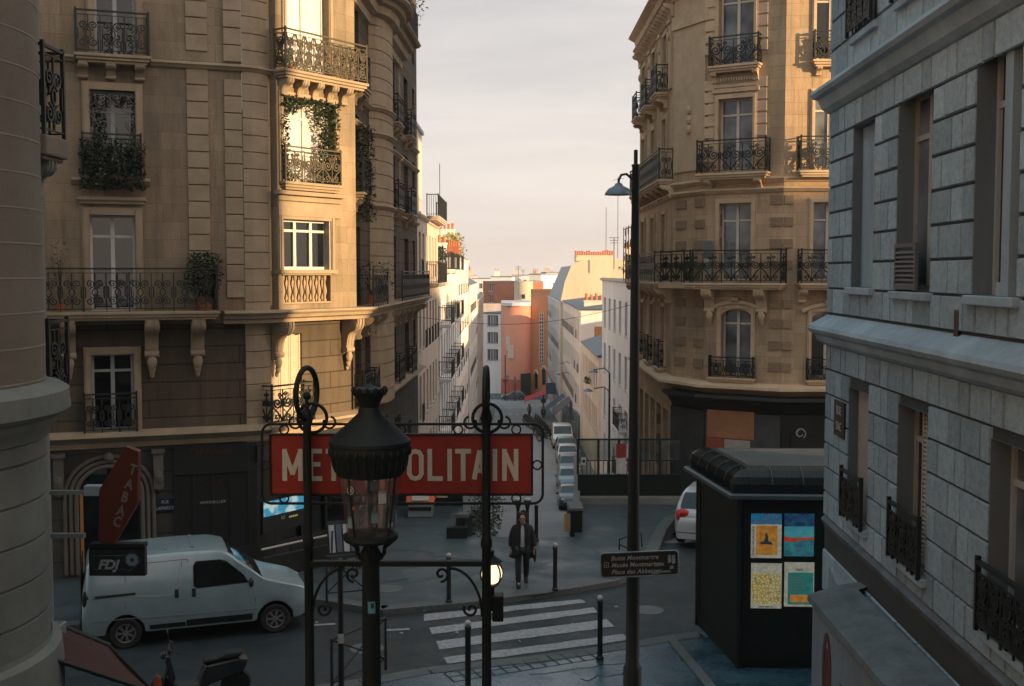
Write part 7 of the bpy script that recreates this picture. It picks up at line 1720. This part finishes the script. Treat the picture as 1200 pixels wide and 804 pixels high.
# scooters
def scooter(name,label,M,c,group=None,big=1.,dark=False):
    t=thing(name,label,'motorbike',M,group); S=M@Matrix.Scale(big,4)
    MET=M_['blk'] if dark else M_['met']
    bodym=paint('scooter_paint_%d'%int(c[0]*1000),c,.35,.1)
    for x in(0,1.28):
        T=M@TR(x*big,0,.27*big)@Matrix.Rotation(PI/2,4,'X')@Matrix.Scale(big,4); w_=MB(); w_.lathe([(.17,-.05),(.24,-.055),(.27,0),(.24,.055),(.17,.05)],16); wo=w_.build('wheel',M_['rub'],t,T,smooth=True); MB().lathe([(0,-.03),(.17,-.045),(.17,.045),(0,.03)],12).build('rim',MET,wo,T)
    b=MB(); b.xprism([(.18,.45),(.24,.55),(.14,.95),(.08,.98),(.06,.9),(.12,.5)],-.2,.2); b.v=[(p[1],p[0],p[2]) for p in b.v]; b.build('leg_shield',bodym,t,S,fix=True,bevel=.03)
    b=MB(); b.xprism([(.25,.28),(.7,.28),(.85,.35),(1.4,.5),(1.5,.72),(1.3,.76),(.75,.7),(.62,.4),(.25,.36)],-.15,.15); b.v=[(p[1],p[0],p[2]) for p in b.v]; b.build('body',bodym,t,S,fix=True,bevel=.04)
    b=MB(); b.xprism([(.7,.72),(1.35,.78),(1.4,.86),(1.1,.86),(.95,.8),(.72,.8)],-.14,.14); b.v=[(p[1],p[0],p[2]) for p in b.v]; b.build('seat',M_['rub'],t,S,fix=True,bevel=.03)
    m=MB(); m.tube([(0,-.06,.27),(.08,-.06,.6),(.14,0,.9),(.16,0,1.02)],.025,6); m.tube([(0,.06,.27),(.08,.06,.6)],.02,6); m.build('fork',MET,t,S)
    m=MB(); m.tube([(.25,-.34,1.03),(.16,-.15,1.04),(.14,0,1.0),(.16,.15,1.04),(.25,.34,1.03)],.017,6); m.build('handlebar',M_['blk'],t,S)
    for s in(-1,1): m=MB(); m.tube([(.18,s*.26,1.04),(.15,s*.3,1.2)],.008,4); m.ball((.15,s*.31,1.24),.06,8,(.3,1,.7)); m.build('mirror',MET,t,S,smooth=True)
    MB().ball((.05,0,.93),.08,10,(.8,1.1,.9)).build('headlight',MET,t,S,smooth=True)
    return t
x,y=gp(212,832,0); scooter('scooter','dark scooter standing on the road below the white van, mostly lost in shadow',TR(x-.35,y+.1,0,R(22)),(.015,.015,.016),None,.95,True)
proto=None; rs=random.Random(4)
labs=['nearest dark motorbike of the row beyond the parked white van','second dark motorbike of the row beyond the parked white van','third motorbike of the row beyond the parked white van','fourth motorbike of the row beyond the parked white van','fifth motorbike of the row beyond the parked white van','sixth motorbike of the row beyond the parked white van','seventh motorbike, near the far end of the row','eighth motorbike, at the far end of the row, by the crossing','ninth motorbike, last one of the row']
for i in range(9):
    y=104+i*3.9; px=649-(i*2.4); x=fx(px,y); M=TR(x,y,ground(y)+.02,R(150+rs.uniform(-14,14)))
    if proto is None: proto=scooter('motorbike',labs[0],M,(.02,.022,.025),'motorbikes parked in a row down the street',1.25)
    else: copy_tree(proto,M,None,labs[i])
# ================================================================ PEOPLE
def skinned(J,E,radii,mat,nm,par,M,levels=1):
    me=bpy.data.meshes.new(nm); me.from_pydata(J,E,[]); o=bpy.data.objects.new(nm,me); me.materials.append(mat); COL.objects.link(o)
    s=o.modifiers.new('skin','SKIN'); 
    for i,r in enumerate(radii): me.skin_vertices[0].data[i].radius=(r[0],r[1]) if isinstance(r,tuple) else (r,r)
    me.skin_vertices[0].data[0].use_root=True
    ss=o.modifiers.new('sub','SUBSURF'); ss.levels=levels; ss.render_levels=levels
    bpy.context.view_layer.update(); dg=bpy.context.evaluated_depsgraph_get(); m2=bpy.data.meshes.new_from_object(o.evaluated_get(dg))
    bpy.data.objects.remove(o); m2.name=nm
    m2.polygons.foreach_set('use_smooth',[True]*len(m2.polygons))
    if not m2.materials: m2.materials.append(mat)
    q=bpy.data.objects.new(nm,m2); return reg(q,par,M)
def person(label,M,coat,legs,shirt,hairc,H=1.68,stride=.28,fine=True,group=None):
    t=thing('person',label,'person',M,group); k=H/1.68
    # body: faces -y
    J=[(0,0,.92),(0,.0,1.12),(0,.01,1.32),(0,0,1.42),(0,-.01,1.50),(0,-.02,1.57),(0,-.02,1.64),
       (-.09,0,.88),(-.10,-stride*.35,.50),(-.10,-stride*.55,.10),(-.10,-stride*.55-.08,.045),
       (.09,0,.88),(.10,stride*.10,.50),(.10,stride*.75,.15),(.10,stride*.75-.07,.06),
       (-.18,.01,1.38),(-.25,.05,1.12),(-.27,-.02,.88),(.18,.01,1.38),(.25,-.02,1.12),(.27,-.10,.89)]
    Ed=[(0,1),(1,2),(2,3),(3,4),(4,5),(5,6),(0,7),(7,8),(8,9),(9,10),(0,11),(11,12),(12,13),(13,14),(2,15),(15,16),(16,17),(2,18),(18,19),(19,20)]
    rad=[(.15,.10),(.13,.10),(.13,.09),(.07,.06),(.055,.055),(.075,.085),(.06,.075),.09,.06,.04,(.03,.025),.09,.06,.04,(.03,.025),.045,.045,.035,.045,.045,.035]
    J=[tuple(c*k for c in j) for j in J]
    skinned(J,Ed,rad,M_['skin'],'body',t,M,2 if fine else 1)
    # trousers and shoes as fitted shells
    Jt=[J[0],J[7],J[8],J[9],J[11],J[12],J[13]]
    skinned(Jt,[(0,1),(1,2),(2,3),(0,4),(4,5),(5,6)],[(.165,.115),.108,.078,.07,.108,.078,.07],legs,'trousers',t,M)
    for a,b in ((9,10),(13,14)):
        A,B=Vector(J[a]),Vector(J[b]); skinned([tuple(A+Vector((0,.0,.06))),tuple(A+Vector((0,.01,-.03))),tuple(A+Vector((0,-.06,-.055))),tuple(B+Vector((0,-.09,-.015)))],[(0,1),(1,2),(2,3)],[.05,(.058,.062),(.06,.045),(.05,.035)],M_['blk'],'shoe',t,M)
    # coat : open front shell from shoulders to mid thigh
    m=MB(); rows=[(1.475,.075,.07,.25),(1.445,.16,.10,.3),(1.39,.225,.12,.33),(1.28,.24,.14,.36),(1.1,.24,.15,.36),(.95,.26,.17,.42),(.8,.285,.195,.5),(.68,.30,.215,.6)]; n=22
    for z,rx,ry,op in rows:
        for i in range(n+1):
            a=-PI/2+op*.55+(2*PI-op*1.1)*i/n; w_=1+.03*sin(i*2.3+z*9); m.v.append((rx*cos(a)*w_*k,ry*sin(a)*w_*k+.0,z*k))
    for j in range(len(rows)-1):
        for i in range(n): m.f.append((j*(n+1)+i,(j+1)*(n+1)+i,(j+1)*(n+1)+i+1,j*(n+1)+i+1))
    c=m.build('coat',coat,t,M,smooth='all'); sd=c.modifiers.new('s','SOLIDIFY'); sd.thickness=.025
    for s,(a,b,cc) in ((-1,(15,16,17)),(1,(18,19,20))):
        skinned([(s*.15*k,.01,1.375*k),J[a],J[b],tuple(x*.9+y*.1 for x,y in zip(J[cc],J[b]))],[(0,1),(1,2),(2,3)],[.07,.085,.075,.062],coat,'sleeve',t,M)
    m=MB().lathe([(.06,1.47),(.11,1.42),(.165,1.3),(.16,1.1),(.165,.93),(.1,.92)],18); m.v=[(x*k,y*.78*k,z*k) for x,y,z in m.v]; m.build('shirt',shirt,t,M,smooth=True)
    m=MB(); m.tube([(-.09*k,-.06*k,1.45*k),(-.12*k,-.125*k,1.3*k),(-.1*k,-.15*k,1.1*k)],[.03,.035,.02],6); m.tube([(.09*k,-.06*k,1.45*k),(.12*k,-.125*k,1.3*k),(.1*k,-.15*k,1.1*k)],[.03,.035,.02],6); m.build('lapel',coat,t,M,smooth=True)
    # hands with fingers
    if fine:
        for a,b in ((16,17),(19,20)):
            A,B=Vector(J[a]),Vector(J[b]); d=(B-A).normalized(); sx=1 if B.x>0 else -1
            m=MB(); m.ball(tuple(B+d*.045),.038,10,(.6,1,1.25))
            for q in range(4): o=Vector((0,-.026+.017*q,0)); p=B+d*.08+o; m.tube([tuple(p),tuple(p+d*.035+Vector((-sx*.006,0,0))),tuple(p+d*(.06-.006*abs(q-1.5))+Vector((-sx*.022,0,0)))],[.0095,.0085,.006],6)
            p=B+d*.03+Vector((-sx*.01,-.035,0)); m.tube([tuple(p),tuple(p+d*.03+Vector((-sx*.01,-.012,0))),tuple(p+d*.055+Vector((-sx*.012,-.012,0)))],[.012,.01,.007],6); m.build('hand',M_['skin'],t,M,smooth=True)
    # head details
    hz_=1.585*k; m=MB(); m.ball((0,-.02*k,hz_),.088,16,(.86,1.02,1.28)); m.ball((0,-.105*k,hz_-.015),.016,8,(.8,1,1.3))
    for s in(-1,1): m.ball((s*.078,-.015,hz_-.01),.018,8,(.5,.9,1.4))
    m.ball((0,-.098*k,hz_-.055),.02,8,(1.3,.4,.4)); m.build('face',M_['skin'],t,M,smooth=True)
    m=MB()
    for s in(-1,1): m.ball((s*.033,-.102*k,hz_+.015),.024,8,(1.1,.4,.8))
    m.tube([(-.08,-.03,hz_+.02),(-.05,-.1,hz_+.02),(.05,-.1,hz_+.02),(.08,-.03,hz_+.02)],.005,4); m.build('sunglasses' if fine else 'glasses',M_['blk'],t,M,smooth=True)
    m=MB(); r2_=random.Random(2); m.ball((0,.015,hz_+.03),.105,14,(.98,.98,1.1))
    for q in range(46):
        a=r2_.uniform(-.35,PI+.35); zq=r2_.uniform(-.1,.12); rr_=.1*math.cos(zq*5); m.ball((rr_*cos(a),.005+rr_*sin(a),hz_+.03+zq),r2_.uniform(.025,.04),6)
    m.build('hair',hairc,t,M,smooth='all')
    return t
hair=plain('dark_auburn_hair',(.035,.014,.009),.75,var=.4,scale=30,bump=.4,bscale=90)
x,y=gp(612,686,.12)
PM=TR(x,y,.12,R(3))
pr=person('person in an open black coat and white shirt walking towards the crosswalk',PM,M_['coat'],M_['blk'],plain('white_shirt',(.5,.48,.54),.8,bump=.05),hair,1.63)
bgp=thing('umbrella','short black folded umbrella held at the walking person\'s left side','umbrella',PM@TR(.27,-.12,.7))
MB().lathe([(.012,.56),(.03,.62),(.045,.8),(.03,.86),(.01,.88)],8,(.0,.0)).xf(TR(.275,-.11,0)).build('canopy',M_['blk'],bgp,PM,smooth=True)
for (px,D,lab,cm) in ((637,142,'distant person in dark clothes crossing at the far end of the street','coat'),(620.5,150,'distant person in pale clothes by the far crossing','wfd'),(658,106,'dark clad person on the right pavement beside the motorbikes','coat')):
    xx=fx(px,D); person(lab,TR(xx,D,ground(D)+.03,R(20)),M_[cm],M_['blk'],M_['light'],hair,1.7,.25,False)
# litter on the road
lt_=MB(); rnd=random.Random(9)
spots=[(533,733),(565,706),(372,729),(470,742),(590,732),(610,752),(671,731),(722,705),(667,691),(605,707),(497,716),(535,741),(655,700)]
for i,(px,py) in enumerate(spots):
    x,y=gp(px,py,.13 if py<716 and px>500 else .02); z=.135 if py<700 else .012
    t=thing('litter',['crumpled paper scrap on the first crosswalk stripe, left end','tiny white scrap at the kerb above the crosswalk','small pale scrap by the front of the white van','white scrap on the road left of the crosswalk','pale scrap in the middle of the crosswalk','torn scrap on the lower crosswalk stripes','small scrap at the right end of the crosswalk','tiny white scrap on the road under the brown direction sign','scrap on the far kerb right of the walking person','tiny scrap on the kerb below the walking person','tiny scrap at the left end of the far kerb','thin scrap between the crosswalk stripes','tiny scrap on the kerb near the far bollard'][i],'litter',TR(x,y,z))
    s=.10 if i==0 else .05; m=MB(); pts=[(rnd.uniform(-s,s),rnd.uniform(-s,s),rnd.uniform(0,.03)) for _ in range(7)]
    m.add(pts+[(0,0,.02)],[(k,(k+1)%7,7) for k in range(7)]); m.build('paper',M_['light'],t,TR(x,y,z))
